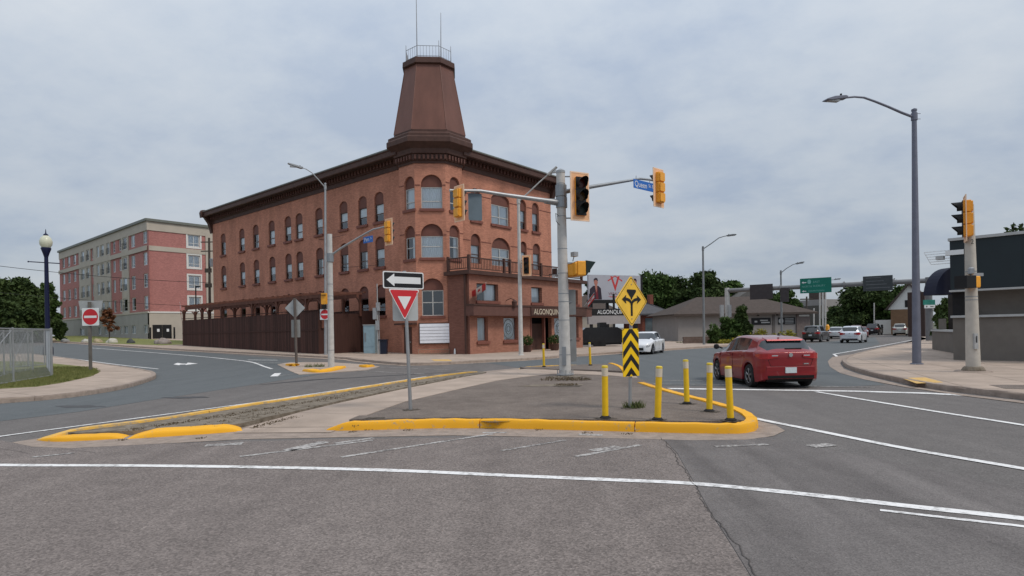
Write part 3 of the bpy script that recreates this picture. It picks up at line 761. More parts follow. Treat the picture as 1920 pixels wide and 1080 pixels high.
mb = MB(LF); mb.P([(-LEN_L, 0, -.6), (-LEN_L, 14, -.6), (-LEN_L, 14, zf + 1), (-LEN_L, 0, zf + 1)], 0, True); mb.build('brick_wall', m_brL, hotel)
mb = MB(); rc = [LF((0, 0, 0)), LF((-LEN_L, 0, 0)), LF((-LEN_L, 14, 0)), RF((LEN_R, 14, 0)), RF((LEN_R, 0, 0)), RF((0, 0, 0))]
mb.P([(p[0], p[1], ZTOP - .25) for p in rc][::-1]); mb.build('flat_roof', m_cap, hotel)
# cornices
m_dent = mat('dentil_brown', (.115, .052, .040), .7, var=.15)
hz = ZTOP - zf
prof = [(0, zf - .03), (.07, zf - .03), (.07, zf + .30), (.20, zf + .36), (.20, zf + .42 + .28), (.34, zf + .78), (.40, zf + .95), (.92, ZTOP - .52), (1.0, ZTOP - .45), (1.0, ZTOP - .10), (1.06, ZTOP - .06), (1.06, ZTOP), (0, ZTOP)]
pu = [p for p in prof]
MB(LF).extr(pu, -LEN_L - .02, .25).build('cornice', m_trim, hotel)
MB(RF).extr(pu, -.25, LEN_R + .02).build('cornice', m_trim, hotel)
for fr, x0, x1 in ((LF, -LEN_L + .3, -.1), (RF, .1, LEN_R - .1)):
    mb = MB(fr); x = x0
    while x < x1:
        mb.box(x, x + .2, -.36, -.19, zf + .42, zf + .76); x += .42
    mb.build('dentils', m_dent, hotel, stuff=True)
    MB(fr).box(x0 - .3, x1 + .2, -1.09, .0, ZTOP + .004, ZTOP + .10).build('roof_flashing', m_cap, hotel)
for fr, x0, x1 in ((LF, -LEN_L - .35, -LEN_L + .12), (RF, LEN_R - .1, LEN_R + .35)):     # scrolled ends
    e = [(0, zf - 1.0), (.12, zf - 1.0), (.22, zf - .5), (.42, zf + .1), (.85, zf + .7), (1.18, ZTOP - .6), (1.25, ZTOP - .05), (1.12, ZTOP + .22), (.8, ZTOP + .28), (0, ZTOP + .2)]
    MB(fr).extr(e, x0, x1).build('cornice_bracket', m_trim, hotel)
# octagonal corner tower
C0 = (V2 + V3) / 2 + Vector((-.089, .996)) * 2.36
OV = [V1, V2, V3, V4]; OV = OV + [2 * C0 - p for p in OV]       # eight corners
def ring(sc, z): return [(C0.x + (p.x - C0.x) * sc, C0.y + (p.y - C0.y) * sc, z) for p in OV]
zoct = Fr(V2.x, V2.y, math.atan2((V3 - V2).y, (V3 - V2).x)).px(810, 305)[1]
faces = []
for a, b in ((V1, V2), (V2, V3), (V3, V4)):
    d = b - a; faces.append((Fr(a.x, a.y, math.atan2(d.y, d.x)), d.length))
fl, ff, frr = faces[0][0], faces[1][0], faces[2][0]
q3 = lambda x: 700 + x / 6
TH = {0: [H4(fl, q5(178), q5(268), p5(285), p5(578), p5(390)), H4(fl, q5(182), q5(272), p5(720), p5(1015), p5(822))],
      1: [H4(ff, q5(325), q5(512), p5(268), p5(568), p5(375)), H4(ff, q5(325), q5(520), p5(702), p5(1000), p5(808)), H4(ff, q3(545), q3(790), 521.7, 592, 544)],
      2: [H4(frr, q5(580), q5(668), p5(292), p5(590), p5(395)), H4(frr, q5(578), q5(668), p5(715), p5(1010), p5(816))]}
zoct2 = zoct
for k in range(3):
    fr, ln = faces[k]; hs = [h[0] for h in TH[k]]
    if k == 0:
        a, b = fr.px(725, 640)[0], fr.px(741, 640)[0]
    mb = MB(fr); wall(mb, -.0, ln, -.4, zoct2 + .1, hs)
    mb.build('tower_wall', (m_brL, m_brF, m_brR)[k], hotel)
    for j, (h, p) in enumerate(TH[k]):
        window(hotel, fr, h, p, wide=(k == 1 and j == 2), curtain=('full', 'full', None)[j] if k == 1 else ('full', 'right')[j] if k == 0 else 'sides', frame=m_frame, mid=.35 if j == 0 else .52, sillw=.1)
    inside(hotel, fr, .05, ln - .05, 0, zoct2, .8)
mb = MB()      # hidden sides of the drum
for i in (3, 4, 5, 6, 7):
    a, b = OV[i], OV[(i + 1) % 8]; mb.P([(a.x, a.y, -.4), (b.x, b.y, -.4), (b.x, b.y, zoct2 + .3), (a.x, a.y, zoct2 + .3)])
mb.build('tower_wall', m_brF, hotel)
# string courses on the tower
for fr, ln, xs in ((fl, faces[0][1], TH[0]), (ff, faces[1][1], TH[1]), (frr, faces[2][1], TH[2])):
    for h, p in xs[:2]:
        z = h[3] - h[4]; MB(fr).box(0, h[0] - .04, -.03, .01, z - .03, z + .03).build('string_course', m_trimR, hotel); MB(fr).box(h[1] + .04, ln, -.03, .01, z - .03, z + .03).build('string_course', m_trimR, hotel)
def octloft(rings, name, mt, parent=None):
    mb = MB(); n = 8
    for sc, z in rings: mb.v += ring(sc, z)
    for i in range(len(rings) - 1):
        for j in range(n): mb.f.append([i * n + j, i * n + (j + 1) % n, (i + 1) * n + (j + 1) % n, (i + 1) * n + j]); mb.m.append(0)
    mb.f.append(list(range(n))[::-1]); mb.m.append(0); mb.f.append([(len(rings) - 1) * n + j for j in range(n)]); mb.m.append(0)
    return mb.build(name, mt, parent or hotel)
def fz(py, d=0.0, px=810): return ff.px(px, py, d)[1]
z0 = zoct2
zc1 = fz(285); zc2 = fz(246, -.8); 
octloft([(1.0, z0 - .05), (1.03, z0 - .05), (1.04, z0 + .12), (1.09, z0 + .16), (1.09, z0 + .55), (1.15, z0 + .62), (1.17, z0 + .95), (1.32, z0 + 1.25), (1.36, z0 + 1.32), (1.36, z0 + 1.66), (1.31, z0 + 1.78), (1.31, z0 + 1.95), (1.20, z0 + 2.12), (1.13, z0 + 2.18), (1.13, z0 + 2.34)], 'tower_cornice', m_trim)
mb = MB()
for i in range(4):
    for a, b in ((V1, V2), (V2, V3), (V3, V4)):
        pass
for a, b in ((V1, V2), (V2, V3), (V3, V4)):
    a2 = C0 + (a - C0) * 1.09; b2 = C0 + (b - C0) * 1.09; d = b2 - a2; f2 = Fr(a2.x, a2.y, math.atan2(d.y, d.x)); m2 = MB(f2); x = .12
    while x < d.length - .1: m2.box(x, x + .15, -.15, .02, z0 + .2, z0 + .5); x += .31
    o = len(mb.v); mb.v += m2.v; mb.f += [[i + o for i in f] for f in m2.f]; mb.m += m2.m
mb.build('dentils', m_dent, hotel, stuff=True)
ZR0, ZR1 = z0 + 2.34, fz(124, 1.0)
print('tower', z0, 'roof', ZR0, ZR1)
S0, S1 = 1.11, .735
for j in range(8):                      # sheet-metal roof panels in courses
    mb = MB(); NC = 9
    for c in range(NC):
        t0, t1 = c / NC, (c + 1) / NC; s0, s1 = S0 + (S1 - S0) * t0, S0 + (S1 - S0) * t1; za, zb = ZR0 + (ZR1 - ZR0) * t0, ZR0 + (ZR1 - ZR0) * t1
        A = [ring(s0 + .022, za)[k] for k in (j, (j + 1) % 8)]; B = [ring(s1 + .022, zb)[k] for k in (j, (j + 1) % 8)]; I = [ring(s1, zb)[k] for k in (j, (j + 1) % 8)]; Bt = [ring(s0, za)[k] for k in (j, (j + 1) % 8)]
        mb.P([A[0], A[1], B[1], B[0]]); mb.P([B[0], B[1], I[1], I[0]]); mb.P([Bt[0], Bt[1], A[1], A[0]])
    mb.build('roof_panel', m_roofmetal, hotel)
    for k in (.2, .4, .6, .8):
        a_, b_ = [Vector(v) for v in (ring(S0 + .018, ZR0)[j], ring(S0 + .018, ZR0)[(j + 1) % 8])]; c_, d_ = [Vector(v) for v in (ring(S1 + .018, ZR1)[j], ring(S1 + .018, ZR1)[(j + 1) % 8])]
        if j in (7, 0, 1, 2, 3) and (a_ - b_).length > 1.2: MB().tube([a_.lerp(b_, k), c_.lerp(d_, k)], .012, 4).build('standing_seam', m_roofmetal, hotel)
for j in range(8):
    MB().tube([ring(S0 + .02, ZR0)[j], ring(S1 + .02, ZR1)[j]], .035, 6).build('hip_rib', m_roofmetal, hotel)
octloft([(S1 + .05, ZR1 - .02), (S1 + .10, ZR1 + .03), (S1 + .09, ZR1 + .42), (S1 + .02, ZR1 + .52)], 'tower_cap', m_trim)
zc = ZR1 + .52
cr = thing('roof_railing', 'thin metal railing crowning the flat top of the brown tower', 'railing', (C0.x, C0.y, zc))
mb = MB(); rr_ = ring(S1 - .02, zc); rt = ring(S1 - .02, zc + .85)
for j in range(8):
    a, b = Vector(rr_[j]), Vector(rr_[(j + 1) % 8]); up = Vector((0, 0, .85))
    for k in (0.12, 1): mb.tube([a + up * k, b + up * k], .02, 5)
    nb = max(2, int((b - a).length / .22))
    for k in range(1, nb): p = a.lerp(b, k / nb); mb.tube([p, p + up], .012, 4)
m_rail = mat('pale_railing_metal', (.30, .31, .33), .5, .3)
mb.build('railing_bars', m_rail, cr, stuff=True)
for j in range(8): MB().tube([rr_[j], (rr_[j][0], rr_[j][1], zc + 1.25)], [.04, .02], 6).build('railing_post', m_rail, cr)
for pxx, pyt, lb in ((780, -40, 'taller thin antenna mast on the left of the tower top'), (826.5, 24, 'shorter thin antenna mast on the right of the tower top')):
    Y = C0.y - .6; b = at(pxx + (2 if pxx < 800 else 0), 108, Y); t = at(pxx, pyt, Y); b.z = zc
    single(MB().tube([b, t], [.05, .02], 6), 'antenna_mast', m_rail, b, lb, 'antenna')
# door, letter board and bike rack on the tower front
dfr = LF
a, b = LF.px(727, 640)[0], LF.px(741, 640)[0]
mb = MB(fl); xa, xb = -.05 + .25, 1.1
mb = MB(fl); mb.box(.28, 1.15, -.05, .02, 0, 2.15); d_ = mb.build('side_door', m_trim, hotel)
MB(fl).box(.62, .86, -.062, -.045, 1.55, 1.8).build('door_notice', m_signw, d_)
MB(fl).box(1.02, 1.07, -.10, -.045, .98, 1.1).build('handle', m_galv, d_)
mb = MB(fl); mb.box(-.35, 1.75, -.45, .0, 2.32, 2.46); mb.build('door_canopy', m_trim, hotel)
lbx0, lbx1 = ff.px(787, 625)[0], ff.px(845, 625)[0]; lz1, lz0 = ff.px(815, 607)[1], ff.px(815, 643)[1]
board = thing('letter_board', 'blank white ruled letter board in a dark frame under the tower window', 'sign board', ff(((lbx0 + lbx1) / 2, -.1, lz0)))
MB(ff).box(lbx0 - .06, lbx1 + .12, -.16, .0, lz0 - .08, lz1 + .08).build('board_frame', m_trim, board)
m_lb = mat('letter_board_face', (.82, .84, .90), .4, var=.05)
MB(ff).box(lbx0 + .02, lbx1, -.185, -.15, lz0, lz1).build('board_face', m_lb, board)
mb = MB(ff)
for i in range(1, 6): z = lz0 + (lz1 - lz0) * i / 6; mb.box(lbx0 + .02, lbx1, -.2, -.18, z - .012, z + .012)
mb.build('letter_rails', m_galv, board)
bx = ff.px(785, 650)[0]
rk = thing('bench_rail', 'low worn metal scrollwork railing standing under the white letter board', 'railing', ff((bx, -.3, .13)))
mb = MB(ff)
for i in range(12):
    x = bx + .1 + i * .17; mb.tube([(x, -.3, .13), (x + .06, -.3, .42), (x + .12, -.3, .13)], .016, 5)
mb.tube([(bx, -.3, .5), (bx + 2.2, -.3, .48)], .02, 5); mb.tube([(bx, -.3, .2), (bx + 2.2, -.3, .2)], .02, 5); mb.tube([(bx, -.3, .1), (bx, -.3, .55)], .02, 5); mb.tube([(bx + 2.2, -.3, .1), (bx + 2.2, -.3, .5)], .02, 5)
mb.build('rails', mat('rusty_paint', (.25, .20, .15), .7, var=.3), rk)
# ------------------------------------------------------------------ podium with balcony on the avenue side
K = Vector((-3.0, 43.7)); K0 = Vector((-4.62, 44.75))
dk = K - K0; PF = Fr(K0.x, K0.y, math.atan2(dk.y, dk.x)); PL_ = dk.length
PR = Fr(K.x, K.y, YR); LEN_P = PR.px(1092, 600)[0]
ZP = PR.px(882, 508)[1]
print('podium len', LEN_P, 'z', ZP, PL_)
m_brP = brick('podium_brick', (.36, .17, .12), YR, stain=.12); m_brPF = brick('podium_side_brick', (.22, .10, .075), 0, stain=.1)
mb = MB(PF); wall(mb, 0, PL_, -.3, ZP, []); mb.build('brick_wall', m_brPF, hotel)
q4 = lambda x: 870 + x / 5.143
p4 = lambda y: 470 + y / 5.143
PU = [H4(PR, q4(a), q4(b), p4(t), p4(bt), None, 0) for a, b, t, bt in ((122, 330, 310, 484), (650, 752, 355, 502), (1000, 1098, 385, 520))]
PD = [H4(PR, q4(a), q4(b), p4(t), p4(bt), None, 0) for a, b, t, bt in ((130, 232, 640, 870), (383, 520, 640, 868), (640, 785, 632, 950), (872, 1000, 650, 850), (1040, 1105, 660, 835))]
ut, ub = avg([h[0][3] for h in PU]), avg([h[0][2] for h in PU]); dt_, db_ = avg([h[0][3] for h in PD]), avg([PD[i][0][2] for i in (0, 1, 3, 4)])
PUh = [(h[0][0], h[0][1], ub, ut) for h in PU]; PDh = [(h[0][0], h[0][1], .12 if i == 2 else db_, dt_) for i, h in enumerate(PD)]
PDh[2] = (PDh[2][0], PDh[2][1] + .9, .12, dt_)
mb = MB(PR); wall(mb, 0, LEN_P, -.3, ZP, PUh + PDh, .35); mb.P([(LEN_P, 0, -.3), (LEN_P, 2.6, -.3), (LEN_P, 2.6, ZP), (LEN_P, 0, ZP)]); mb.build('brick_wall', m_brP, hotel)

for i, h in enumerate(PUh): window(hotel, PR, h, curtain=('right', 'full', 'full')[i], frame=m_frdark, dep=.35, mid=0, wide=False, sill=True)
for i, h in enumerate(PDh):
    if i == 2: continue
    w_ = window(hotel, PR, h, curtain='full' if i != 1 else 'full', frame=m_trimR, dep=.35, mid=0)
    if i in (1, 3):
        cx, cz, rx, rz = (h[0] + h[1]) / 2, (h[2] + h[3]) / 2, (h[1] - h[0]) * .36, (h[3] - h[2]) * .42; mb = MB(PR)
        for k in (1, .55, .3): mb.tube([(cx + rx * k * math.cos(t * .5236 / 2), .24, cz + rz * k * math.sin(t * .5236 / 2)) for t in range(25)], .022, 4, cap=False)
        mb.build('leaded_oval', m_cap, w_)
inside(hotel, PR, .1, LEN_P - .1, .1, ZP - .3, 1.4)
h = PDh[2]; mb = MB(PR); mb.box(h[0] + .1, h[0] + 1.15, .8, .86, .12, 2.3); mb.box(h[0] + 1.2, h[1] - .1, .8, .86, .12, 2.3); mb.build('entrance_door', m_trim, hotel)
mb = MB(PR)
for x in (h[0] + .0, h[0] + (h[1] - h[0]) * .62): mb.box(x, x + .14, -.05, .2, .12, dt_)
mb.build('entrance_post', m_trimR, hotel)
m_canopy = mat('dark_canopy_brown', (.125, .060, .048), .7, var=.15)
# canopy band over the ground floor
cz1 = PR.px(q4(90), p4(528), -.7)[1]; cz0 = PR.px(q4(90), p4(625), -.7)[1]; cx0 = PR.px(q4(88), p4(580), -.7)[0]
print('canopy', cz0, cz1, cx0, 'win', PUh[0], PDh[0])
MB(PR).box(cx0, LEN_P + .4, -.75, .0, cz0, cz1).build('canopy_band', m_canopy, hotel)
MB(PR).box(cx0 - .04, LEN_P + .45, -.80, .0, cz1 + .003, cz1 + .12).build('canopy_cap', m_trim, hotel)
sx0 = PR.px(999, 583, -.75)[0]
MB(PR).box(sx0 - .3, LEN_P * .96, -.84, -.752, cz0 + .05, cz1 - .03).build('sign_fascia', m_trim, hotel)
m_gold = mat('cream_lettering', (.62, .55, .42), .5, var=.05)
MB(PR).text('ALGONQUIN HOTEL', .62, sx0 + .02, -.852, (cz0 + cz1) / 2 - .02, align='LEFT', wide=.92).build('sign_lettering', m_gold, hotel)
MB(PR).box(-.35, LEN_P + .35, -.35, .12, ZP - .24, ZP + .02).build('balcony_cornice', m_trim, hotel)
MB(PF).box(-.1, PL_ + .25, -.35, .12, ZP - .241, ZP + .018).build('balcony_cornice', m_trim, hotel)
mb = MB(PR); mb.slab([(-.2, -.1), (LEN_P + .1, -.1), (LEN_P + .1, 2.7), (-.2, 2.7)], ZP + .03, ZP + .08); mb.build('balcony_deck', m_trim, hotel)
MB(PF).box(PL_ - .36, PL_ - .20, -.16, -.0, .1, ZP - .25).build('drainpipe', m_trim, hotel)
# balcony rail
rail = thing('balcony_railing', 'dark brown timber balustrade round the first floor balcony of the hotel', 'railing', (K.x, K.y, ZP + .08))
zr = ZP + .08
for fr, ln in ((PR, LEN_P), (PF, PL_)):
    mb = MB(fr); x0 = 0 if fr is PR else .1
    mb.box(x0, ln, -.06, .04, zr + .86, zr + .94); mb.box(x0, ln, -.04, .02, zr + .10, zr + .16); mb.build('handrail', m_trim, rail)
    mb = MB(fr); x = x0 + .15
    while x < ln: mb.box(x, x + .035, -.03, .005, zr + .16, zr + .86); x += .17
    mb.build('balusters', m_trim, rail, stuff=True)
for x in (0, 3.9, 4.6, 8.6, LEN_P - .05): MB(PR).box(x - .09, x + .09, -.11, .07, zr - .04, zr + 1.08).build('newel_post', m_trim, rail)
MB(PF).box(.0, .16, -.11, .07, zr - .04, zr + 1.05).build('newel_post', m_trim, rail)
for xx, yy, lb in ((LEN_P - 3.0, 1.0, 'left dark patio chair on the far end of the hotel balcony'), (LEN_P - 1.9, 1.2, 'right dark patio chair on the far end of the hotel balcony')):
    ch = thing('patio_chair', lb, 'chair', PR((xx, yy, zr)))
    MB(PR).box(xx - .25, xx + .25, yy - .25, yy + .25, zr + .42, zr + .46).build('seat', m_black, ch)
    MB(PR).box(xx + .22, xx + .26, yy - .25, yy + .25, zr + .46, zr + .95).build('backrest', m_black, ch)
    for a in (-.23, .23):
        for b in (-.23, .23): MB(PR).tube([(xx + a, yy + b, zr), (xx + a, yy + b, zr + .43)], .018, 5).build('leg', m_black, ch)
# wall lamp and camera on podium, planters at the entrance
lx, lz = PR.px(q4(452), p4(540), -.5)
lamp = thing('wall_lantern', 'dark wall lantern fixed above the canopy band of the hotel', 'lamp', PR((lx, -.3, lz)))
MB(PR).lathe([(.05, 0), (.16, .08), (.2, .42), (.22, .46), (.04, .62)], (lx, -.85, lz - .1), 8).build('lantern_body', m_trim, lamp)
MB(PR).tube([(lx, -.05, lz + .5), (lx, -.5, lz + .62), (lx, -.85, lz + .5)], .03, 6).build('bracket', m_trim, lamp)
def planter(px, py, r, lb):
    g = G(px, py, .13); th = thing('entrance_planter', lb, 'planter', g, 'planters by the hotel entrance')
    MB().lathe([(r * .7, 0), (r, .45), (r * 1.08, .48), (r * .95, .5)], g, 14).build('pot', m_trim, th)
    mb = MB()
    for _ in range(420):
        d = Vector((random.gauss(0, 1), random.gauss(0, 1), random.gauss(0, 1))).normalized() * random.uniform(.5, 1); p = g + Vector((d.x * r * 1.25, d.y * r * 1.25, .85 + d.z * .42)); leaf(mb, p, .07)
    mb.build('foliage', m_leafd, th)
def leaf(mb, p, s):
    a = Vector((random.gauss(0, 1), random.gauss(0, 1), random.gauss(0, 1))).normalized(); b = a.cross(Vector((random.gauss(0, 1), random.gauss(0, 1), random.gauss(0, 1)))).normalized() * s; a = a * s * 1.3
    mb.P([tuple(p - a), tuple(p - b * .6), tuple(p + a), tuple(p + b * .6)])
m_leafd = mat('dark_foliage', (.014, .030, .008), .8, var=.4, vscale=.7, col2=(.075, .110, .032), spec=.2)
m_leafm = mat('mid_green_foliage', (.024, .050, .012), .8, var=.4, vscale=1.2, col2=(.075, .125, .030), spec=.2)
m_leafy = mat('yellow_green_foliage', (.16, .15, .02), .85, var=.3, vscale=2, col2=(.36, .33, .05), spec=.2)
m_leafr = mat('reddish_foliage', (.10, .035, .02), .85, var=.3, vscale=2, col2=(.20, .09, .04), spec=.2)
planter(988, 660, .42, 'round planter with bushy plants left of the hotel entrance')
planter(1040, 657, .42, 'round planter with bushy plants right of the hotel entrance')
# flags
def flag(fr, x, y, z, ang, lb, s=1.0, leafy=True):
    o = fr((x, y, z)); th = thing('flag', lb, 'flag', o)
    f = fr.sub(x, y); d = Vector((-math.cos(ang), 0, math.sin(ang)))
    MB(Fr(o[0], o[1], 0, o[2])).tube([(0, 0, 0), tuple(d * -1.3 * s)], .02, 5).build('flagpole', m_signw, th)
# ------------------------------------------------------------------ deck fence and pergola along the side street
off = 5.0
DF = LF.sub(0, -off)
xe = DF.px(343, 625)[0]; zt0 = DF.px(345, 600)[1]; zt1 = DF.px(560, 588)[1]
xr = DF.px(597, 640)[0]; zfence = (zt0 + zt1) / 2
print('fence', xe, xr, zt0, zt1, 'base', DF.px(345, 650)[1], DF.px(660, 662)[1], gz(*DF((xe, 0, 0))[:2]), gz(*DF((xr, 0, 0))[:2]))
deck = thing('deck_fence', 'long dark brown board fence of the raised hotel deck beside the side street', 'fence', DF(((xe + xr) / 2, 0, gz(*DF(((xe + xr) / 2, 0, 0))[:2]))))
def ledge(x): g = gz(*DF((x, 0, 0))[:2]); return g
for f2_, a2_, b2_ in ((LF.sub(0, -1.3), 0, 0),):
    xa2, xb2 = f2_.px(596, 640)[0], f2_.px(679, 640)[0]; q_ = xa2
    while q_ < xb2: MB(f2_).box(q_ + .004, q_ + .137, -.02, .03, -.1, zfence + .15 + random.uniform(-.01, .01)).build('fence_board', m_fence, deck); q_ += .145
    MB(f2_).box(xb2, xb2 + .06, -.03, 1.28, -.1, zfence + .14).build('fence_end', m_fence, deck)
x = xe; bw = .145
n_ = 0; x_sh = DF.px(560, 600)[0]
protos = {}
while x < xr:
    g = ledge(x); top = zfence + (0.0 if x < x_sh else .12)
    MB(DF).box(x + .006, x + bw - .006, -.02 - (n_ % 2) * .004, .03, g + .0, top + random.uniform(-.012, .012)).build('fence_board', m_fence, deck)
    x += bw; n_ += 1
MB(DF).box(xe, xr, -.06, .05, zfence * .52 + .25, zfence * .52 + .35).build('fence_rail', m_fence, deck)
MB(DF).box(xe - .05, xr, -.09, .09, zfence + .125, zfence + .17).build('fence_cap', m_fence, deck)
MB(DF).box(xe - .06, xe - .005, -.02, 4.5, 0, zfence).build('fence_end', m_fence, deck)
MB(DF).box(xr + .005, xr + .06, -.02, 4.5, -.1, zfence - .1).build('fence_end', m_fence, deck)
MB(DF).box(xe + .1, xr - .1, .1, 4.9, zfence - 1.3, zfence - 1.2).build('deck_floor', m_fence, deck)
perg = thing('pergola', 'red brown timber pergola with curved braces above the deck fence', 'pergola', DF(((xe + xr) / 2, .3, 1)))
zb = DF.px(560, 562, .3)[1]; print('pergola z', zb, DF.px(400, 571, .3)[1])
def post(x, d=.3):
    MB(DF).box(x - .10, x + .10, d - .10, d + .10, zfence - 1.2, zb).build('post', m_perg, perg)
    for sgn in (-1, 1):
        pts = [(x + sgn * (.07 + .75 * (1 - math.cos(t * math.pi / 2 / 6))), d, zb - .85 + .80 * math.sin(t * math.pi / 2 / 6)) for t in range(7)]
        MB(DF).tube(pts, .07, 6).build('brace', m_perg, perg)
posts = [DF.px(p, 590, .3)[0] for p in (345, 379, 416, 474, 520, 575, 604)] 
for x in posts: post(x)
for x in [DF.px(p, 590, 2.6)[0] for p in (366, 392, 440, 500)]: post(x, 2.6)
MB(DF).box(xe, posts[-1] + 1.2, .20, .40, zb, zb + .26).build('beam', m_perg, perg)
MB(DF).box(xe, posts[-1] + 1.2, 2.50, 2.70, zb, zb + .26).build('beam', m_perg, perg)
x = xe + .2
while x < posts[-1] + 1: MB(DF).box(x, x + .06, -.15, 3.2, zb + .264, zb + .42).build('rafter', m_perg, perg); x += .95
# separate arched gate pergola right of the signal poles
DF0 = DF; DF = LF.sub(0, -1.7); gx0, gx1 = DF.px(645, 600, .3)[0], DF.px(676, 600, .3)[0]; gzb = DF.px(660, 552, .3)[1]
arch_ = thing('pergola_gateway', 'brown timber gateway with round arch at the street end of the deck', 'pergola', DF(((gx0 + gx1) / 2, .3, .2)))
for x in (gx0, gx1): MB(DF).box(x - .08, x + .08, .2, .36, zfence - .3, gzb).build('post', m_perg, arch_)
MB(DF).box(gx0 - .5, gx1 + .6, .18, .42, gzb, gzb + .16).build('beam', m_perg, arch_)
cx = (gx0 + gx1) / 2; hw = (gx1 - gx0) / 2 - .08
MB(DF).tube([(cx + hw * math.cos(math.pi * t / 12), .3, gzb - hw - .05 + hw * math.sin(math.pi * t / 12)) for t in range(13)], .05, 5).build('arch', m_perg, arch_)
# ------------------------------------------------------------------ poles, signals and signs
def P0(px, py, off=.13): return G(px, py, off)
def rounded(w, h, r, n=4):
    o = []
    for cx, cz, a0 in ((w - r, h - r, 0), (-w + r, h - r, 90), (-w + r, -h + r, 180), (w - r, -h + r, 270)):
        for i in range(n + 1): t = math.radians(a0 + 90 * i / n); o.append((cx + r * math.cos(t), cz + r * math.sin(t)))
    return o[::-1]
def outline(mb, pts, y0, y1, cx=0, cz=0, s=1.0, mi=0): mb.prism([(cx + p[0] * s, cz + p[1] * s) for p in pts], y0, y1, mi)
def signal(name, c, yaw, sc, label, back=True, n=3, group='traffic signal heads', heads=None):
    """signal head with its centre at c; its lenses look along local -Y"""
    th = thing(name, label, 'traffic light', (c[0], c[1], c[2] - sc * .175 * n), group)
    f = Fr(c[0], c[1], yaw, c[2]); S_ = .35 * sc
    for i in range(n):
        z = (n / 2 - .5 - i) * S_
        mb = MB(f); w = .165 * sc; outline(mb, rounded(w, S_ / 2 - .006, .03 * sc, 3), -.09 * sc, .10 * sc, 0, z)
        mb.prism([(p[0] * .82, z + p[1] * .82) for p in rounded(w, S_ / 2, .04 * sc, 3)], .10 * sc, .15 * sc)
        h = mb.build('housing', m_sigy, th)
        mb = MB(f); r = .145 * sc; ri = r * .93
        for k in range(13):      # tunnel visor, open underneath
            a0, a1 = math.radians(-42 + 264 * k / 13), math.radians(-42 + 264 * (k + 1) / 13)
            L0 = .27 * sc; fl0 = L0 * (.45 + .55 * max(0, math.sin(a0))); fl1 = L0 * (.45 + .55 * max(0, math.sin(a1)))
            A = [(r * math.cos(a0), -.09 * sc, z + r * math.sin(a0)), (r * math.cos(a1), -.09 * sc, z + r * math.sin(a1)), (r * math.cos(a1), -.09 * sc - fl1, z + r * math.sin(a1)), (r * math.cos(a0), -.09 * sc - fl0, z + r * math.sin(a0))]
            mb.P(A)
        mb.build('visor', m_black, h)
        mb = MB(f); mb.tube([(0, -.088 * sc, z), (0, -.105 * sc, z)], r * .9, 16); mb.build('lens', (m_lr, m_la, m_lg)[i] if n == 3 else m_lr, h)
    if back:
        mb = MB(f); W_, Hh = .30 * sc, n * S_ / 2 + .14 * sc
        outline(mb, rounded(W_, Hh, .03 * sc), -.035 * sc, -.022 * sc); mb.build('backplate', m_plate, th)
        mb = MB(f)      # dark face of the housing inside the plate
        outline(mb, rounded(.168 * sc, n * S_ / 2, .03 * sc), -.096 * sc, -.0905 * sc); mb.build('door_face', m_black, th)
        mb = MB(f); b_ = .035 * sc
        mb.box(-W_, W_, -.042 * sc, -.018 * sc, Hh - b_, Hh + .002); mb.box(-W_, W_, -.042 * sc, -.018 * sc, -Hh - .002, -Hh + b_); mb.box(-W_ - .002, -W_ + b_, -.042 * sc, -.018 * sc, -Hh + b_, Hh - b_); mb.box(W_ - b_, W_ + .002, -.042 * sc, -.018 * sc, -Hh + b_, Hh - b_)
        mb.build('backplate_border', m_plateB, th)
    else:
        mb = MB(f); outline(mb, rounded(.168 * sc, n * S_ / 2, .03 * sc), -.096 * sc, -.0905 * sc); mb.build('door_face', m_black, th)
    return th, f
m_lr = mat('dark_red_lens', (.05, .008, .006), .25, var=0); m_la = mat('dark_amber_lens', (.06, .028, .004), .25, var=0); m_lg = mat('dark_green_lens', (.004, .012, .010), .4, var=0)
def bands(root, base, top, ts, r0, r1, w=.012):
    for t in ts:
        p = base.lerp(top, t); r = r0 + (r1 - r0) * t
        MB().tube([p - Vector((0, 0, w)), p + Vector((0, 0, w))], r + .006, 16).build('steel_strap', m_greyp, root)
RAD = math.radians
m_blackgreen = mat('dark_green_black', (.012, .026, .024), .5)
# main concrete pole on the island
b = P0(1060, 703, .15); t = at(1051, 322, b.y)
print('main pole', b, t.z)
mp_ = thing('signal_pole', 'thick grey concrete signal pole on the island carrying two long mast arms', 'pole', b)
r0, r1 = .205, .150
MB().tube([b - Vector((0, 0, .1)), b.lerp(t, .5), t], [r0, (r0 + r1) / 2, r1], 24).build('shaft', m_conpole, mp_, smooth=True)
MB().lathe([(r1 + .012, -.05), (r1 + .012, .03), (.05, .10), (.02, .11)], t, 20).build('pole_cap', m_galv, mp_)
MB().lathe([(.30, 0), (.30, .04), (.24, .06)], b + Vector((0, 0, .0)), 20).build('base_plate', m_galv, mp_)
for k in range(8):
    a = k * math.pi / 4; q = b + Vector((.27 * math.cos(a), .27 * math.sin(a), .03)); MB().tube([q, q + Vector((0, 0, .16))], .018, 6).build('anchor_bolt', m_galv, mp_)
bands(mp_, b, t, (.10, .27, .36, .40, .50, .62, .78, .89, .94), r0, r1)
MB().box(b.x - .12, b.x + .02, b.y - .225, b.y - .19, b.z + .35, b.z + 1.0).build('hand_hole_cover', m_greyp, mp_)
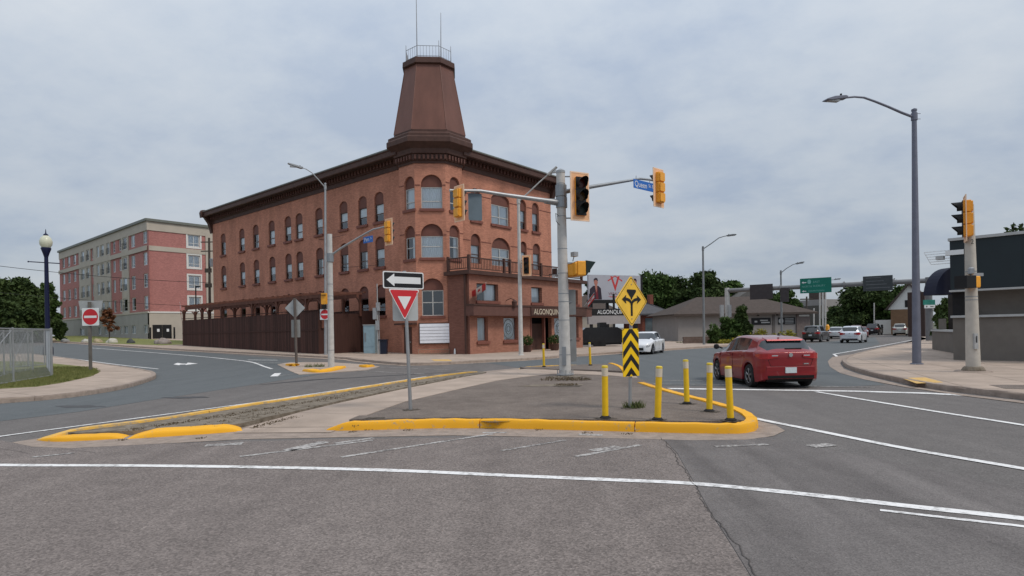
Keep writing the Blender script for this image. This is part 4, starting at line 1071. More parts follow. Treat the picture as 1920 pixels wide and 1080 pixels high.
# left arm
La = at(1044, 379, b.y - .1); Lb = at(950, 366, b.y - .9); Lc = at(900, 358, b.y - 1.3); Ld = at(843, 357, b.y - 1.8)
MB().tube([La, Lb, Lc, Ld], [.085, .065, .055, .04], 12).build('mast_arm', m_galv, mp_, smooth=True)
MB().lathe([(r1 + .05, -.18), (r1 + .05, .18)], at(1053, 380, b.y), 16).build('arm_clamp', m_greyp, mp_)
MB().tube([at(1050, 380, b.y), at(1022, 377, b.y - .25)], [.13, .09], 12).build('arm_clamp', m_greyp, mp_)
# right arm
Ra = at(1056, 360, b.y - .1); Rb = at(1110, 350, b.y + .6); Rc = at(1180, 338, b.y + 1.3); Rd = at(1232, 340, b.y + 1.9)
MB().tube([Ra, Rb, at(1183, 338, b.y + 1.3), at(1200, 335, b.y + 1.5), at(1218, 337, b.y + 1.7), Rd], [.085, .07, .05, .045, .04, .035], 12).build('mast_arm', m_greyp, mp_, smooth=True)
MB().lathe([(r1 + .05, -.2), (r1 + .05, .2)], at(1052, 358, b.y), 16).build('arm_clamp', m_greyp, mp_)
MB().tube([at(1048, 405, b.y - .2), at(1042, 400, b.y - .35), at(1043, 415, b.y - .3), at(1049, 422, b.y - .2)], .012, 5).build('cable_loop', m_black, mp_)
signal('traffic_signal', at(1086, 369, b.y - .25), RAD(27), 1.28, 'large signal head with dark face on the right side of the main concrete pole')
for pz in (331, 409): MB().tube([at(1056, pz, b.y), at(1078, pz, b.y - .05)], .025, 6).build('signal_bracket', m_greyp, mp_)
signal('traffic_signal', at(1236, 352, b.y + 1.9), RAD(222), 1.12, 'yellow backed signal head at the right end of the right mast arm')
signal('traffic_signal', at(860, 381, b.y - 1.8), RAD(131), .88, 'yellow backed signal head at the left end of the left mast arm')
# blue street name sign and the hanging grey sign
def plate(name, pts, px0, py0, Y, yaw, mt, label, cat, thick=.012):
    pass
qa = at(1183, 347, b.y + 1.25); qb = at(1231, 350, b.y + 1.6)
qs = thing('street_name_sign', 'blue street name sign reading Queen St E hanging from the right mast arm', 'street sign', at(1207, 360, b.y + 1.3))
c = at(1207, 348, b.y + 1.3)
fq = Fr(c.x, c.y, RAD(42), c.z); w2, h2 = .62, .165
mb = MB(fq); outline(mb, rounded(w2, h2, .03), 0, .012); mb.build('sign_panel', m_blue, qs)
mb = MB(fq); mb.text('Queen', .30, -.56, -.004, -.0, align='LEFT', wide=.92); mb.text('St. E', .17, .30, -.004, .03, align='LEFT'); mb.build('lettering', m_signw, qs)
for x in (-.45, .4): MB(fq).tube([(x, .01, h2), (x, .01, h2 + .14)], .012, 5).build('hanger', m_greyp, qs)
c = at(891, 388, b.y - 1.3); f = Fr(c.x, c.y, RAD(20), c.z)
gs = thing('hanging_sign', 'blank blue grey back of a sign hanging from the left mast arm', 'sign', c)
mb = MB(f); outline(mb, rounded(.235, .45, .04), 0, .01); mb.build('sign_panel', mat('bluish_sign_back', (.13, .17, .20), .5, .2, .1), gs)
MB(f).tube([(0, .02, .4), (0, .02, .62)], .02, 6).build('hanger', m_greyp, gs)
# low heads and loudspeaker on the main pole
th, f = signal('pedestrian_signal', at(1073, 507, b.y + .1), RAD(150), 1.35, 'small yellow signal housing close against the right side of the main pole', back=False, n=1, group=None)
th, f = signal('pedestrian_signal', at(1087, 504, b.y - .15), RAD(104), 1.5, 'yellow signal housing with a dark hood pointing right on the main pole', back=False, n=1, group=None)
mb = MB(f); Q = [(-.26, -.15), (.26, -.15)]
mb.P([(-.26, -.15, .27), (.26, -.15, .27), (.26, -.50, .22), (-.26, -.50, .22)]); mb.P([(-.26, -.15, .27), (-.26, -.50, .22), (-.26, -.15, -.26)]); mb.P([(.26, -.15, .27), (.26, -.15, -.26), (.26, -.50, .22)]); mb.P([(-.26, -.50, .22), (.26, -.50, .22), (.26, -.15, -.26), (-.26, -.15, -.26)]); mb.build('wedge_hood', m_blackgreen, th)
MB().tube([at(1052, 508, b.y), at(1100, 508, b.y)], .02, 6).build('signal_bracket', m_greyp, mp_)
MB().tube([at(1052, 493, b.y), at(1088, 493, b.y - .1)], .02, 6).build('signal_bracket', m_greyp, mp_)
c = at(1077, 477, b.y - .1); det = thing('detector_camera', 'small grey detector box on a bracket beside the main pole', 'camera', at(1074, 490, b.y - .1))
fb = Fr(c.x, c.y, .6, c.z); MB(fb).box(-.09, .09, -.1, .1, -.08, .08).build('detector_body', m_galv, det); MB().tube([c, at(1074, 490, b.y - .1)], .02, 6).build('bracket', m_greyp, det)
# grey sign backs on the main pole
for (x0, x1, y0, y1, dd, lb) in ((1064, 1080, 543, 590, .28, 'upper grey sign plate seen from behind, fixed behind the main concrete pole'), (1066, 1081, 594, 678, .34, 'lower tall grey sign plate behind the main concrete pole')):
    Y = b.y + dd; c = at((x0 + x1) / 2, (y0 + y1) / 2, Y); f = Fr(c.x, c.y, RAD(25), c.z); hw = (x1 - x0) / 2 / F * Y * 1.1; hh = (y1 - y0) / 2 / F * Y
    th = thing('blank_sign', lb, 'sign', c); mb = MB(f); outline(mb, rounded(hw, hh, .03), 0, .012); mb.build('sign_panel', mat('dull_sign_back', (.20, .21, .215), .6, .2, .12), th)
    MB().tube([at(1060, (y0 + y1) / 2, b.y), c], .015, 5).build('bracket', m_greyp, th)
# ---- leaning yield post with one-way sign
b = P0(770, 768, .125); t = at(758, 508, b.y)
yp = thing('sign_post', 'slim leaning grey post carrying the yield and one way signs', 'post', b)
MB().tube([b - Vector((0, 0, .08)), t], [.038, .036], 10).build('shaft', m_galv, yp, smooth=True)
def on(px, py, Y, yaw): c = at(px, py, Y); return Fr(c.x, c.y, yaw, c.z)
f = on(757, 525.5, b.y - .06, RAD(38)); ow = thing('one_way_sign', 'black and white arrow sign pointing left above the yield sign', 'road sign', f((0, 0, -.18)))
mb = MB(f); outline(mb, rounded(.475, .178, .035), 0, .01); mb.build('sign_panel', m_signw, ow)
mb = MB(f); outline(mb, rounded(.452, .155, .025), -.003, -.0005); mb.build('sign_face', m_signblk, ow)
MB(f).prism([(-.40, .0), (-.22, .135), (-.22, .07), (.40, .07), (.40, -.07), (-.22, -.07), (-.22, -.135)], -.006, -.0035).build('arrow', m_signw, ow)
f = on(758.5, 568, b.y - .085, RAD(40)); ys = thing('yield_sign', 'red and white triangular yield sign on the leaning post', 'road sign', f((0, 0, -.32)))
def tri(s_, r=.06):
    o = []; V = [(-.375 * s_, .29 * s_), (.375 * s_, .29 * s_), (0, -.36 * s_)]
    for i in range(3):
        p, q, n = Vector(V[i - 1]), Vector(V[i]), Vector(V[(i + 1) % 3])
        a = q + (p - q).normalized() * r * s_; c = q + (n - q).normalized() * r * s_
        for k in range(5): tt = k / 4; o.append(tuple(a * (1 - tt) ** 2 + q * 2 * tt * (1 - tt) + c * tt ** 2))
    return o
mb = MB(f); mb.prism(tri(1.0), 0, .01); mb.build('sign_panel', m_signw, ys)
mb = MB(f); mb.prism(tri(.93), -.003, -.0005); mb.build('red_face', m_signr, ys)
mb = MB(f); mb.prism([(p[0], p[1] + .012) for p in tri(.43, .04)], -.006, -.0035); mb.build('white_triangle', m_signw, ys)
f = on(760, 575, b.y + .06, RAD(10)); sb = thing('blank_sign', 'pale square sign plate behind the yield sign, facing away', 'sign', f((0, 0, -.3)))
mb = MB(f); outline(mb, rounded(.265, .30, .04), 0, .01); mb.build('sign_panel', mat('pale_sign_back', (.52, .54, .54), .5, .2, .08), sb)
# ---- divided road warning sign and chevron marker
b = P0(1181, 765, .125); t = at(1184, 520, b.y)
wp = thing('sign_post', 'short grey post in the island holding the yellow warning signs', 'post', b)
MB().tube([b - Vector((0, 0, .08)), t], [.035, .035], 10).build('shaft', m_galv, wp, smooth=True)
f = on(1184, 564.5, b.y - .06, RAD(41)); ds = thing('warning_sign', 'yellow diamond warning sign with forked arrows and island symbol', 'road sign', f((0, 0, -.53)))
R_ = .522
def dia(r, k=.06):
    o = []; V = [(0, r), (r, 0), (0, -r), (-r, 0)]
    for i in range(4):
        p, q, n = Vector(V[i - 1]), Vector(V[i]), Vector(V[(i + 1) % 4]); a = q + (p - q).normalized() * k; c = q + (n - q).normalized() * k
        for j in range(4): tt = j / 3; o.append(tuple(a * (1 - tt) ** 2 + q * 2 * tt * (1 - tt) + c * tt ** 2))
    return o
MB(f).prism(dia(R_), 0, .012).build('sign_panel', m_signyel, ds)
mb = MB(f); D0, D1 = dia(R_ - .03, .05), dia(R_ - .045, .045)
for i in range(len(D0)):
    j = (i + 1) % len(D0); mb.P([(D0[i][0], -.003, D0[i][1]), (D0[j][0], -.003, D0[j][1]), (D1[j][0], -.003, D1[j][1]), (D1[i][0], -.003, D1[i][1])])
mb.build('sign_border', m_signblk, ds)
mb = MB(f); yy0, yy1 = -.006, -.002
mb.prism([(-.13, .235), (-.15, .215), (-.145, .19), (-.03, .07), (-.012, .035), (.012, .035), (.03, .07), (.145, .19), (.15, .215), (.13, .235)], yy0, yy1)
mb.prism([(-.03, -.30), (-.03, -.06), (.03, -.06), (.03, -.30)], yy0, yy1)
for s_ in (-1, 1):
    A = [(0 * s_ + s_ * (.0 + .2 * (1 - math.cos(k * math.pi / 12))), -.075 + .115 * math.sin(k * math.pi / 12)) for k in range(7)]
    for k in range(6):
        (xa, za), (xb, zb2) = A[k], A[k + 1]; d = Vector((xb - xa, zb2 - za)).normalized(); n = Vector((-d.y, d.x)) * .03
        q = [(xa + n.x, za + n.y), (xb + n.x, zb2 + n.y), (xb - n.x, zb2 - n.y), (xa - n.x, za - n.y)]
        mb.P([(p[0], yy0 - .001, p[1]) for p in (q if s_ > 0 else q[::-1])][::-1])
    tip = [(s_ * .17, .125), (s_ * .31, .035), (s_ * .17, -.055), (s_ * .20, .035)]
    mb.P([(p[0], yy0 - .002, p[1]) for p in (tip if s_ < 0 else tip[::-1])][::-1] if s_ > 0 else [(p[0], yy0 - .002, p[1]) for p in tip])
mb.build('symbol', m_signblk, ds)
for z in (.34, -.36): MB(f).tube([(0, -.012, z), (0, 0, z)], .012, 8).build('bolt', m_galv, ds)
f = on(1183, 661, b.y - .06, RAD(30)); cm = thing('chevron_marker', 'tall yellow and black chevron board below the diamond sign', 'road sign', f((0, 0, -.49)))
hw, hh = .212, .485
mb = MB(f); outline(mb, rounded(hw, hh, .02), 0, .012); mb.build('sign_panel', m_signyelB, cm)
mb = MB(f); per = .277; th_ = .132; sl = 1.12
zz_ = -hh - .6
k = 0
def clipz(P, lo, hi):
    for lim, sg in ((lo, 1), (hi, -1)):
        o = []
        for i in range(len(P)):
            a, c = P[i - 1], P[i]; ia, ic = (a[1] - lim) * sg >= 0, (c[1] - lim) * sg >= 0
            if ia != ic: o.append((a[0] + (c[0] - a[0]) * (lim - a[1]) / (c[1] - a[1]), lim))
            if ic: o.append(c)
        P = o
        if len(P) < 3: return []
    return P
z = -hh + .03
while z < hh + .3:
    for s_ in (-1, 1):
        P = [(0, z + hw * sl * .0 + .155), (s_ * (hw - .006), z + .155 - hw * sl), (s_ * (hw - .006), z + .155 - hw * sl - th_), (0, z + .155 - th_)]
        P = clipz(P, -hh + .006, hh - .006)
        if P: mb.P([(p[0], -.003, p[1]) for p in (P if s_ > 0 else P[::-1])][::-1])
    z += per
mb.build('chevrons', m_signblk, cm)
# ---- left small-island poles
b = P0(621, 686, .10); t = at(618, 439, b.y)
lp_ = thing('signal_pole', 'grey concrete signal pole on the small yellow edged island', 'pole', b)
MB().tube([b - Vector((0, 0, .1)), t], [.165, .125], 20).build('shaft', m_conpole, lp_, smooth=True)
bands(lp_, b, t, (.12, .5, .53, .62), .165, .125)
MB().lathe([(.18, -.22), (.18, .22)], at(619, 483, b.y), 14).build('arm_clamp', m_greyp, lp_)
MB().tube([at(622, 478, b.y), at(640, 465, b.y - .2), at(665, 450, b.y - .5), at(685, 438, b.y - .7), at(700, 430, b.y - .9), at(722, 425, b.y - 1.1)], [.06, .055, .05, .045, .04, .035], 10).build('mast_arm', m_galv, lp_, smooth=True)
signal('traffic_signal', at(728, 434.5, b.y - 1.1), RAD(137), 1.0, 'yellow backed signal head at the end of the curved arm beside the tower')
c = at(690, 449, b.y - .8); ps = thing('street_name_sign', 'small blue street name sign reading Pim St under the curved arm', 'street sign', c); f = Fr(c.x, c.y, RAD(-42), c.z)
MB(f).box(-.40, .40, 0, .015, -.16, .16).build('sign_panel', m_blue, ps)
mb = MB(f); mb.text('Pim', .30, -.34, -.004, 0, align='LEFT'); mb.text('St', .15, .2, -.004, .03, align='LEFT'); mb.build('lettering', m_signw, ps)
MB(f).tube([(0, .01, .16), (0, .01, .36)], .012, 5).build('hanger', m_greyp, ps)
b = P0(611, 665); t = at(610, 345, b.y)
def street_lamp(b, t, arm, label, mt=None, r=(.10, .06), head=.75, group='street lamps', collar=True):
    th = thing('street_lamp', label, 'street lamp', b, group); mt = mt or m_galv
    MB().tube([b - Vector((0, 0, .05)), b.lerp(t, .5), t], [r[0], (r[0] + r[1]) / 2, r[1]], 16).build('pole', mt, th, smooth=True)
    MB().lathe([(r[0] * 1.45, 0), (r[0] * 1.45, .03), (r[0] * 1.15, .05)], b, 14).build('base_flange', mt, th)
    MB().lathe([(r[1] * 1.2, -.02), (r[1] * 1.2, .04), (.01, .09)], t, 12).build('pole_cap', mt, th)
    MB().tube(arm, [r[1] * .62, r[1] * .42], 8).build('arm', mt, th, smooth=True)
    if collar: MB().lathe([(r[1] * 1.35, -.14), (r[1] * 1.35, .14)], Vector((t.x, t.y, Vector(arm[0]).z)), 12).build('arm_collar', mt, th)
    e, d = Vector(arm[-1]), (Vector(arm[-1]) - Vector(arm[-2])).normalized()
    yaw = math.atan2(d.y, d.x); f = Fr(e.x, e.y, yaw, e.z); s_ = d.z / max(.05, math.hypot(d.x, d.y)) * head
    o = [(-.08, .04), (0, .07), (head * .55, .075 + s_ * .5), (head * .95, .02 + s_), (head, -.03 + s_), (head * .8, -.07 + s_ * .8), (.1, -.07), (-.05, -.05)]
    mb = MB(f); n = len(o)
    for yy, k in ((-.15, .7), (-.11, 1), (.11, 1), (.15, .7)):
        for p in o: mb.v.append(f((p[0], yy, (p[1] - s_ * max(0, p[0]) / head) * k + s_ * max(0, p[0]) / head)))
    for a in range(3):
        for i in range(n): mb.f.append([a * n + i, a * n + (i + 1) % n, (a + 1) * n + (i + 1) % n, (a + 1) * n + i]); mb.m.append(0)
    mb.f.append(list(range(n))[::-1]); mb.m.append(0); mb.f.append([3 * n + i for i in range(n)]); mb.m.append(0)
    h = mb.build('lamp_head', mt, th)
    MB(f).tube([(.12, 0, .05), (.12, 0, .15)], .04, 8).build('photocell', m_black, h)
    MB(f).box(.25, head * .85, -.1, .1, -.075 + s_ * .3, -.07 + s_ * .8).build('lens', m_signback, h)
    return th
street_lamp(b, t, [at(610, 352, b.y), at(598, 338, b.y - .2), at(585, 324, b.y - .4), at(574, 317, b.y - .5), at(566, 314.5, b.y - .6)], 'galvanised street lamp left of the hotel facade with its arm reaching left', r=(.12, .07), head=.95)
# pedestrian head and no entry sign on the street lamp pole
f = on(608, 560, b.y - .22, RAD(-8)); th = thing('pedestrian_signal', 'small yellow pedestrian signal on the lamp pole beside the deck', 'traffic light', f((0, 0, -.4)))
mb = MB(f); outline(mb, rounded(.20, .40, .05), -.1, .1); mb.build('housing', m_sigy, th); MB(f).box(-.16, .16, -.2, -.1, .24, .28).build('visor', m_black, th)
MB(f).box(-.12, .12, -.15, .1, -.75, -.45).build('push_button_box', m_black, th)
def no_entry(f, s_, label):
    th = thing('no_entry_sign', label, 'road sign', f((0, 0, -s_)))
    mb = MB(f); outline(mb, rounded(s_, s_, s_ * .1), 0, .012); mb.build('sign_panel', m_signw, th)
    mb = MB(f); mb.tube([(0, -.004, 0), (0, -.001, 0)], s_ * .90, 32); mb.build('red_disc', m_signr, th)
    MB(f).box(-s_ * .74, s_ * .74, -.008, -.0045, -s_ * .13, s_ * .13).build('white_bar', m_signw, th); return th
no_entry(on(609, 589.5, b.y - .16, RAD(-12)), .38, 'small no entry sign on the lamp pole in front of the deck')
# diamond sign backs
b = P0(556, 684, .05); t = at(552, 559, b.y)
dp = thing('sign_post', 'brown steel post with diamond sign back beside the small island', 'post', b)
m_brpost = mat('brown_steel_post', (.13, .11, .10), .7, .3, .15)
MB().tube([b - Vector((0, 0, .05)), t], .075, 8).build('shaft', m_brpost, dp)
f = on(553, 577.5, b.y + .1, RAD(0)); th = thing('diamond_sign', 'back of a diamond road sign, silvery, left of the signal pole', 'road sign', f((0, 0, -.6))); MB(f).prism(dia(.575, .05), 0, .012).build('sign_panel', m_signback, th)
f = on(554.5, 616, b.y + .1, RAD(0)); th = thing('rectangular_sign', 'grey back of an upright rectangular sign under the diamond sign', 'road sign', f((0, 0, -.5))); mb = MB(f); outline(mb, rounded(.25, .50, .03), 0, .012); mb.build('sign_panel', mat('grey_sign_back', (.30, .30, .29), .5, .2, .1), th)
# left corner no-entry sign with yield back
b = P0(170, 695); t = at(168, 566, b.y)
np_ = thing('sign_post', 'dark wooden sign post at the edge of the grassy left corner', 'post', b)
MB(Fr(b.x, b.y, .3)).box(-.06, .06, -.06, .06, b.z - .05, t.z).build('shaft', mat('dark_wood_post', (.13, .12, .11), .85, var=.2), np_)
no_entry(on(169.5, 594, b.y - .09, RAD(-3)), .43, 'large no entry sign on the left street corner')
f = on(170, 573, b.y + .09, RAD(0)); th = thing('blank_sign', 'grey back of a wide yield sign above the left no entry sign', 'road sign', f((0, 0, -.2)))
MB(f).prism([(-.60, .24), (.60, .24), (.52, -.22), (-.52, -.22)], 0, .012).build('sign_panel', m_signback, th)
# pole with dark signal on the hotel side and its lamp
b = P0(977, 666); t = at(972, 374, b.y)
street_lamp(b, t, [at(972, 378, b.y), at(990, 362, b.y - .2), at(1012, 341, b.y - .5), at(1028, 327, b.y - .7)], 'slim concrete street lamp in front of the hotel podium left of the entrance', m_conpole, r=(.15, .09), head=.6)
th, f = signal('traffic_signal', at(987.5, 498, b.y - .3), RAD(-14), 1.02, 'smaller dark faced signal head on the slim pole before the hotel')
# ---- right side: tall lamp, concrete signal pole
b = P0(1719, 683); t = at(1714, 207, b.y)
m_bluegrey = mat('blue_grey_pole_paint', (.165, .175, .22), .6, .3, .1, 3)
tl = street_lamp(b, t, [at(1711, 219, b.y), at(1690, 211, b.y - .1), at(1665, 200, b.y - .2), at(1640, 190, b.y - .3), at(1620, 183, b.y - .4), at(1602, 181.5, b.y - .5), at(1582, 183.5, b.y - .6)], 'tall blue grey street lamp on the right pavement with a long arm', m_bluegrey, r=(.16, .085), head=.85)
MB().box(b.x - .17, b.x + .17, b.y - .17, b.y + .17, b.z, b.z + .03).build('base_plate', m_galv, tl)
for z in (213, 223): MB().tube([at(1712, z, b.y), at(1726, z, b.y)], .012, 5).build('bracket_bolt', m_greyp, tl)
b = P0(1825, 697); t = at(1817, 384, b.y)
rp_ = thing('signal_pole', 'pale concrete signal pole on the right pavement by the dark building', 'pole', b)
m_beige = mat('beige_concrete_pole', (.47, .44, .39), .85, var=.1, vscale=4, bump=.1, bscale=80)
MB().tube([b - Vector((0, 0, .05)), t], [.205, .13], 22).build('shaft', m_beige, rp_, smooth=True)
MB().lathe([(.32, 0), (.33, .06), (.27, .16), (.22, .18)], b, 12).build('base_collar', m_dirt, rp_)
MB().lathe([(.55, 0), (.5, .04)], b, 12).build('base_slab', m_kerb, rp_)
bands(rp_, b, t, (.43, .45, .53, .60), .205, .13)
MB().box(b.x - .12, b.x + .0, b.y - .24, b.y - .17, b.z + .75, b.z + 1.25).build('number_plate', m_signback, rp_)
MB(Fr(b.x - .06, b.y - .245, 0, b.z + 1.05)).text('1', .32, 0, -.01, 0).build('number', m_signblk, rp_)
MB(Fr(at(1817, 455, b.y).x - .03, b.y - .17, 0, at(1817, 455, b.y).z)).text('2', .22, 0, -.01, 0).build('number', m_signblk, rp_)
signal('traffic_signal', at(1812, 410, b.y - .15), RAD(-121), 1.12, 'three dark hoods in profile on top of the right concrete pole', back=True)
th, f = signal('pedestrian_signal', at(1823, 529, b.y - .2), RAD(-72), 1.1, 'small dark pedestrian signal in profile halfway up the right concrete pole', back=False, n=1, group=None)
MB(f).box(-.2, .2, -.52, -.1, -.2, .2).build('visor_box', m_black, th)
MB().lathe([(.05, 0), (.09, .03), (.09, .2), (.04, .24)], at(1821, 515, b.y - .25), 8).build('push_button', m_galv, rp_)
MB(Fr(b.x, b.y, 0, b.z)).box(-.2, .2, -.25, -.2, 3.1, 3.2).build('strap_bracket', m_galv, rp_)
# ---- delineator posts
dl = thing('delineator_post', 'x', 'bollard', (0, 0, 0), 'yellow flexible delineator posts on the island')
MB().lathe([(.10, 0), (.10, .02), (.078, .035), (.068, .05)], (0, 0, 0), 14).build('rubber_foot', m_rubber, dl)
MB().lathe([(.058, .04), (.056, .84)], (0, 0, 0), 16).build('tube', mat('delineator_yellow', (.74, .47, .015), .45, var=.08, vscale=6), dl, smooth=True)
MB().lathe([(.0585, .84), (.0585, 1.0)], (0, 0, 0), 16).build('reflective_band', mat('reflective_white_band', (.60, .53, .42), .35, var=.1), dl, smooth=True)
MB().lathe([(.057, 1.0), (.059, 1.035), (.045, 1.05), (.02, 1.053)], (0, 0, 0), 16).build('cap', mat('delineator_cap', (.70, .52, .05), .5), dl, smooth=True)
for i, (bx, by, tx, ty, lb) in enumerate(((1135, 784, 1133, 685, 'leftmost near yellow delineator post left of the chevron sign'), (1233, 787, 1236, 686, 'yellow delineator post just right of the chevron sign post'),
        (1288, 757, 1293, 674, 'leaning yellow delineator post farthest back of the right hand cluster'), (1330, 771, 1332, 680, 'yellow delineator post second from the right, by the red car'), (1370, 788, 1371, 686, 'rightmost yellow delineator post at the island tip'),
        (1020, 688, 1019, 644, 'distant yellow delineator post just left of the main concrete pole'), (1107, 685, 1105, 642, 'distant yellow delineator post right of the main concrete pole'))):
    g = G(bx, by, .13); tp = at(tx, ty, g.y); o = dl if i == 0 else copy_tree(dl)
    h = tp.z - g.z; o.location = g; o['label'] = lb
    s_ = h / 1.053; o.scale = (1, 1, s_) if i < 5 else (.9, .9, s_)
    o.rotation_euler = (random.uniform(-.01, .01), math.atan2(tp.x - g.x, h), random.uniform(0, 3))
# ---- globe street light, utility cabinet and pole, bin
b = G(88, 640, .13); b = at(90, 648, 44.0); b.z = gz(b.x, b.y) + .15; t = at(86.5, 478, b.y)
m_navy = mat('navy_paint', (.010, .014, .048), .45, .2, .1)
gl = thing('globe_street_light', 'ornamental dark blue lamp post with a pale acorn globe behind the mesh fence', 'street lamp', b)
MB().tube([b, t], [.17, .12], 14).build('post', m_navy, gl, smooth=True)
MB().lathe([(.32, 0), (.32, .5), (.2, .8), (.17, .9)], b, 14).build('base', m_navy, gl)
MB().lathe([(.13, -.15), (.2, .1), (.32, .45), (.30, .52)], t, 16).build('lamp_holder', m_navy, gl, smooth=True)
m_globe = mat('milky_globe', (.62, .63, .50), .3, var=.05)
zg = (at(86, 447, b.y).z - t.z)
MB().lathe([(.24, .5), (.37, .72), (.40, .95), (.33, 1.2), (.18, 1.36), (.10, 1.42)], t, 20).build('globe', m_globe, gl, smooth=True)
MB().lathe([(.16, 1.38), (.15, 1.46), (.04, 1.55), (.015, 1.85)], t, 12).build('finial', m_navy, gl)
a0, a1 = at(53, 490.5, b.y), at(112, 494, b.y); MB().tube([a0, a1], .035, 6).build('banner_arm', m_navy, gl)
MB().lathe([(.02, -.06), (.06, 0), (.02, .06)], a0, 8).build('arm_knob', m_navy, gl)
# cabinet
c0, c1 = P0(683, 662), P0(704, 662); Y = c0.y - .3; A = at(682, 664, Y); B_ = at(704, 664, Y); zt2 = at(690, 610, Y).z
cab = thing('utility_cabinet', 'pale blue grey traffic control cabinet standing at the end of the deck fence', 'cabinet', (A.x, A.y, .13))
m_cab = mat('pale_blue_cabinet', (.30, .42, .48), .5, .3, .1, 3)
w = B_.x - A.x; f = Fr(A.x, A.y, RAD(-8), .13)
MB(f).box(0, w, 0, .55, 0, zt2 - .13).build('cabinet_body', m_cab, cab); MB(f).box(-.03, w + .03, -.05, .6, zt2 - .127, zt2 - .07).build('cabinet_roof', m_signback, cab)
MB(f).box(.05, w - .05, -.018, -.002, .62, zt2 - .25).build('door', m_cab, cab); MB(f).box(.12, .2, -.06, -.019, 1.0, 1.65).build('handle', m_greyp, cab)
MB(f).box(.04, w - .04, -.012, -.002, .06, .55).build('plinth_panel', m_cab, cab)
b = P0(709, 664); t = at(707, 532, b.y)
sp_ = thing('service_pole', 'thin galvanised service pole with meter boxes beside the blue grey cabinet', 'pole', b)
MB().tube([b, t], [.05, .035], 8).build('shaft', m_signback, sp_)
for px, py, hh in ((703, 588, .42), (709, 575, .3), (708, 610, .35)): c = at(px, py, b.y - .1); MB().box(c.x - .14, c.x + .14, c.y - .1, c.y + .08, c.z - hh, c.z + hh).build('meter_box', m_galv, sp_)
MB().tube([b + Vector((.12, 0, 0)), Vector((t.x + .1, t.y, 3.6))], .03, 6).build('conduit', m_galv, sp_)
b = P0(718, 664); bn = thing('wheeled_bin', 'dark navy bin beside the hotel side door', 'bin', b); m_bin = mat('dark_navy_plastic', (.01, .014, .03), .4)
MB(Fr(b.x, b.y, 0, b.z)).prism([(-.25, 0), (.25, 0), (.3, 1.0), (-.3, 1.0)], 0, .5).build('bin_body', m_bin, bn); MB(Fr(b.x, b.y, 0, b.z)).box(-.32, .32, -.05, .55, 1.003, 1.08).build('lid', m_bin, bn)
b = P0(853, 664); single(MB().lathe([(.07, 0), (.07, .25), (.05, .36), (.02, .4)], b, 8), 'pipe_stub', m_signw, b, 'small white capped pipe at the foot of the podium wall', 'pipe')
# ---- chain link fence panels on the left corner
def mesh_panel(x0p, y0p, x1p, y1p, ht, label):
    a, b2 = P0(x0p, y0p, .15), P0(x1p, y1p, .15); d = b2 - a; L_ = d.to_2d().length; f = Fr(a.x, a.y, math.atan2(d.y, d.x), a.z)
    th = thing('chain_link_fence', label, 'fence', a, 'chain link fence panels on the left corner')
    for i, x in enumerate((0, L_ * .5, L_)): MB(f).tube([(x, 0, -.05), (x, 0, ht + .05)], .032, 8).build('fence_post', m_galv, th)
    for z in (.05, ht): MB(f).tube([(0, 0, z), (L_, 0, z)], .022, 6).build('fence_rail', m_galv, th)
    MB(f).tube([(0, 0, .1), (L_ * .5, 0, ht)], .015, 5).build('brace_rod', m_galv, th)
    mb = MB(f); st = .10; k = -ht
    while k < L_:
        for sg in (1, -1):
            xa, xb = (k, k + ht); za, zb3 = (.06, ht) if sg == 1 else (ht, .06)
            if xa < 0: za += (zb3 - za) * (-xa) / ht; xa = 0
            if xb > L_: zb3 = za + (zb3 - za) * (L_ - xa) / (xb - xa); xb = L_
            mb.tube([(xa, .004 * sg, za), (xb, .004 * sg, zb3)], .0038, 3, cap=False)
        k += st
    mb.build('wire_mesh', m_galv, th, stuff=True)
mesh_panel(-70, 734, 96, 706, 2.02, 'front chain link fence panel along the grass on the left corner')
mesh_panel(98, 705, 88, 690, 2.05, 'short return chain link panel ending the fence by the pavement')
mesh_panel(-60, 716, 62, 694, 2.0, 'rear chain link fence panel standing behind the front one')
mesh_panel(20, 690, 84, 684, 1.95, 'farthest chain link fence panel near the blue lamp post')
# ------------------------------------------------------------------ apartment building
RAc = at(280, 637, 85.0); AG = gz(RAc.x, RAc.y)
AL = Fr(RAc.x, RAc.y, YL, 0); AR = Fr(RAc.x, RAc.y, YR, 0)
m_abrick = brick('red_apartment_brick', (.44, .195, .175), YR, stain=.06); m_abrickL = brick('red_apartment_brick_side', (.44, .195, .175), YL, stain=.06)
m_stone = mat('pale_stone_cladding', (.46, .415, .35), .85, var=.07, vscale=.8, bump=.2, bscale=20); m_stonel = mat('grey_stone_base', (.33, .32, .30), .85, var=.08, vscale=.8)
apt = thing('apartment_building', 'five storey red brick and pale stone apartment block far left behind the hotel', 'apartment building', (RAc.x, RAc.y, AG))
def av(fr, px, *ys): return [fr.px(px, y)[1] for y in ys]
zt5 = AL.px(280, 408)[1]; q = av(AL, 280, 430, 459, 468, 585)
rows = [(432.5, 457), (473, 497.5), (513, 539.5), (555, 580.5)]
zr_ = [(AL.px(272, b_)[1], AL.px(272, a_)[1]) for a_, b_ in rows]; zg_ = (AL.px(272, 625)[1], AL.px(272, 609)[1])
print('apt', zt5, q, zr_, 'ground', AG)
x = lambda p: AL.px(p, 520)[0]
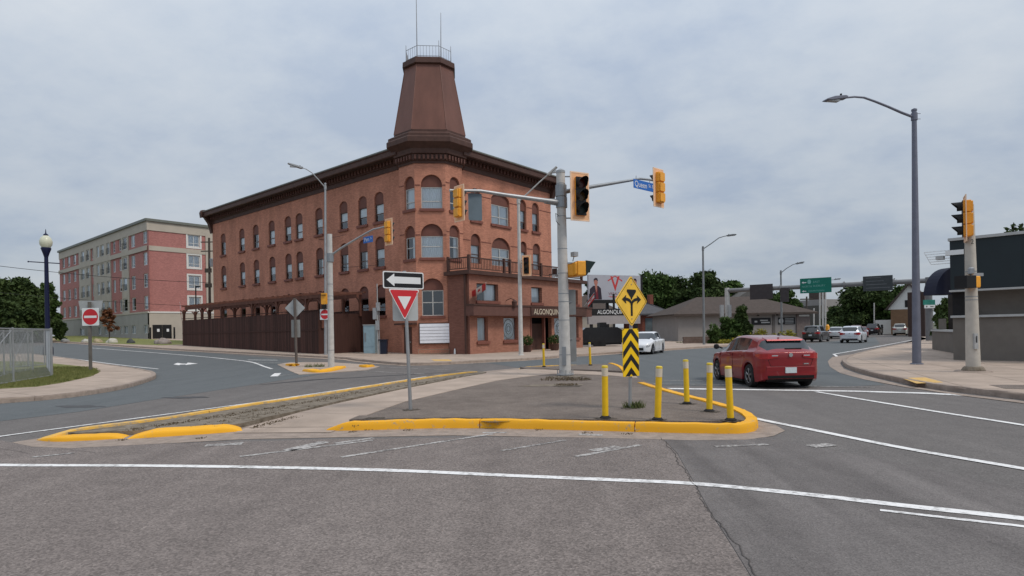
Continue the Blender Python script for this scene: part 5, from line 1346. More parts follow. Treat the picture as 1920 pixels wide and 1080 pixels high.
segs = [(280, 243, 'b', [(269, 277), (246, 254)]), (243, 230, 's', [(232, 240)]), (230, 209, 'b', [(223.5, 228.5), (212, 217)]), (209, 177, 's', [(202, 207.5), (191, 197), (183, 188)]), (177, 171.5, 'b', [(172.5, 176)]),
        (171.5, 150, 's', [(164, 169), (154, 160)]), (150, 134, 'b', [(146.5, 149.5), (137.5, 143)]), (134, 112, 'b', [(127, 132), (117, 122)])]
m_aglass = mat('sky_tinted_window_glass', (.15, .19, .21), .12, var=.4, vscale=.7, spec=.8); m_awhite = mat('white_window_trim', (.66, .66, .63), .6, var=.04)  # m_aglass: reflected sky is put into the glass base colour
LAe = x(112)
allh = []
for p0, p1, kd, wn in segs:
    a, b = x(p1), x(p0); mt = m_abrickL if kd == 'b' else m_stone; hs = []
    for w0, w1 in wn:
        for k, (z0_, z1_) in enumerate(zr_): hs.append((x(w0), x(w1), z0_, z1_))
    y_ = 0.0 if kd == 'b' else -.12
    mb = MB(AL); wall(mb, a, b, q[3], q[0], hs, .22, y_)
    if kd == 's': mb.P([(a, y_, q[3]), (a, 0, q[3]), (a, 0, q[0]), (a, y_, q[0])], 0, True); mb.P([(b, y_, q[3]), (b, 0, q[3]), (b, 0, q[0]), (b, y_, q[0])])
    mb.build('stone_bay' if kd == 's' else 'brick_bay', mt, apt)
    for h in hs: window(apt, AL, h, dep=.2, curtain=random.choice((None, 'upper', 'full', 'left', 'sides', None)), frame=m_awhite, sill=False, glassm=None, wide=False, mid=.3, y=y_, w=.13)
    if kd == 's':
        for w0, w1 in wn[:2]:
            for z0_, z1_ in zr_:
                mb = MB(AL)
                n = 7
                for i in range(n): xx = x(w1) + (x(w0) - x(w1)) * 0 + i * (x(w1) - x(w0)) / (n - 1) if False else x(w0) + i * (x(w1) - x(w0)) / (n - 1); mb.box(xx - .01, xx + .01, -.2, -.18, z0_, z0_ + .9)
                mb.box(x(w0), x(w1), -.21, -.17, z0_ + .9, z0_ + .94); mb.build('juliet_railing', m_black, apt, stuff=True)
gh = [(x(a), x(b), zg_[0], zg_[1]) for a, b in ((270, 277), (247, 255), (233, 240), (226, 230), (213, 217), (196, 202), (184, 190), (150, 158))]
mb = MB(AL); wall(mb, LAe, -.0, -1, q[3], gh, .2, -.15); mb.build('stone_base', m_stonel, apt)
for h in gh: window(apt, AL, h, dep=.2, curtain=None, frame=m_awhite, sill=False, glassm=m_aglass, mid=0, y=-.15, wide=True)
MB(AL).box(LAe, .05, -.18, -.125, q[2], q[1]).build('stone_band', m_stone, apt)
LR_ = 26
rh = [(AR.px(353, y0)[0], AR.px(376, y0)[0], AR.px(365, y0)[1], AR.px(365, y1)[1]) for y0, y1 in ((459, 438), (500, 478), (540, 517), (580, 557))]
xm0, xm1 = avg([h[0] for h in rh]), avg([h[1] for h in rh]); rh = [(xm0, xm1, a[0], a[1]) for a in zr_]
xp = AR.px(386, 520)[0]
mb = MB(AR); wall(mb, 0, xp, q[3], q[0], rh, .2); mb.build('brick_wall', m_abrick, apt)
for h in rh: window(apt, AR, h, dep=.2, curtain='full', frame=m_awhite, sill=False, wide=True, mid=.3, w=.14); 
for h in rh:
    mb = MB(AR); t_ = .22
    mb.box(h[0] - t_, h[1] + t_, -.05, .0, h[3], h[3] + t_); mb.box(h[0] - t_, h[1] + t_, -.05, .0, h[2] - t_, h[2]); mb.box(h[0] - t_, h[0], -.05, .0, h[2], h[3]); mb.box(h[1], h[1] + t_, -.05, .0, h[2], h[3]); mb.build('window_surround', m_awhite, apt)
inside(apt, AL, LAe, -.3, 0, q[0], .8); inside(apt, AR, .2, LR_, 0, q[0], .8)
MB(AR).box(xp, LR_, -.12, 0, q[3], q[0]).build('stone_pier', m_stone, apt)
MB(AR).box(-.0, LR_, -.15, 0, -1, q[3]).build('stone_base', m_stone, apt)
MB(AR).box(-.02, xp - .01, -.08, -.002, q[2], q[1]).build('stone_band', m_stone, apt)
MB(AR).box(-.2, LR_, -.22, 0, q[3] - .12, q[3] + .1).build('belt_course', m_awhite, apt)
MB(AL).box(LAe, .2, -.221, 0, q[3] - .121, q[3] + .101).build('belt_course', m_stone, apt)
for fr, a, b in ((AL, LAe, .12), (AR, -.12, LR_)):
    MB(fr).box(a, b, -.10, 0.2, q[0], zt5 - .35).build('parapet', m_stone, apt)
    MB(fr).box(a - .1, b + .1, -.32, .2, zt5 - .347, zt5).build('roof_edge', m_cap, apt)
mb = MB(AL)
mb.P([(LAe, -.1, zt5 - .3), (0, -.1, zt5 - .3), (0, 24, zt5 - .3), (LAe, 24, zt5 - .3)]); mb.P([(LAe, 0, -1), (LAe, 24, -1), (LAe, 24, zt5 - .3), (LAe, 0, zt5 - .3)]); mb.build('flat_roof', m_cap, apt)
MB(AR).box(3, 14, 6, 8, zt5, zt5 + .8).build('roof_equipment', m_greyp, apt)
# end wing farther left and dark service doors
MB(AL).box(LAe - 9, LAe + .0, 2.0, 16, -1, zt5 - 3.2).build('end_wing', m_stone, apt)
gx0_, gx1_ = AR.px(286, 620, -.2)[0], AR.px(322, 620, -.2)[0]; gzt = AR.px(300, 609, -.2)[1]
dr = thing('service_doors', 'black double service doors at the base of the apartment block', 'door', AR((gx0_, -.2, AG)))
for i in range(2):
    w_ = (gx1_ - gx0_) / 2; MB(AR).box(gx0_ + i * w_ + .03, gx0_ + (i + 1) * w_ - .03, -.24, -.151, AG, gzt).build('door_leaf', m_black, dr)
    MB(AR).box(gx0_ + (i + .45) * w_, gx0_ + (i + .7) * w_, -.26, -.241, AG + 1.1, AG + 1.5).build('notice', m_signw, dr)
for px in (282, 327):
    c = AR((AR.px(px, 630, -1.2)[0], -1.2, AG)); single(MB().tube([c, (c[0], c[1], c[2] + 1.7)], .12, 8), 'post', m_black, c, 'thin black post %s of the dark service doors' % ('left' if px < 300 else 'right'), 'post')
# boulders on the lawn
for i, (px, py, w_, col, lb) in enumerate(((95, 632, 16, (.30, .25, .17), 'tan boulder farthest left on the apartment lawn'), (122, 634, 14, (.22, .22, .21), 'small grey boulder second from left on the lawn'), (161, 635, 15, (.42, .41, .37), 'pale rounded boulder by the no entry sign post'),
        (184, 636, 17, (.38, .31, .2), 'tan boulder right of the no entry sign post'), (210, 637, 21, (.46, .44, .38), 'large whitish boulder in the middle of the lawn'), (245, 637, 18, (.07, .075, .075), 'dark grey boulder on the lawn by the block corner'), (304, 639, 28, (.28, .24, .22), 'wide flat pinkish boulder in front of the service doors'))):
    Y = 74.0; c = at(px, py, Y); u = c.x; Y = 74 - (px - 95) * .04; c = at(px, py, Y); c.z = gz(c.x, c.y) + .15
    r = w_ / 2 / F * Y; mb = MB(); n, mrg = 12, 7; rs = random.Random(i)
    off_ = Vector((rs.random() * 9, rs.random() * 9, 0))
    for a in range(mrg + 1):
        for b_ in range(n):
            th_ = math.pi / 2 * a / mrg * 1.0; ph = 2 * math.pi * b_ / n; d = Vector((math.cos(ph) * math.cos(th_), math.sin(ph) * math.cos(th_) * .8, math.sin(th_) * .8)); k = 1 + .35 * noise.noise(d * 1.6 + off_)
            mb.v.append(tuple(c + d * r * k))
    for a in range(mrg):
        for b_ in range(n): mb.f.append([a * n + b_, a * n + (b_ + 1) % n, (a + 1) * n + (b_ + 1) % n, (a + 1) * n + b_]); mb.m.append(0)
    single(mb, 'boulder', mat('boulder_stone', col, .9, var=.2, vscale=2), c, lb, 'boulder', 'boulders on the apartment lawn')
# ------------------------------------------------------------------ trees and shrubs
def blob_leaves(mb, c, rx, ry, rz, n, s, flat=.0):
    for _ in range(n):
        d = Vector((random.gauss(0, 1), random.gauss(0, 1), random.gauss(0, 1))).normalized(); k = random.random() ** .28
        leaf(mb, Vector((c[0] + d.x * rx * k, c[1] + d.y * ry * k, c[2] + d.z * rz * k)), s * random.uniform(.6, 1.3))
def tree(base, h, w, label, mt=None, nb=26, nl=300, s=.28, trunk=.28, lift=.12, group='background trees', seed=1, name='tree', cat='tree'):
    random.seed(seed); base = Vector(base); th = thing(name, label, cat, base, group)
    tz = h * .45
    MB().tube([base - Vector((0, 0, .2)), base + Vector((.05 * w, 0, tz * .5)), base + Vector((0, 0, tz)), base + Vector((0, 0, h * .8))], [trunk, trunk * .8, trunk * .55, trunk * .15], 8).build('trunk', m_bark, th)
    mb = MB(); lm = MB()
    for i in range(int(nb * 1.5)):
        a = random.uniform(0, 6.283); t = random.random(); z = h * (lift + (1 - lift) * (t * .86 + .06)); env = math.sin(math.pi * min(1, (t * .8 + .18))) ** .6
        rr = w / 2 * env * random.uniform(.35, .92); c = base + Vector((rr * math.cos(a), rr * math.sin(a), z)); r = w * random.uniform(.075, .16)
        blob_leaves(mb, c, r * 1.25, r * 1.25, r * .85, int(nl * .62), s * random.choice((.75, .9, 1.1))); blob_leaves(mb, c, r * 1.7, r * 1.7, r * 1.25, int(nl * .08), s * .8)
        if i % 3 == 0: lm.tube([base + Vector((0, 0, min(z * .75, tz))), c], [trunk * .3, trunk * .08], 5)
    blob_leaves(mb, base + Vector((0, 0, h * (lift + (1 - lift) * .5))), w * .30, w * .30, h * (1 - lift) * .33, int(nl * nb * .22), s * 1.2)
    lm.build('limbs', m_bark, th); mb.build('crown', mt or m_leafd, th); return th
m_bark = mat('grey_brown_bark', (.08, .06, .045), .9, var=.3, vscale=4)
def T(px, toppy, wpx, Y, label, **k):
    c = at(px, 640, Y); zb_ = gz(c.x, c.y); h = at(px, toppy, Y).z - zb_; return tree((c.x, c.y, zb_), h, wpx / F * Y, label, **k)
T(-60, 520, 150, 92, 'broad dark tree at the far left edge behind the fence', seed=1)
T(30, 516, 110, 88, 'large dark green tree behind the chain link fence', seed=2, nb=32)
T(86, 528, 52, 100, 'lighter green tree behind the globe street light', mt=m_leafm, seed=3)
T(4, 560, 90, 72, 'lower dark tree behind the fence at the left edge', seed=4, lift=.0)
T(66, 575, 50, 74, 'lower bushy tree between the fence and the lamp post', seed=5, lift=.0)
T(112, 600, 24, 78, 'dark shrub at the left end of the apartment block', seed=6, lift=0, nb=12, s=.2, trunk=.12)
T(204, 578, 34, 76, 'slim young reddish tree on the lawn before the apartments', seed=7, mt=m_leafr, nb=9, nl=60, s=.17, trunk=.07, lift=.25)
T(1112, 516, 40, 105, 'tree crown just left of the billboard', seed=8, nb=14)
T(1225, 506, 112, 96, 'rounded tree right of the billboard', mt=m_leafm, seed=9, nb=30)
T(1270, 520, 104, 100, 'dark tree behind the brick house', seed=10)
T(1322, 508, 96, 92, 'tall broad dark tree behind the brown roofed building', seed=11, nb=34)
T(1372, 528, 92, 98, 'lighter tree right of the tall broad tree', mt=m_leafm, seed=12)
T(1428, 545, 84, 112, 'wide tree rising behind the brown hip roof left of the gantry signs', mt=m_leafm, seed=31)
T(1415, 556, 60, 110, 'lower tree behind the brown hip roof', seed=13)
T(1474, 543, 60, 104, 'mid green tree behind the gantry beam', seed=14, mt=m_leafm)
T(1520, 578, 40, 160, 'distant tree beyond the green guide sign', seed=15, nb=12)
T(1612, 545, 80, 120, 'dark tree at the left of the avenue tree group', seed=16)
T(1640, 527, 132, 112, 'large dark tree hanging over the avenue', seed=17, nb=36)
T(1688, 538, 78, 108, 'green tree at the right of the avenue tree group', mt=m_leafm, seed=18)
T(1575, 575, 60, 135, 'dark tree beyond the sign posts on the avenue', seed=19)
T(1590, 600, 90, 118, 'low dark tree mass under the avenue trees', seed=20, lift=0)
T(1640, 596, 90, 112, 'low dark bush mass left of the white gabled house', seed=21, lift=0)
T(1772, 560, 44, 48, 'small dark tree in the gap behind the round awning', seed=22, nb=12, s=.18, trunk=.12)
T(1550, 612, 70, 100, 'low dark hedge behind the grey car', seed=29, lift=0, nb=14)
T(1480, 605, 70, 95, 'low dark shrub behind the brick end of the building', seed=30, lift=0, nb=14)
def conifer(px, toppy, Y, w, label, seed):
    random.seed(seed); c = at(px, 500, Y); top = at(px, toppy, Y).z; zb_ = -0.1; th = thing('spruce_tree', label, 'tree', (c.x, c.y, zb_), 'spruces behind the dark building')
    MB().tube([(c.x, c.y, zb_), (c.x, c.y, top)], [.25, .03], 7).build('trunk', m_bark, th); mb = MB(); z = zb_ + 1
    while z < top:
        r = w * (top - z) / (top - zb_) * 1.6 + .12
        for _ in range(int(40 * r) + 8):
            a = random.uniform(0, 6.28); k = random.random() ** .6 * r; leaf(mb, Vector((c.x + k * math.cos(a), c.y + k * math.sin(a), z - k * .35 + random.uniform(-.1, .1))), .16)
        z += .3
    mb.build('crown', m_leafd, th)
conifer(1889, 428, 50, 1.5, 'left spruce top above the dark building', 23)
conifer(1902, 417, 50, 1.6, 'middle and tallest spruce top above the dark building', 24)
conifer(1916, 421, 50, 1.7, 'right spruce top above the dark building', 25)
T(1390, 572, 42, 62, 'green leafy tree in front of the brown roofed building', seed=26, nb=18, s=.17, trunk=.12, lift=.05)
T(1366, 592, 50, 61, 'loose green shrub left of the leafy tree by the avenue', seed=27, mt=m_leafm, nb=16, nl=160, s=.13, trunk=.06, lift=.0, name='shrub', cat='shrub')
T(1340, 606, 40, 60, 'low green shrub behind the timber planter', seed=28, mt=m_leafm, nb=8, nl=120, s=.12, trunk=.05, lift=.0, name='shrub', cat='shrub')
def bush(px0, px1, yt_, yb_, Y, mt, label, n=2200, s=.09):
    a, b = at(px0, yb_, Y), at(px1, yb_, Y); z0_ = gz(a.x, Y); hh = at(px0, yt_, Y).z - z0_; mb = MB()
    for _ in range(n): t = random.random(); k = .5 + .5 * abs(noise.noise(Vector((t * 7, px0, 0)))) * 2; leaf(mb, Vector((a.x + (b.x - a.x) * t, Y + random.uniform(-.7, .7), z0_ + random.random() * hh * min(1, k))), s)
    single(mb, 'shrub', mt, (a.x, Y, z0_), label, 'shrub')
bush(1408, 1442, 615, 640, 60, m_leafy, 'yellow flowering shrub under the dark posters'); bush(1442, 1490, 619, 640, 60.5, m_leafy, 'yellow green low shrubs left of the brick pier')
bush(1345, 1412, 630, 645, 59.5, m_leafy, 'low yellowish grass strip behind the red car'); bush(1270, 1345, 640, 650, 66, m_leafm, 'thin green planting on the timber bank', 900)
random.seed(99)
# ------------------------------------------------------------------ billboard group
Yb = 68.0
a = at(1103, 515, Yb); bb = at(1201, 506, Yb + 2.6)
yb = math.atan2(bb.y - a.y, bb.x - a.x); BF = Fr(a.x, a.y, yb); bw_ = (bb - a).to_2d().length
z1_, z0_ = BF.px(1103, 515)[1], BF.px(1103, 562)[1]
g0 = gz(a.x, a.y)
m_bb = mat('billboard_print', (.40, .41, .46), .5, var=.05, vscale=.5); m_skin = mat('printed_skin', (.40, .17, .13), .6, var=.05); m_jacket = mat('printed_dark_jacket', (.03, .022, .035), .6); m_logo = mat('printed_red_logo', (.50, .05, .05), .5, var=.05)
m_maroon = mat('printed_maroon', (.16, .02, .03), .6)
bl = thing('billboard', 'roadside billboard with a red V logo between two people in dark jackets', 'billboard', BF((bw_ / 2, 0, g0)))
MB(BF).box(0, bw_, 0, .25, z0_, z1_).build('billboard_panel', m_bb, bl)
MB(BF).box(bw_ - .02, bw_ + .22, -.04, .4, z0_ - .3, z1_ + .03).build('edge_frame', m_black, bl)
MB(BF).box(-.1, bw_, -.35, .3, z0_ - .38, z0_ - .02).build('catwalk', m_black, bl)
for xx in (.5, 2.6, bw_ - .6): MB(BF).box(xx - .13, xx + .13, .26, .55, g0 - .2, z0_ + .5).build('post', m_black, bl)
Hh = z1_ - z0_
def el(cx, cz, rx, rz, n=16): return [(cx + rx * math.cos(-2 * math.pi * i / n), cz + rz * math.sin(-2 * math.pi * i / n)) for i in range(n)]
def flat(mb, pts, y): mb.P([(p[0], y, p[1]) for p in pts][::-1])
for cx, nm in ((.95, 'printed_person'), (bw_ - .8, 'printed_person')):
    mb = MB(BF); c_ = [(cx - .85, z0_ + .03), (cx - .8, z0_ + Hh * .42), (cx - .35, z0_ + Hh * .56), (cx + .3, z0_ + Hh * .56), (cx + .62, z0_ + Hh * .46), (cx + .74, z0_ + .03)]
    flat(mb, c_[::-1], -.004); o = mb.build(nm, m_jacket, bl)
    mb = MB(BF); flat(mb, el(cx, z0_ + Hh * .70, .24, .36), -.008); flat(mb, [(cx - .12, z0_ + Hh * .5), (cx - .12, z0_ + Hh * .64), (cx + .14, z0_ + Hh * .64), (cx + .16, z0_ + Hh * .5), (cx + .05, z0_ + Hh * .28)][::-1], -.007); mb.build('printed_face', m_skin, o)
    mb = MB(BF); flat(mb, [(cx - .27, z0_ + Hh * .72), (cx - .28, z0_ + Hh * .82), (cx - .1, z0_ + Hh * .88), (cx + .16, z0_ + Hh * .87), (cx + .27, z0_ + Hh * .78), (cx + .2, z0_ + Hh * .74), (cx + .1, z0_ + Hh * .79), (cx - .16, z0_ + Hh * .79)][::-1], -.010); mb.build('printed_hair', m_jacket, o)
    mb = MB(BF); flat(mb, [(cx - .05, z0_ + .05), (cx - .08, z0_ + Hh * .48), (cx + .2, z0_ + Hh * .45), (cx + .3, z0_ + .05)][::-1], -.0055); mb.build('printed_shirt', m_maroon, o)
cx = bw_ * .50; mb = MB(BF); zt_v = z1_ - .12
for s_ in (-1, 1): flat(mb, [(cx, z1_ - Hh * .66), (cx + s_ * .62, zt_v), (cx + s_ * .36, zt_v), (cx, z1_ - Hh * .42)][::-1 if s_ < 0 else 1], -.006)
for s_ in (-1, 1): flat(mb, [(cx + s_ * .98, zt_v - .48), (cx + s_ * .9, zt_v - .60), (cx, zt_v - .02), (cx, zt_v + .10)][::-1 if s_ > 0 else 1], -.007)
mb.build('logo', m_logo, bl)
mb = MB(BF); mb.text('VREALTY', .42, cx, -.006, z1_ - Hh * .76, wide=1.05); mb.build('lettering', m_maroon, bl)
mb = MB(BF); mb.box(cx - .9, cx + .9, -.006, -.004, z1_ - Hh * .87, z1_ - Hh * .855); mb.box(cx - .7, cx + .8, -.006, -.004, z0_ + .28, z0_ + .33); mb.build('printed_line', m_logo, bl)
Ys = Yb - 3
a = at(1103, 600, Ys); SF = Fr(a.x, a.y, yb); z1s, z0s = SF.px(1110, 579)[1], SF.px(1110, 592)[1]; z2s = SF.px(1110, 608)[1]; sx1 = SF.px(1200, 590)[0]; gs0 = gz(a.x, a.y)
rs_ = thing('roadside_sign', 'low roadside sign with ALGONQUIN in white letters on a black strip and blank grey board', 'sign', SF((sx1 / 2, 0, gs0)))
MB(SF).box(.05, sx1, 0, .22, z0s, z1s).build('name_strip', m_black, rs_); MB(SF).box(0, sx1, -.05, .25, z2s, z0s - .003).build('blank_board', mat('grey_board', (.32, .30, .30), .6, var=.08), rs_)
mb = MB(SF); mb.text('ALGONQUIN', .62, SF.px(1120, 586)[0], -.006, (z0s + z1s) / 2, align='LEFT', wide=.9); mb.build('lettering', m_signw, rs_)
for xx in (.35, sx1 * .5, sx1 - .4): MB(SF).box(xx - .09, xx + .09, .03, .2, gs0 - .1, z2s).build('post', m_black, rs_); MB(SF).box(xx - .09, xx + .09, .03, .2, z1s, z1s + 1.6).build('post', m_black, rs_)
# black covered trailer under the board
a = G(1092, 645); TF = Fr(at(1093, 640, 57).x, 57, RAD(4), .0); tw = TF.px(1168, 640)[0]; tz = TF.px(1110, 614)[1]; tg = gz(TF.x, 57)
trl = thing('covered_trailer', 'long black covered trailer parked in front of the billboard', 'trailer', (TF.x, 57, tg))
MB(TF).prism([(0, tg + .45), (0, tz - .25), (.3, tz), (tw - .5, tz), (tw, tz - .3), (tw, tg + .45)], 0, 2.2).build('trailer_body', m_blackg, trl)
MB(TF).box(.1, tw - .1, .1, 2.1, tg + .28, tg + .46).build('chassis', m_black, trl)
for xx in (tw * .35, tw * .48): MB(TF).tube([(xx, -.02, tg + .36), (xx, .22, tg + .36)], .36, 16).build('wheel', m_rubber, trl)
MB(TF).box(tw * .45, tw * .62, .4, 1.6, tz + .003, tz + .45).build('roof_hatch', m_black, trl)
# ------------------------------------------------------------------ houses and shops beyond
m_shingle = mat('dark_brown_shingles', (.075, .058, .050), .9, var=.2, vscale=3, bump=.3, bscale=15)
m_stucco = mat('grey_stucco', (.27, .255, .245), .9, var=.07, vscale=1)
m_hbrick = brick('house_brick', (.24, .085, .06), .2)
def hiproof(mb, x0, x1, y0, y1, z, h, o=.5, inset=None):
    i = inset if inset is not None else (y1 - y0) / 2
    c = [(x0 - o, y0 - o, z), (x1 + o, y0 - o, z), (x1 + o, y1 + o, z), (x0 - o, y1 + o, z)]; r = [(x0 + i, (y0 + y1) / 2, z + h), (x1 - i, (y0 + y1) / 2, z + h)]
    mb.P([c[0], c[1], r[1], r[0]]); mb.P([c[1], c[2], r[1]]); mb.P([c[2], c[3], r[0], r[1]]); mb.P([c[3], c[0], r[0]]); mb.P(c[::-1])
    mb.box(x0 - o, x1 + o, y0 - o - .02, y0 - o + .1, z - .22, z - .002)
Yc = 72
a = at(1272, 640, Yc); CF = Fr(a.x, a.y, RAD(4)); gC = gz(a.x, a.y); X = lambda p, y=620, d=0: CF.px(p, y, d)[0]; Zc = lambda y, d=0, p=1350: CF.px(p, y, d)[1]
shop = thing('brown_roof_building', 'long low grey building with a brown hip roof and two dark posters', 'building', CF((X(1390), 0, gC)))
zE = Zc(588, -.5)
MB(CF).box(0, X(1493), 0, 10, gC - .5, zE).build('grey_wall', m_stucco, shop)
mb = MB(CF); hiproof(mb, 0, X(1518), 0, 10, zE + .02, Zc(557, 5) - zE, .7, 4.2); mb.build('hip_roof', m_shingle, shop)
mb = MB(CF); x0_, x1_ = X(1318, 570, 3), X(1362, 570, 3); hiproof(mb, x0_ - 2, x1_, 2.6, 8, zE + .9, 1.15, .2, 2.0); mb.build('raised_roof', m_shingle, shop)
MB(CF).box(X(1448), X(1453), -.06, -.002, gC, zE).build('wall_trim', mat('dark_grey_trim', (.12, .11, .105), .8), shop)
MB(CF).box(X(1493) + .002, X(1518), -.15, 9.9, gC - .5, zE).build('brick_pier', m_hbrick if False else mat('grey_brown_brick', (.17, .14, .13), .9, var=.15, vscale=5), shop)
MB(CF).box(X(1497), X(1516), -.25, -.152, Zc(596), Zc(592.5)).build('pier_cap', m_awhite, shop)
for p0_, p1_, n_, lb in ((1409, 1445, 0, 'left dark poster on the grey wall'), (1459, 1491, 1, 'right dark poster with a round white emblem')):
    w_ = thing('poster', lb + ' of the brown roofed building', 'poster', CF((X((p0_ + p1_) / 2), -.02, Zc(612)))); x0_, x1_ = X(p0_), X(p1_); z0p, z1p = Zc(610.5), Zc(597.5)
    MB(CF).box(x0_, x1_, -.05, -.003, z0p, z1p).build('poster_panel', m_signblk, w_)
    mb = MB(CF)
    if n_ == 0:
        for q_ in ((.16, .30, .35, .6), (.45, .85, .55, .72), (.5, .95, .25, .42)): mb.box(x0_ + (x1_ - x0_) * q_[0], x0_ + (x1_ - x0_) * q_[1], -.056, -.051, z0p + (z1p - z0p) * q_[2], z0p + (z1p - z0p) * q_[3])
    else:
        mb.tube([(x0_ + .35, -.056, (z0p + z1p) / 2), (x0_ + .35, -.051, (z0p + z1p) / 2)], .30, 18)
        for k_ in range(4): z_ = z0p + .12 + k_ * .17; mb.box(x0_ + .85, x1_ - .2, -.056, -.051, z_, z_ + .06)
    mb.build('poster_print', m_signback, w_)
for p_ in (1420, 1456): MB(CF).box(X(p_), X(p_) + .18, -.2, -.002, Zc(593.5), Zc(591)).build('wall_light', m_black, shop)
# pale upper-storey house showing over the roof
a = at(1382, 575, 92); HFr = Fr(a.x, a.y, RAD(5)); zt = HFr.px(1400, 560)[1]; wx = HFr.px(1424, 565)[0]; gh0 = gz(a.x, a.y)
hs = thing('white_upper_house', 'white gabled house with tall windows showing above the brown roof', 'house', HFr((wx / 2, 0, gh0)))
MB(HFr).box(0, wx, 0, 7, gh0, zt).build('wall', m_awhite, hs)
MB(HFr).prism([(-.4, zt), (wx / 2, zt + 1.2), (wx + .4, zt)], -.3, 7.3).build('roof', mat('grey_roof', (.13, .125, .12), .9), hs)
for k in range(4):
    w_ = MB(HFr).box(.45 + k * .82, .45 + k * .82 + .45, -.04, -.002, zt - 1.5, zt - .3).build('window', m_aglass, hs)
# dark gable roofs in the middle distance, brick house by the white sedan
a = at(1205, 640, 84); BH = Fr(a.x, a.y, RAD(8)); gb = gz(a.x, a.y); wx = BH.px(1258, 620)[0]; ze = BH.px(1230, 588)[1]
bh = thing('brick_house', 'small red brick house with a dark hip roof behind the white sedan', 'house', BH((wx / 2, 0, gb)))
MB(BH).box(0, wx, 0, 8, gb, ze).build('brick_wall', m_hbrick, bh); mb = MB(BH); hiproof(mb, -1, wx, 0, 8, ze + .01, BH.px(1225, 563)[1] - ze, .5, 3); mb.build('roof', mat('slate_roof', (.085, .085, .092), .9, var=.15), bh)
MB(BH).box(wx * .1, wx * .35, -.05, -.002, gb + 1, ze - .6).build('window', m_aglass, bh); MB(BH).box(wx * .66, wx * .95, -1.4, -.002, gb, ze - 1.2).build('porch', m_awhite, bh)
MB(BH).box(wx * .55, wx * .68, 3, 4, ze + .5, ze + 2.8).build('chimney', m_hbrick, bh)
a = at(1060, 640, 90); OH = Fr(a.x, a.y, RAD(0)); go = gz(a.x, a.y)
wx = OH.px(1150, 600)[0]; ze = OH.px(1110, 580)[1]
oh = thing('pale_house', 'pale grey house with dark roof between the hotel and the billboard', 'house', OH((wx / 2, 0, go))); MB(OH).box(0, wx, 0, 8, go, ze).build('wall', m_stone, oh)
mb = MB(OH); hiproof(mb, 0, wx, 0, 8, ze + .01, 2.4, .5, 3.5); mb.build('roof', m_shingle, oh)
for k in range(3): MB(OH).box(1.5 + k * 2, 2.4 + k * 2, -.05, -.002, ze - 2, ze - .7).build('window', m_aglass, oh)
# timber planter and street clutter left of the shop
pf = CF
a = at(1283, 645, 62); PFm = Fr(a.x, a.y, RAD(12)); gp_ = gz(a.x, a.y); wx = PFm.px(1352, 640)[0]
tp = thing('timber_planter', 'long low brown timber retaining planter beside the parking lot', 'planter', (a.x, a.y, gp_))
for k in range(4): MB(PFm).box(-.05 * (k % 2), wx, 0, .25, gp_ + k * .2, gp_ + k * .2 + .19).build('timber', mat('weathered_timber', (.14, .10, .085), .9, var=.2) if k == 0 else bpy.data.materials['weathered_timber'], tp)
# far avenue buildings
a = at(1546, 640, 150); FB = Fr(a.x, a.y, RAD(25)); gf = 0
m_gb0 = mat('drab_wall', (.09, .085, .075), .9)
fb_ = thing('distant_building', 'distant flat roofed beige building at the end of the avenue', 'building', (a.x, a.y, 0)); zz0 = FB.px(1560, 561)[1]
MB(FB).box(0, 12, 0, 10, -.5, zz0).build('wall', m_stucco, fb_); MB(FB).box(1, 3, 2, 5, zz0, zz0 + 1.8).build('roof_box', m_shingle, fb_); MB(FB).box(-1.2, -.01, -.1, 10, -.5, zz0 - 1.5).build('side_wall', m_gb0, fb_)
a = at(1671, 640, 96); GH = Fr(a.x, a.y, RAD(-38)); wx = GH.px(1712, 600)[0]; zg0, zgp = GH.px(1690, 580)[1], GH.px(1705, 545)[1]
wh = thing('gabled_white_house', 'white gabled house with an ochre lower storey beyond the tall lamp post', 'house', (a.x, a.y, 0))
MB(GH).box(0, wx + 2, 0, 9, -.3, zg0).build('ochre_wall', mat('ochre_wall', (.20, .12, .07), .9), wh)
MB(GH).prism([(-.4, zg0 + .003), (wx * .5 + 1.0, zgp + .9), (wx + 2.6, zg0 + .003)], 0, 9).build('gable', m_awhite, wh)
MB(GH).prism([(-.8, zg0 - .05), (wx * .5 + 1.0, zgp + 1.3), (wx + 3.0, zg0 - .05), (wx + 2.6, zg0 + .0), (wx * .5 + 1.0, zgp + .92), (-.4, zg0 + .0)][::-1], -.4, 9.3).build('roof', m_shingle, wh)
for k in (0, 1): MB(GH).box(1.9 + k * .75, 2.3 + k * .75, -.05, -.002, zg0 + .3, zg0 + 1.4).build('window', m_black, wh)
a = at(1642, 640, 106); s_ = thing('white_shed', 'low white shed wall behind the dark suv on the avenue', 'shed', (a.x, a.y, 0)); SH = Fr(a.x, a.y, RAD(-30)); wx = SH.px(1672, 615)[0]
MB(SH).box(0, wx, 0, 4, -.2, SH.px(1655, 600)[1]).build('wall', m_awhite, s_)
for k in (0, 1): MB(SH).box(.3 + k * .5, .6 + k * .5, -.05, -.002, .2, 1.6).build('window', m_black, s_)
a = at(1703, 640, 80); DB = Fr(a.x, a.y, RAD(-39)); wx = DB.px(1727, 600)[0]; db = thing('dark_brown_building', 'narrow dark brown building directly behind the tall lamp post', 'building', (a.x, a.y, 0))
MB(DB).box(0, wx + .4, 0, 6, -.2, DB.px(1710, 548)[1]).build('wall', mat('dark_brown_wall', (.055, .035, .03), .8), db)
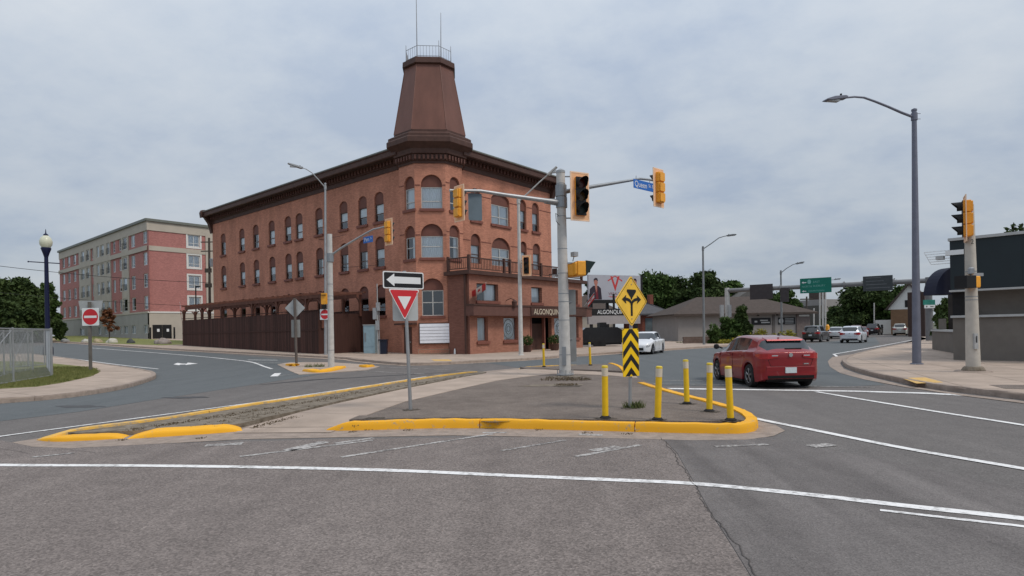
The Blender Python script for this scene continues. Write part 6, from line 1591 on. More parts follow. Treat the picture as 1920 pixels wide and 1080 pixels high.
# ------------------------------------------------------------------ highway sign gantry
gl_, gr_ = at(1365, 641, 66), at(1743, 639, 56); gl_.z = gr_.z = 0
zl, zr2 = at(1365, 545, 66).z, at(1743, 526, 56).z
d = gr_ - gl_; GF = Fr(gl_.x, gl_.y, math.atan2(d.y, d.x)); gL = d.length
gan = thing('sign_gantry', 'grey steel gantry spanning the avenue and carrying overhead signs', 'gantry', gl_)
m_gan = mat('dull_gantry_steel', (.20, .20, .205), .55, .3, .1)
zz1 = (zl + zr2) / 2
MB(GF).tube([(0, 0, -.1), (0, 0, zl + .3)], [.28, .24], 14).build('column', m_conpole, gan); MB(GF).tube([(gL, 0, -.1), (gL, 0, zr2 + .3)], [.30, .26], 14).build('column', m_gan, gan)
MB(GF).tube([(0, 0, zl), (gL, 0, zr2)], .22, 12).build('beam', m_gan, gan)
for t in (.3, .62, .85): MB(GF).tube([(gL * t - .08, 0, zl + (zr2 - zl) * t), (gL * t + .08, 0, zl + (zr2 - zl) * t)], .32, 12).build('flange', m_gan, gan)
def gsign(px0, px1, y0, y1, mt, label, nm='overhead_sign', front=True, d=-.3):
    x0_, x1_ = GF.px(px0, (y0 + y1) / 2, d)[0], GF.px(px1, (y0 + y1) / 2, d)[0]; xm = (px0 + px1) / 2; zt, zb_ = GF.px(xm, y0, d)[1], GF.px(xm, y1, d)[1]
    th = thing(nm, label, 'overhead sign', GF(((x0_ + x1_) / 2, d, zb_))); MB(GF).box(x0_, x1_, d, d + .06, zb_, zt).build('sign_panel', mt, th)
    for k in (.2, .8): MB(GF).box(x0_ + (x1_ - x0_) * k - .06, x0_ + (x1_ - x0_) * k + .06, d + .061 if d < 0 else d - .12, d + .16 if d < 0 else d - .001, zb_, zt).build('bracket', m_galv, th)
    return th, x0_, x1_, zb_, zt
m_soft = mat('guide_sign_print', (.18, .42, .38), .5, var=0)
m_dgrey = mat('dark_sign_back', (.060, .052, .055), .6, .2, .15); m_dgrey2 = mat('dark_slate_sign', (.05, .058, .062), .5, .1, .15)
th, x0_, x1_, zb_, zt = gsign(1500, 1559, 521, 549, m_green, 'green highway guide sign with white arrows on the gantry')
mb = MB(GF); w_ = x1_ - x0_; h_ = zt - zb_; yy = -.31
def ar(cx, cz, s): mb.P([(p[0], yy, p[1]) for p in ((cx - s, cz), (cx - s * .2, cz - s * .5), (cx - s * .2, cz - s * .18), (cx + s, cz - s * .18), (cx + s, cz + s * .18), (cx - s * .2, cz + s * .18), (cx - s * .2, cz + s * .5))])
ar(x0_ + w_ * .13, zb_ + h_ * .72, .22); ar(x0_ + w_ * .13, zb_ + h_ * .13, .2); mb.build('arrows', m_signw, th)
mb = MB(GF); mb.P([(p[0], yy, p[1]) for p in el(x0_ + w_ * .30, zb_ + h_ * .76, .17, .22)]); mb.text('EAST', .28, x0_ + w_ * .42, yy, zb_ + h_ * .73, align='LEFT'); mb.text('NORTH', .26, x0_ + w_ * .06, yy, zb_ + h_ * .44, align='LEFT'); mb.text('SUDBURY', .26, x0_ + w_ * .42, yy, zb_ + h_ * .46, align='LEFT', wide=.95); mb.text('DOWNTOWN', .22, x0_ + w_ * .26, yy, zb_ + h_ * .13, align='LEFT'); mb.build('lettering', m_soft, th)
th, x0_, x1_, zb_, zt = gsign(1406, 1449, 533, 561, m_dgrey, 'dark back of an overhead sign at the left end of the gantry')
th, x0_, x1_, zb_, zt = gsign(1618, 1674, 517, 545, m_dgrey2, 'dark slate overhead sign at the right half of the gantry')
mb = MB(GF)
for k in range(4): mb.box(x0_ + .25, x0_ + (x1_ - x0_) * (.9 - .1 * k), -.31, -.302, zb_ + .25 + k * .32, zb_ + .31 + k * .32)
mb.build('faint_lines', mat('faint_sign_print', (.13, .14, .15), .5), th)
th, x0_, x1_, zb_, zt = gsign(1463, 1479, 540, 566, m_dgrey, 'small dark sign back on the gantry beside the middle street lamp')
# signal on the left gantry column
c = GF((0, -.5, GF.px(1365, 583)[1])); f = Fr(c[0], c[1], .1, c[2]); th = thing('twin_signal', 'grey backed signal pair on the left column of the gantry', 'traffic light', c)
for s_ in (-.42, .42): MB(f).box(s_ - .17, s_ + .17, 0, .3, -.65, .65).build('housing', m_galv, th)
# green street sign by the right column
c = at(1742, 570, 55.5); f = Fr(c.x, c.y, RAD(10), c.z); th = thing('street_name_sign', 'green over white street sign on the right column of the gantry', 'street sign', c)
MB(f).box(-.62, .62, -.02, .02, -.08, .38).build('sign_panel', mat('teal_street_sign', (.03, .20, .16), .5, var=.3, vscale=4), th); MB(f).box(-.5, .62, -.02, .02, -.38, -.083).build('white_plate', m_signw, th)
mb = MB(f); mb.box(-.35, -.2, -.026, -.021, -.3, -.15); mb.box(.1, .45, -.026, -.021, -.27, -.18); mb.build('print', m_cap, th)
# ------------------------------------------------------------------ farther street lamps and posts
def lamp2(px, pyt, pyb, Y, arm, label, s=1.0):
    b = at(px + 2, pyb, Y); b.z = gz(b.x, b.y) + .1; t = at(px, pyt, Y)
    street_lamp(b, t, [at(q[0], q[1], Y - i * .15) for i, q in enumerate(arm)], label, m_bgl, r=(.12 * s, .08 * s), head=.8)
m_bgl = mat('grey_lamp_paint', (.21, .225, .235), .6, .3, .1, 3)
lamp2(1318, 463, 645, 57, [(1318, 467), (1333, 457), (1348, 446), (1358, 443), (1364, 442)], 'slim street lamp above the parking lot with its arm to the right')
lamp2(1464, 508, 640, 66, [(1464, 512), (1475, 503), (1487, 496), (1493, 494.5)], 'street lamp rising through the gantry beside the green sign')
lamp2(1543, 545, 640, 88, [(1544, 550), (1552, 530), (1559, 525), (1565, 524)], 'distant street lamp whose arm shows right of the green sign')
for px, yt_, yb_, Y, lb in ((1537, 548, 636, 78, 'left of three thin steel posts under the green sign'), (1542.5, 545, 636, 80, 'middle of three thin steel posts under the green sign'), (1548, 548, 636, 82, 'right of three thin steel posts under the green sign'), (1526, 578, 634, 84, 'short pale post with crossarm left of the three thin posts'), (1386, 612, 640, 62, 'thin white marker post before the leafy tree'), (1639, 568, 612, 100, 'thin pale post before the dark avenue trees')):
    b = at(px, yb_, Y); b.z = 0; t = at(px, yt_, Y); single(MB().tube([b, t], .09 if Y > 70 else .06, 8), 'steel_post', m_conpole if Y > 76 else m_signw, b, lb, 'post')
b = at(1552, 634, 79); b.z = 0; single(MB().lathe([(.3, 0), (.28, .1), (.22, 1.6), (.1, 1.8)], b, 10), 'yellow_barrel', m_sigy, b, 'small yellow marker barrel standing beside the three thin posts', 'barrel')
# utility poles and wires
b = at(394, 640, 74); b.z = gz(b.x, b.y); t = at(392, 446, 74)
up = thing('utility_pole', 'dark timber utility pole at the left end of the hotel', 'utility pole', b); m_pole = mat('dark_pole_timber', (.075, .065, .055), .9, var=.2)
MB().tube([b, t], [.17, .12], 10).build('pole', m_pole, up)
for zq in (.5, 1.6): MB().box(t.x - 1.0, t.x + 1.0, t.y - .06, t.y + .06, t.z - zq - .06, t.z - zq + .06).build('crossarm', m_pole, up)
MB().lathe([(.2, -.5), (.22, .4), (.1, .5)], Vector((t.x + .35, t.y - .2, t.z - 3.0)), 10).build('transformer', m_greyp, up)
for zq in (4.2, 6): MB().box(t.x - .5, t.x + .3, t.y - .2, t.y - .1, t.z - zq, t.z - zq + .5).build('cable_box', m_pole, up)
b = at(368, 645, 70); b.z = gz(b.x, b.y); t = at(367, 537, 70); th = thing('deck_lamp_post', 'thin dark lamp post rising behind the pergola', 'street lamp', b); MB().tube([b, t], .07, 8).build('post', m_black, th); MB().box(t.x, t.x + .5, t.y - .1, t.y + .1, t.z - .08, t.z + .05).build('lamp_head', m_black, th)
b = at(1512, 640, 150); b.z = 0; t = at(1512.5, 556, 150); th = thing('utility_pole', 'distant utility pole on the skyline left of the guide sign', 'utility pole', b); MB().tube([b, t], .2, 8).build('pole', m_pole, th); MB().box(t.x - 1.6, t.x + 1.6, t.y - .1, t.y + .1, t.z - .8, t.z - .5).build('crossarm', m_pole, th)
def wire(a, b, sag, label, r=.012):
    a, b = Vector(a), Vector(b); pts = [a.lerp(b, i / 14) - Vector((0, 0, sag * 4 * (i / 14) * (1 - i / 14))) for i in range(15)]
    single(MB().tube(pts, r, 4), 'overhead_wire', m_black, a, label, 'wire')
upt = at(392, 446, 74)
wire(at(-40, 494, 60), at(394, 530, 74), .3, 'overhead wire crossing the left sky to the utility pole', .025)
wire(at(-40, 545, 62), at(394, 575, 74), .2, 'lower overhead wire passing before the dark trees on the left', .02)
wire(at(392, 452, 74) + Vector((.9, 0, -.5)), LF((-7, -.5, LF.px(640, 445)[1])), .5, 'upper thin wire along the side street front of the hotel', .014)
wire(at(392, 470, 74) + Vector((.9, 0, -1)), LF((-3, -.5, LF.px(700, 500)[1])), .6, 'lower thin wire along the side street front of the hotel', .014)
# flags
def cflag(o, tip, s, label, pole):
    th = thing('canada_flag', label, 'flag', o)
    o, tip = Vector(o), Vector(tip); MB().tube([o, tip], .018, 5).build('flagpole', m_signw, th)
    d = (tip - o).normalized(); dn = Vector((-.85, -.1, -.50) if not pole else (.1, 0, -1)).normalized(); L_ = (tip - o).length
    mb = [MB(), MB()]; n = 14
    def pt(u, v): q = o + d * L_ * (.30 + .68 * v) + dn * (s * u) + Vector((0, .05 * math.sin(u * 9 + v * 3), 0)); return tuple(q)
    for i in range(n):
        u0, u1 = i / n, (i + 1) / n; k = 0 if (u0 < .25 or u1 > .76) else 1
        mb[k].P([pt(u0, 0), pt(u1, 0), pt(u1, 1), pt(u0, 1)])
    mb[0].build('red_bands', m_signr, th); mb[1].build('white_band', m_signw, th)
    m3 = MB(); c = [pt(.5 + .16 * math.cos(a_), .5 + .26 * math.sin(a_)) for a_ in [k * math.pi / 5 for k in range(10)]]; c = [(p[0], p[1] - .03, p[2]) if k % 2 == 0 else tuple(Vector(pt(.5, .5)).lerp(Vector(p), .5) - Vector((0, .03, 0))) for k, p in enumerate(c)]
    m3.P(c); m3.build('maple_leaf', m_signr, th)
c = PR((PR.px(914, 533, -.0)[0] - .2, 0, PR.px(900, 548)[1])); cflag(c, at(911, 530, 42.6), 1.15, 'Canadian flag hanging on a slanted pole at the near podium window', False)
c = PR((LEN_P - .1, -.1, PR.px(1092, 574)[1])); cflag(at(1096, 573, 54.5), at(1114, 549, 53.5), .5, 'small flag on a slanted pole at the far end of the podium', True)
b = at(340, 600, 70); cflag(b, at(337, 566, 70), 1.0, 'small reddish flag beside the far end of the pergola', True)
# ------------------------------------------------------------------ dark building on the right
RB = Fr(19.05, 26.5, math.radians(-47))      # faces the street; X runs towards the camera
zT, zM, zS = RB.px(1786, 452, -.3)[1], RB.px(1786, 544, -.3)[1], RB.px(1792, 596)[1]
print('right bldg', zT, zM, zS, RB.px(1920, 440, -.3), RB.px(1920, 540, -.3), RB.px(1920, 590), RB.px(1920, 685))
rb = thing('dark_commercial_building', 'low building with dark teal fascia, recessed windows and grey brown wall on the right edge', 'building', (19.05, 26.5, .13))
m_shopglass = mat('dark_shop_glass', (.02, .022, .024), .15, var=.2)
m_teal = mat('dark_teal_cladding', (.010, .019, .024), .55, var=.12, vscale=1.0, spec=.4); m_gb = mat('grey_brown_wall', (.155, .140, .125), .9, var=.1, vscale=1.5, bump=.2, bscale=30); m_wtrim = mat('pale_grey_trim', (.42, .43, .43), .6, var=.08)
LB = 16
x_ = 0
while x_ < LB: MB(RB).box(x_ + .002, x_ + 2.4 - .002, -.32, 0, zM, zT).build('fascia_panel', m_teal, rb); x_ += 2.4
MB(RB).box(-.05, LB, -.40, .1, zT + .003, zT + .12).build('roof_trim', m_wtrim, rb); MB(RB).box(-.04, LB, -.37, .05, zM - .08, zM - .003).build('fascia_trim', m_wtrim, rb)
MB(RB).box(0, LB, 0, .6, -.2, zS).build('lower_wall', m_gb, rb); MB(RB).box(-.06, LB, -.12, .6, zS + .003, zS + .10).build('sill_ledge', m_wtrim, rb)
MB(RB).box(0, LB, 1.2, 1.4, zS, zM).build('recess_back', m_inside, rb)
for k in range(7): MB(RB).box(.6 + k * 2.3, 2.6 + k * 2.3, 1.1, 1.16, zS + .15, zM - .35).build('window', m_shopglass, rb)
MB(RB).box(-.001, .5, -.0, 1.1, zS + .1, zM - .09).build('corner_pier', m_inside, rb)
MB(RB).box(0, LB, .61, 9, -.2, zT - .4).build('rear_block', m_gb, rb)
# quarter round awning and low wall at its far end
AW = RB.sub(-.01, 0); za_t, za_b = RB.px(1780, 500, 0)[1], RB.px(1780, 552, 0)[1]
AWF = Fr(19.42, 26.65, 0)
aw = thing('round_awning', 'navy quarter round awning at the far corner of the dark building', 'awning', RB((0, .5, za_b)))
za_t, za_b = AWF.px(1784, 500)[1], AWF.px(1784, 552)[1]
mb = MB(AWF); n = 10; r_ = .98
pr = [(-r_ * math.sin(k * math.pi / 2 / n), za_b + (za_t - za_b) * math.cos(k * math.pi / 2 / n)) for k in range(n + 1)] + [(0, za_b)]
mb.prism(pr, .0, .8); mb.build('awning_cover', mat('navy_canvas', (.012, .015, .035), .7, var=.1), aw)
fl_ = thing('flood_light_bracket', 'white tubular floodlight frame projecting from the end of the dark fascia', 'lamp', RB((0, -.3, zT - 1)))
zf0, zf1 = RB.px(1770, 470, -.3)[1], RB.px(1770, 494, -.3)[1]
for k in range(6): z_ = zf1 + (zf0 - zf1) * k / 5; MB(RB).tube([(-.0, -.25, z_), (-.95 + .1 * (5 - k) / 2, -.25, z_)], .014, 5).build('bar', m_signw, fl_)
MB(RB).tube([(-.95, -.25, zf0), (-.7, -.25, zf1)], .014, 5).build('bar', m_signw, fl_); MB(RB).box(-.5, -.22, -.4, -.1, (zf0 + zf1) / 2 - .1, (zf0 + zf1) / 2 + .06).build('floodlight', m_signback, fl_)
MB(RB).box(-.15, .5, -.38, -.325, RB.px(1790, 478, -.3)[1], RB.px(1790, 469, -.3)[1]).build('mount_plate', m_signw, fl_)
lw = RB.sub(-5.2, 0); zlw = RB.px(1750, 622, 0)[1]
lo = thing('low_wall', 'low grey brown wall stepping back behind the corner of the dark building', 'wall', RB((-2.6, .3, .13)))
a0, a1 = P0(1793, 663), P0(1748, 655); dd = a1 - a0; LWf = Fr(a1.x, a1.y, math.atan2(-dd.y, -dd.x)); Lw = dd.to_2d().length
zlw = LWf.px(1770, 622)[1]
MB(LWf).box(0, Lw + 1.5, 0, .5, -.1, zlw).build('wall_body', m_gb, lo); MB(LWf).box(-.05, Lw + 1.5, -.06, .55, zlw + .003, zlw + .10).build('wall_cap', m_wtrim, lo)
a0 = at(1750, 640, 36); st = thing('set_back_storefront', 'dark set back storefront seen between the awning and the low wall', 'building', (a0.x, 36, 0)); SFt = Fr(a0.x + .9, 36, RAD(-38))
MB(SFt).box(0, 6, 0, 3, 0, SFt.px(1765, 548)[1]).build('wall', mat('dark_storefront', (.035, .030, .028), .8, var=.3, vscale=1), st)
MB(SFt).box(.55, .63, -.1, -.002, .2, 2.6).build('door_frame', m_wtrim, st); MB(SFt).box(-.45, -.1, -.4, .1, 0, SFt.px(1745, 598)[1]).build('pier', m_gb, st)
# ------------------------------------------------------------------ cars
def lerp(a, b, t): return a + (b - a) * t
def interp(tab, x):
    if x <= tab[0][0]: return tab[0][1]
    for (a, va), (b, vb) in zip(tab, tab[1:]):
        if x <= b:
            t = (x - a) / (b - a); t = t * t * (3 - 2 * t) if False else t; return va + (vb - va) * t
    return tab[-1][1]
def smoothtab(tab, x, k=.05):
    return (interp(tab, x - k) + 2 * interp(tab, x) + interp(tab, x + k)) / 4
m_carglass = mat('car_glass', (.018, .022, .025), .06, var=0, spec=.9); m_chrome = mat('bright_trim', (.6, .6, .6), .2, .9, 0); m_rim = mat('alloy_rim', (.25, .25, .26), .35, .8, 0)
m_tail = mat('red_tail_lamp', (.36, .012, .016), .15, var=0, spec=.6, coat=.6); m_head = mat('head_lamp', (.45, .47, .5), .1, .2, 0, spec=.8); m_plt = mat('licence_plate', (.55, .60, .62), .5, var=.08, vscale=20); m_well = mat('wheel_well', (.008, .008, .008), .9, var=0)
def car(name, label, loc, heading, L_, Wd, Hc, col, kind='hatch', lamps='std', group='vehicles on the avenue', detail=True, rimc=None, metallic=.35):
    """body is lofted along x (rear 0 .. front L_), local +x is the car's heading"""
    th = thing(name, label, 'car', (0, 0, 0), group)
    pm = mat('paint_' + name, col, .28, metallic, .03, 2, spec=.5, coat=.7)
    hw = Wd / 2; R = .33 if kind != 'suv' else .36; g = .16 if kind != 'suv' else .22
    wr_, wf = (.78 if kind != 'sedan' else 1.02), L_ - .88
    belt = Hc * {'hatch': .70, 'sedan': .64, 'suv': .63}[kind]
    if kind == 'hatch':
        roof = [(0, belt - .02), (.06, belt + .03), (.13, belt + .07), (.42, Hc - .15), (.50, Hc - .09), (.9, Hc - .045), (1.5, Hc - .01), (1.9, Hc), (2.2, Hc - .03), (2.5, Hc - .10), (3.3, belt + .0), (3.42, belt - .05), (4.0, belt - .18), (L_ - .05, belt - .36), (L_, belt - .42)]
        sh = [(0, belt - .04), (.2, belt), (1.0, belt - .01), (3.0, belt - .11), (3.5, belt - .14), (4.0, belt - .23), (L_ - .05, belt - .40), (L_, belt - .46)]
        cab = (.10, 3.32); rearg = (.13, .44); frontg = (2.5, 3.3)
    elif kind == 'suv':
        roof = [(0, belt - .02), (.05, belt + .03), (.10, belt + .10), (.34, Hc - .14), (.42, Hc - .05), (1.0, Hc), (1.9, Hc), (2.5, Hc - .06), (2.75, Hc - .15), (3.4, belt + .06), (3.52, belt + .02), (4.2, belt - .06), (L_ - .06, belt - .20), (L_, belt - .30)]
        sh = [(0, belt - .04), (.2, belt), (1.5, belt), (3.2, belt - .02), (3.6, belt - .03), (4.2, belt - .12), (L_ - .05, belt - .26), (L_, belt - .34)]
        cab = (.08, 3.42); rearg = (.10, .36); frontg = (2.7, 3.4)
    else:
        roof = [(0, belt - .06), (.04, belt), (.5, belt + .02), (.62, belt + .04), (1.3, Hc - .10), (1.5, Hc - .03), (1.95, Hc), (2.4, Hc - .03), (2.7, Hc - .12), (3.45, belt + .04), (3.6, belt), (4.1, belt - .10), (L_ - .06, belt - .26), (L_, belt - .34)]
        sh = [(0, belt - .08), (.15, belt - .02), (1.5, belt - .02), (3.2, belt - .06), (3.6, belt - .08), (4.1, belt - .16), (L_ - .05, belt - .32), (L_, belt - .38)]
        cab = (.60, 3.48); rearg = (.62, 1.32); frontg = (2.65, 3.45)
    wt = [(0, hw * .74), (.03, hw * .82), (.09, hw * .885), (.22, hw * .935), (.45, hw * .98), (.9, hw), (L_ - 1.2, hw), (L_ - .6, hw * .96), (L_ - .25, hw * .86), (L_ - .08, hw * .72), (L_, hw * .62)]
    xs = sorted({0, .02, .05, .08, .13, .2, *rearg, *frontg, *[i * L_ / 44 for i in range(45)], *[wr_ + (R + .06) * math.cos(t * math.pi / 10) for t in range(11)], *[wf + (R + .06) * math.cos(t * math.pi / 10) for t in range(11)], L_ - .04, L_ - .02, L_})
    xs = [x for x in xs if 0 <= x <= L_]; q = [xs[0]]
    for x in xs[1:]:
        if x - q[-1] > .012: q.append(x)
    xs = q; rings = []; RG = []
    for x in xs:
        w = interp(wt, x); zs = smoothtab(sh, x, .06); zr = max(smoothtab(roof, x, .03), zs + .012); zb = g + .02
        if x < .3: zb = lerp(g + .12, g + .02, min(1, x / .3))
        if x > L_ - .35: zb = lerp(g + .02, g + .06, (x - L_ + .35) / .35)
        for wx in (wr_, wf):
            if abs(x - wx) < R + .06: zb = max(zb, R + math.sqrt(max(0, (R + .06) ** 2 - (x - wx) ** 2)) * 1.0)
        zb = min(zb, zs - .12)
        Hh = zr - zs; k = min(1, max(0, Hh / .30)); wr2 = lerp(w * .80, w * .70, k)
        def zl(t): return lerp(zb, zs, t)
        arch = 1.012 if any(abs(x - wx) < R + .12 for wx in (wr_, wf)) else 1.0
        ring = [(w * .60, zb + .0), (w * .965 * arch, zb), (w * 1.0 * arch, max(zl(.30), zb + .05)), (w * .992, zl(.55)), (w * .998, zl(.78)), (w * .985, zl(.91)), (w * .95, zs)]
        ring += [(lerp(w * .93, w * .90, k), zs + Hh * .06 + .004), (lerp(w * .70, lerp(w * .90, wr2, .5), k), zs + Hh * lerp(.45, .48, k)), (lerp(w * .5, wr2 * 1.03, k), zs + Hh * lerp(.75, .86, k)), (lerp(w * .42, wr2 * .96, k), zs + Hh * lerp(.85, .955, k)), (lerp(w * .3, wr2 * .80, k), zs + Hh * .985), (w * .2 if k < 1 else wr2 * .4, zs + Hh * .997), (0, zs + Hh)]
        rings.append(ring)
    n = len(rings[0]); parts = {}
    def part(nm): return parts.setdefault(nm, MB())
    for i in range(len(xs) - 1):
        xm = (xs[i] + xs[i + 1]) / 2
        for j in range(n - 1):
            nm = 'body'
            if cab[0] + .30 < xm < cab[1] - .25 and j in (7, 8): nm = 'side_window'
            if j in (7, 8):
                H0 = max(p[1] for p in rings[i]) - rings[i][6][1]
                if nm == 'side_window' and H0 < (.22 if kind != 'hatch' else .17): nm = 'body'
                if kind == 'hatch' and xm < .95 and nm == 'side_window': nm = 'body'
                pass
            if rearg[0] < xm < rearg[1] and j >= (8 if kind == 'hatch' else 9): nm = 'rear_window'
            if rearg[0] < xm < rearg[1] and j == 8 and kind != 'hatch': nm = 'body'
            if frontg[0] < xm < frontg[1] and j >= 9: nm = 'windscreen'
            a, b = rings[i], rings[i + 1]
            for s_ in (1, -1):
                P = [(xs[i], s_ * a[j][0], a[j][1]), (xs[i + 1], s_ * b[j][0], b[j][1]), (xs[i + 1], s_ * b[j + 1][0], b[j + 1][1]), (xs[i], s_ * a[j + 1][0], a[j + 1][1])]
                part(nm if nm != 'side_window' else (nm, s_)).P(P, 0, s_ > 0)
    def cap(idx, fl):
        x = xs[idx]; r = rings[idx]
        for j in range(n - 1):
            P = [(x, r[j][0], r[j][1]), (x, r[j + 1][0], r[j + 1][1]), (x, -r[j + 1][0], r[j + 1][1]), (x, -r[j][0], r[j][1])]
            part('body').P(P, 0, fl)
    cap(0, True); cap(len(xs) - 1, False)
    mts = {'body': pm, 'side_window': m_carglass, 'rear_window': m_carglass, 'windscreen': m_carglass}
    objs = {}
    for nm, mb in parts.items():
        nm0 = nm if isinstance(nm, str) else nm[0]; o = mb.build(nm0, mts[nm0], th); bm = bmesh.new(); bm.from_mesh(o.data); bmesh.ops.remove_doubles(bm, verts=bm.verts[:], dist=.0008); bm.to_mesh(o.data); bm.free()
        o.data.polygons.foreach_set('use_smooth', [True] * len(o.data.polygons)); o.data.set_sharp_from_angle(angle=math.radians(50)); objs[nm] = o
    MB().box(.15, L_ - .15, -hw * .62, hw * .62, g + .02, .55).build('underbody', m_well, th)
    for wx in (wr_, wf): MB().box(wx - R - .05, wx + R + .05, -hw * .94, hw * .94, R + .02, R * 2 + .07).build('wheel_well', m_well, th) if False else MB().box(wx - R - .04, wx + R + .04, -hw * .70, hw * .70, .3, R * 2 + .05).build('wheel_well', m_well, th)
    for wx in (wr_, wf):
        for s_ in (1, -1):
            ty = MB(); yo = s_ * (hw - .025); yi = s_ * (hw - .235)
            rows_ = [(yi, R * .60), (yi, R * .93), (lerp(yi, yo, .15), R), (lerp(yi, yo, .85), R), (yo, R * .93), (yo, R * .66)]
            b0 = len(ty.v); m_ = 24
            for y, r in rows_:
                for t in range(m_): a = 2 * math.pi * t / m_; ty.v.append((wx + r * math.cos(a), y, R + r * math.sin(a)))
            for a in range(len(rows_) - 1):
                for t in range(m_): ty.f.append([a * m_ + t, a * m_ + (t + 1) % m_, (a + 1) * m_ + (t + 1) % m_, (a + 1) * m_ + t]); ty.m.append(0)
            w_ = ty.build('wheel', m_rubber, th, smooth=True)
            rm = MB(); y1 = s_ * (hw - .05)
            rm.tube([(wx, s_ * (hw - .14), R), (wx, s_ * (hw - .12), R)], R * .66, 20)
            for k in range(5):
                a = 2 * math.pi * k / 5 + .3
                for dd in (-.13, .13):
                    rm.tube([(wx + .06 * math.cos(a), s_ * (hw - .045), R + .06 * math.sin(a)), (wx + R * .64 * math.cos(a + dd), s_ * (hw - .04), R + R * .64 * math.sin(a + dd))], .018, 5)
            rm.tube([(wx, s_ * (hw - .12), R), (wx, s_ * (hw - .035), R)], .06, 10)
            rm.tube([(wx + R * .64 * math.cos(2 * math.pi * t / 20), s_ * (hw - .04), R + R * .64 * math.sin(2 * math.pi * t / 20)) for t in range(21)], .014, 4, cap=False)
            r_ = rm.build('rim', rimc or m_rim, w_)
            if not detail: continue
            MB().tube([(wx, s_ * (hw - .118), R), (wx, s_ * (hw - .114), R)], R * .62, 18).build('brake_shadow', m_well, w_)
    zs0 = belt
    # rear: lamps wrap the corner, plate, bumper inset, wiper, badge
    for s_ in (1, -1):
        mb = MB(); wq = [interp(wt, x) for x in (0, .05, .12, .25, .42)]
        pz0, pz1 = (zs0 - .21, zs0 - .06) if kind != 'suv' else (zs0 - .24, zs0 - .02)
        P = [(-.022, s_ * wq[0] * (.50 if kind == 'hatch' else .56)), (-.020, s_ * wq[0] * .97), (.035, s_ * (wq[1] + .012)), (.12, s_ * (wq[2] + .016)), (.30, s_ * (lerp(wq[3], wq[4], .3) + .012))]
        for i in range(len(P) - 1):
            t0, t1 = (.35 if i == 0 else 0), (0 if i < 3 else .3)
            zz0, zz1 = pz0 + (.05 if i == 0 else 0), pz1 - (.035 if i == 0 else 0); z20, z21 = pz0, pz1
            if i == 3: z20, z21 = pz0 + .07, pz1 - .02
            mb.P([(P[i][0], P[i][1], zz0), (P[i + 1][0], P[i + 1][1], z20), (P[i + 1][0], P[i + 1][1], z21), (P[i][0], P[i][1], zz1)], 0, s_ < 0)
            mb.P([(P[i][0], P[i][1], zz1), (P[i + 1][0], P[i + 1][1], z21), (P[i + 1][0] + .06, P[i + 1][1] * .96, z21 - .005), (P[i][0] + .06, P[i][1] * .96, zz1 - .005)])
        tl = mb.build('tail_light', m_tail, th)
        if detail: MB().box(-.026, -.0225, s_ * wq[0] * .54, s_ * wq[0] * .80, (pz0 + pz1) / 2 + .005, (pz0 + pz1) / 2 + .035).build('reverse_lamp', m_head, tl)
        mb = MB(); fx = [L_ + .004, L_ - .05, L_ - .14, L_ - .34]; fw = [interp(wt, L_) * 1.0, interp(wt, L_ - .05) + .012, interp(wt, L_ - .14) + .014, interp(wt, L_ - .34) + .012]
        zh = interp(sh, L_ - .1)
        for i in range(3):
            mb.P([(fx[i], s_ * fw[i] * (.70 if i == 0 else 1), zh - .20), (fx[i + 1], s_ * fw[i + 1], zh - .18 + .03 * i), (fx[i + 1], s_ * fw[i + 1], zh - .04 + .02 * i), (fx[i], s_ * fw[i] * (.70 if i == 0 else 1), zh - .10)], 0, s_ > 0)
        mb.build('headlight', m_head, th)
        xm_ = cab[1] - .42; wm = interp(wt, xm_)
        mr_ = MB(); zm = zs0 + .07; mr_.tube([(xm_, s_ * (wm * .93), zm - .05), (xm_ + .02, s_ * (wm + .06), zm)], .025, 6)
        mr_.lathe([(.02, -.085), (.075, -.06), (.085, 0), (.07, .06), (.02, .08)], (xm_ + .02, s_ * (wm + .13), zm + .01), 10); mr_.build('mirror', m_black if kind == 'hatch' else pm, th, smooth=True)
        if detail:
            for xh in ((1.15, 2.05) if kind != 'sedan' else (1.35, 2.25)): MB().box(xh, xh + .17, s_ * (hw + .002), s_ * (hw + .022), zs0 - .16, zs0 - .13).build('door_handle', pm, th)
            for xh in ((1.02, 1.92, 2.98) if kind != 'sedan' else (1.3, 2.2, 3.15)): MB().box(xh - .002, xh + .002, s_ * (hw * .985), s_ * (hw + .0008), g + .12 if xh > 1.2 else R * 2.2, zs0 - .10).build('door_gap', m_well, th)
    pzc = g + .36 if kind != 'suv' else zs0 - .42
    if kind == 'hatch': pzc = g + .30
    MB().box(-.028, -.002, -.155, .155, pzc - .02, pzc + .135).build('number_plate', m_plt, th)
    MB().prism([(-.014, g + .21), (-.014, g + .14), (.1, g + .04), (.3, g + .04), (.3, g + .21)], -hw * .72, hw * .72).build('rear_diffuser', m_well, th)
    if detail:
        mb = MB()
        mb.P([(-.004, -hw * .74, g + .46), (-.004, hw * .74, g + .46), (-.009, hw * .74, g + .45), (-.009, -hw * .74, g + .45)][::-1]); mb.P([(-.009, -hw * .74, g + .45), (-.009, hw * .74, g + .45), (-.004, hw * .76, g + .33), (-.004, -hw * .76, g + .33)][::-1]); mb.build('bumper_step', pm, th)
        for s_ in (1, -1): MB().tube([(-.001, s_ * hw * .70, zs0 - .22), (-.001, s_ * hw * .62, g + .47)], .006, 4).build('tailgate_gap', m_well, th)
        MB().tube([(-.002, -hw * .62, g + .465), (-.002, hw * .62, g + .465)], .006, 4).build('tailgate_gap', m_well, th)
        for s_ in (1, -1): MB().box(wr_ + R + .1, wf - R - .1, s_ * (hw * .93), s_ * (hw * .985), g - .03, g + .03).build('side_skirt', m_well, th)
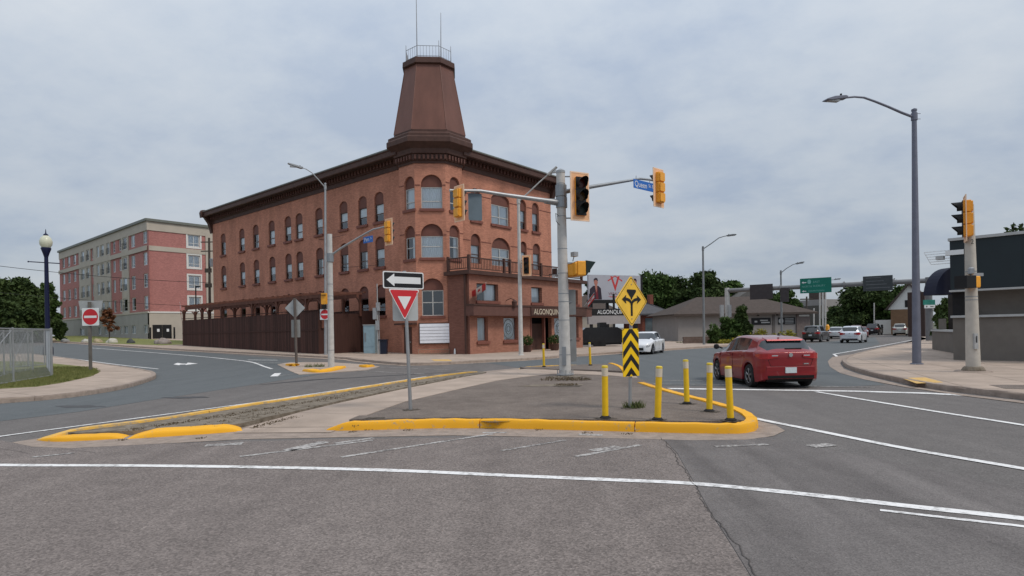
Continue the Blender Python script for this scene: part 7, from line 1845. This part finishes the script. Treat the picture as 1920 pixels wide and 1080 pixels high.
        MB().tube([(-.012, 0, zs0 - .10), (-.03, 0, zs0 - .10)], .055, 16).build('badge', m_chrome, th)
        MB().box(.10, .16, -.36, .10, belt + .055, belt + .085).build('wiper', m_black, th)
        MB().prism([(.34, Hc - .155), (.36, Hc - .12), (.66, Hc - .062), (.66, Hc - .10)], -hw * .56, hw * .56).build('roof_spoiler', pm, th) if kind == 'hatch' else None
        MB().lathe([(.035, 0), (.02, .03), (.008, .09)], (.72, 0, Hc - .02), 8).build('antenna', m_black, th)
        MB().box(-.016, -.002, -hw * .56, -hw * .40, zs0 - .36, zs0 - .33).build('rear_badge', m_chrome, th)
    MB().box(L_ - .02, L_ + .012, -hw * .50, hw * .50, g + .12, g + .30).build('grille', m_black, th)
    th.rotation_euler = (0, 0, heading); th.location = Vector(loc)
    return th
def put(px, py, L_, yaw_deg, lead=0):            # rear centre stands at the pixel
    g_ = G(px, py); return (g_.x, g_.y, g_.z + .004)
AZ = lambda deg: math.radians(90 - deg)           # heading clockwise from straight ahead
car('red_hatchback', 'dark red hatchback driving away beside the island', (7.66, 16.9, .004), AZ(-1.0), 4.25, 1.78, 1.48, (.25, .011, .016), 'hatch', metallic=.3)
hd = math.radians(207); Lw_ = 4.6; fx, fy = math.sin(hd), math.cos(hd); cx_, cy_ = .2175 * 42.5, 42.5
car('white_sedan', 'white sedan turning towards the camera behind the chevron board', (cx_ - fx * 2.3, cy_ - fy * 2.3, .004), math.atan2(fy, fx), Lw_, 1.82, 1.52, (.72, .73, .75), 'sedan', metallic=0)
def rearcar(px0, px1, yb_, lb, nm, col, kind, Hc, Y, Wd=1.82, az=37, L_=4.6, detail=False):
    u, v = lv((px0 + px1) / 2, yb_); x_, y_ = u * Y, Y
    car(nm, lb, (x_, y_, gz(x_, y_) + .004), AZ(az), L_, Wd, Hc, col, kind, detail=detail)
rearcar(1504, 1535, 641, 'dark grey suv with its right side showing on the avenue', 'grey_suv', (.055, .052, .055), 'suv', 1.70, 62.5, az=40, detail=True)
rearcar(1553, 1577, 636, 'white sedan seen from behind left of the white crossover', 'white_saloon', (.66, .67, .68), 'sedan', 1.48, 75, az=34)
rearcar(1574, 1612, 643, 'white crossover seen from behind in the middle of the avenue', 'white_crossover', (.70, .73, .78), 'suv', 1.60, 57, az=38, detail=True)
rearcar(1594, 1612, 629, 'pinkish silver car partly behind the white crossover', 'pink_silver_car', (.32, .22, .23), 'suv', 1.62, 86, az=36)
rearcar(1608, 1620, 633, 'small dark red car squeezed behind the white crossover', 'dark_red_car', (.16, .02, .025), 'sedan', 1.45, 80, az=30)
rearcar(1624, 1646, 627, 'black suv farther up the avenue', 'black_suv', (.012, .012, .015), 'suv', 1.82, 95, az=38, Wd=1.9)
rearcar(1674, 1700, 629, 'pale beige suv in the right lane of the avenue', 'beige_suv', (.50, .50, .46), 'suv', 1.75, 87, az=36)
rearcar(1580, 1590, 626, 'faint distant pale car at the head of the traffic', 'distant_pale_car', (.45, .44, .44), 'sedan', 1.5, 125, az=36)
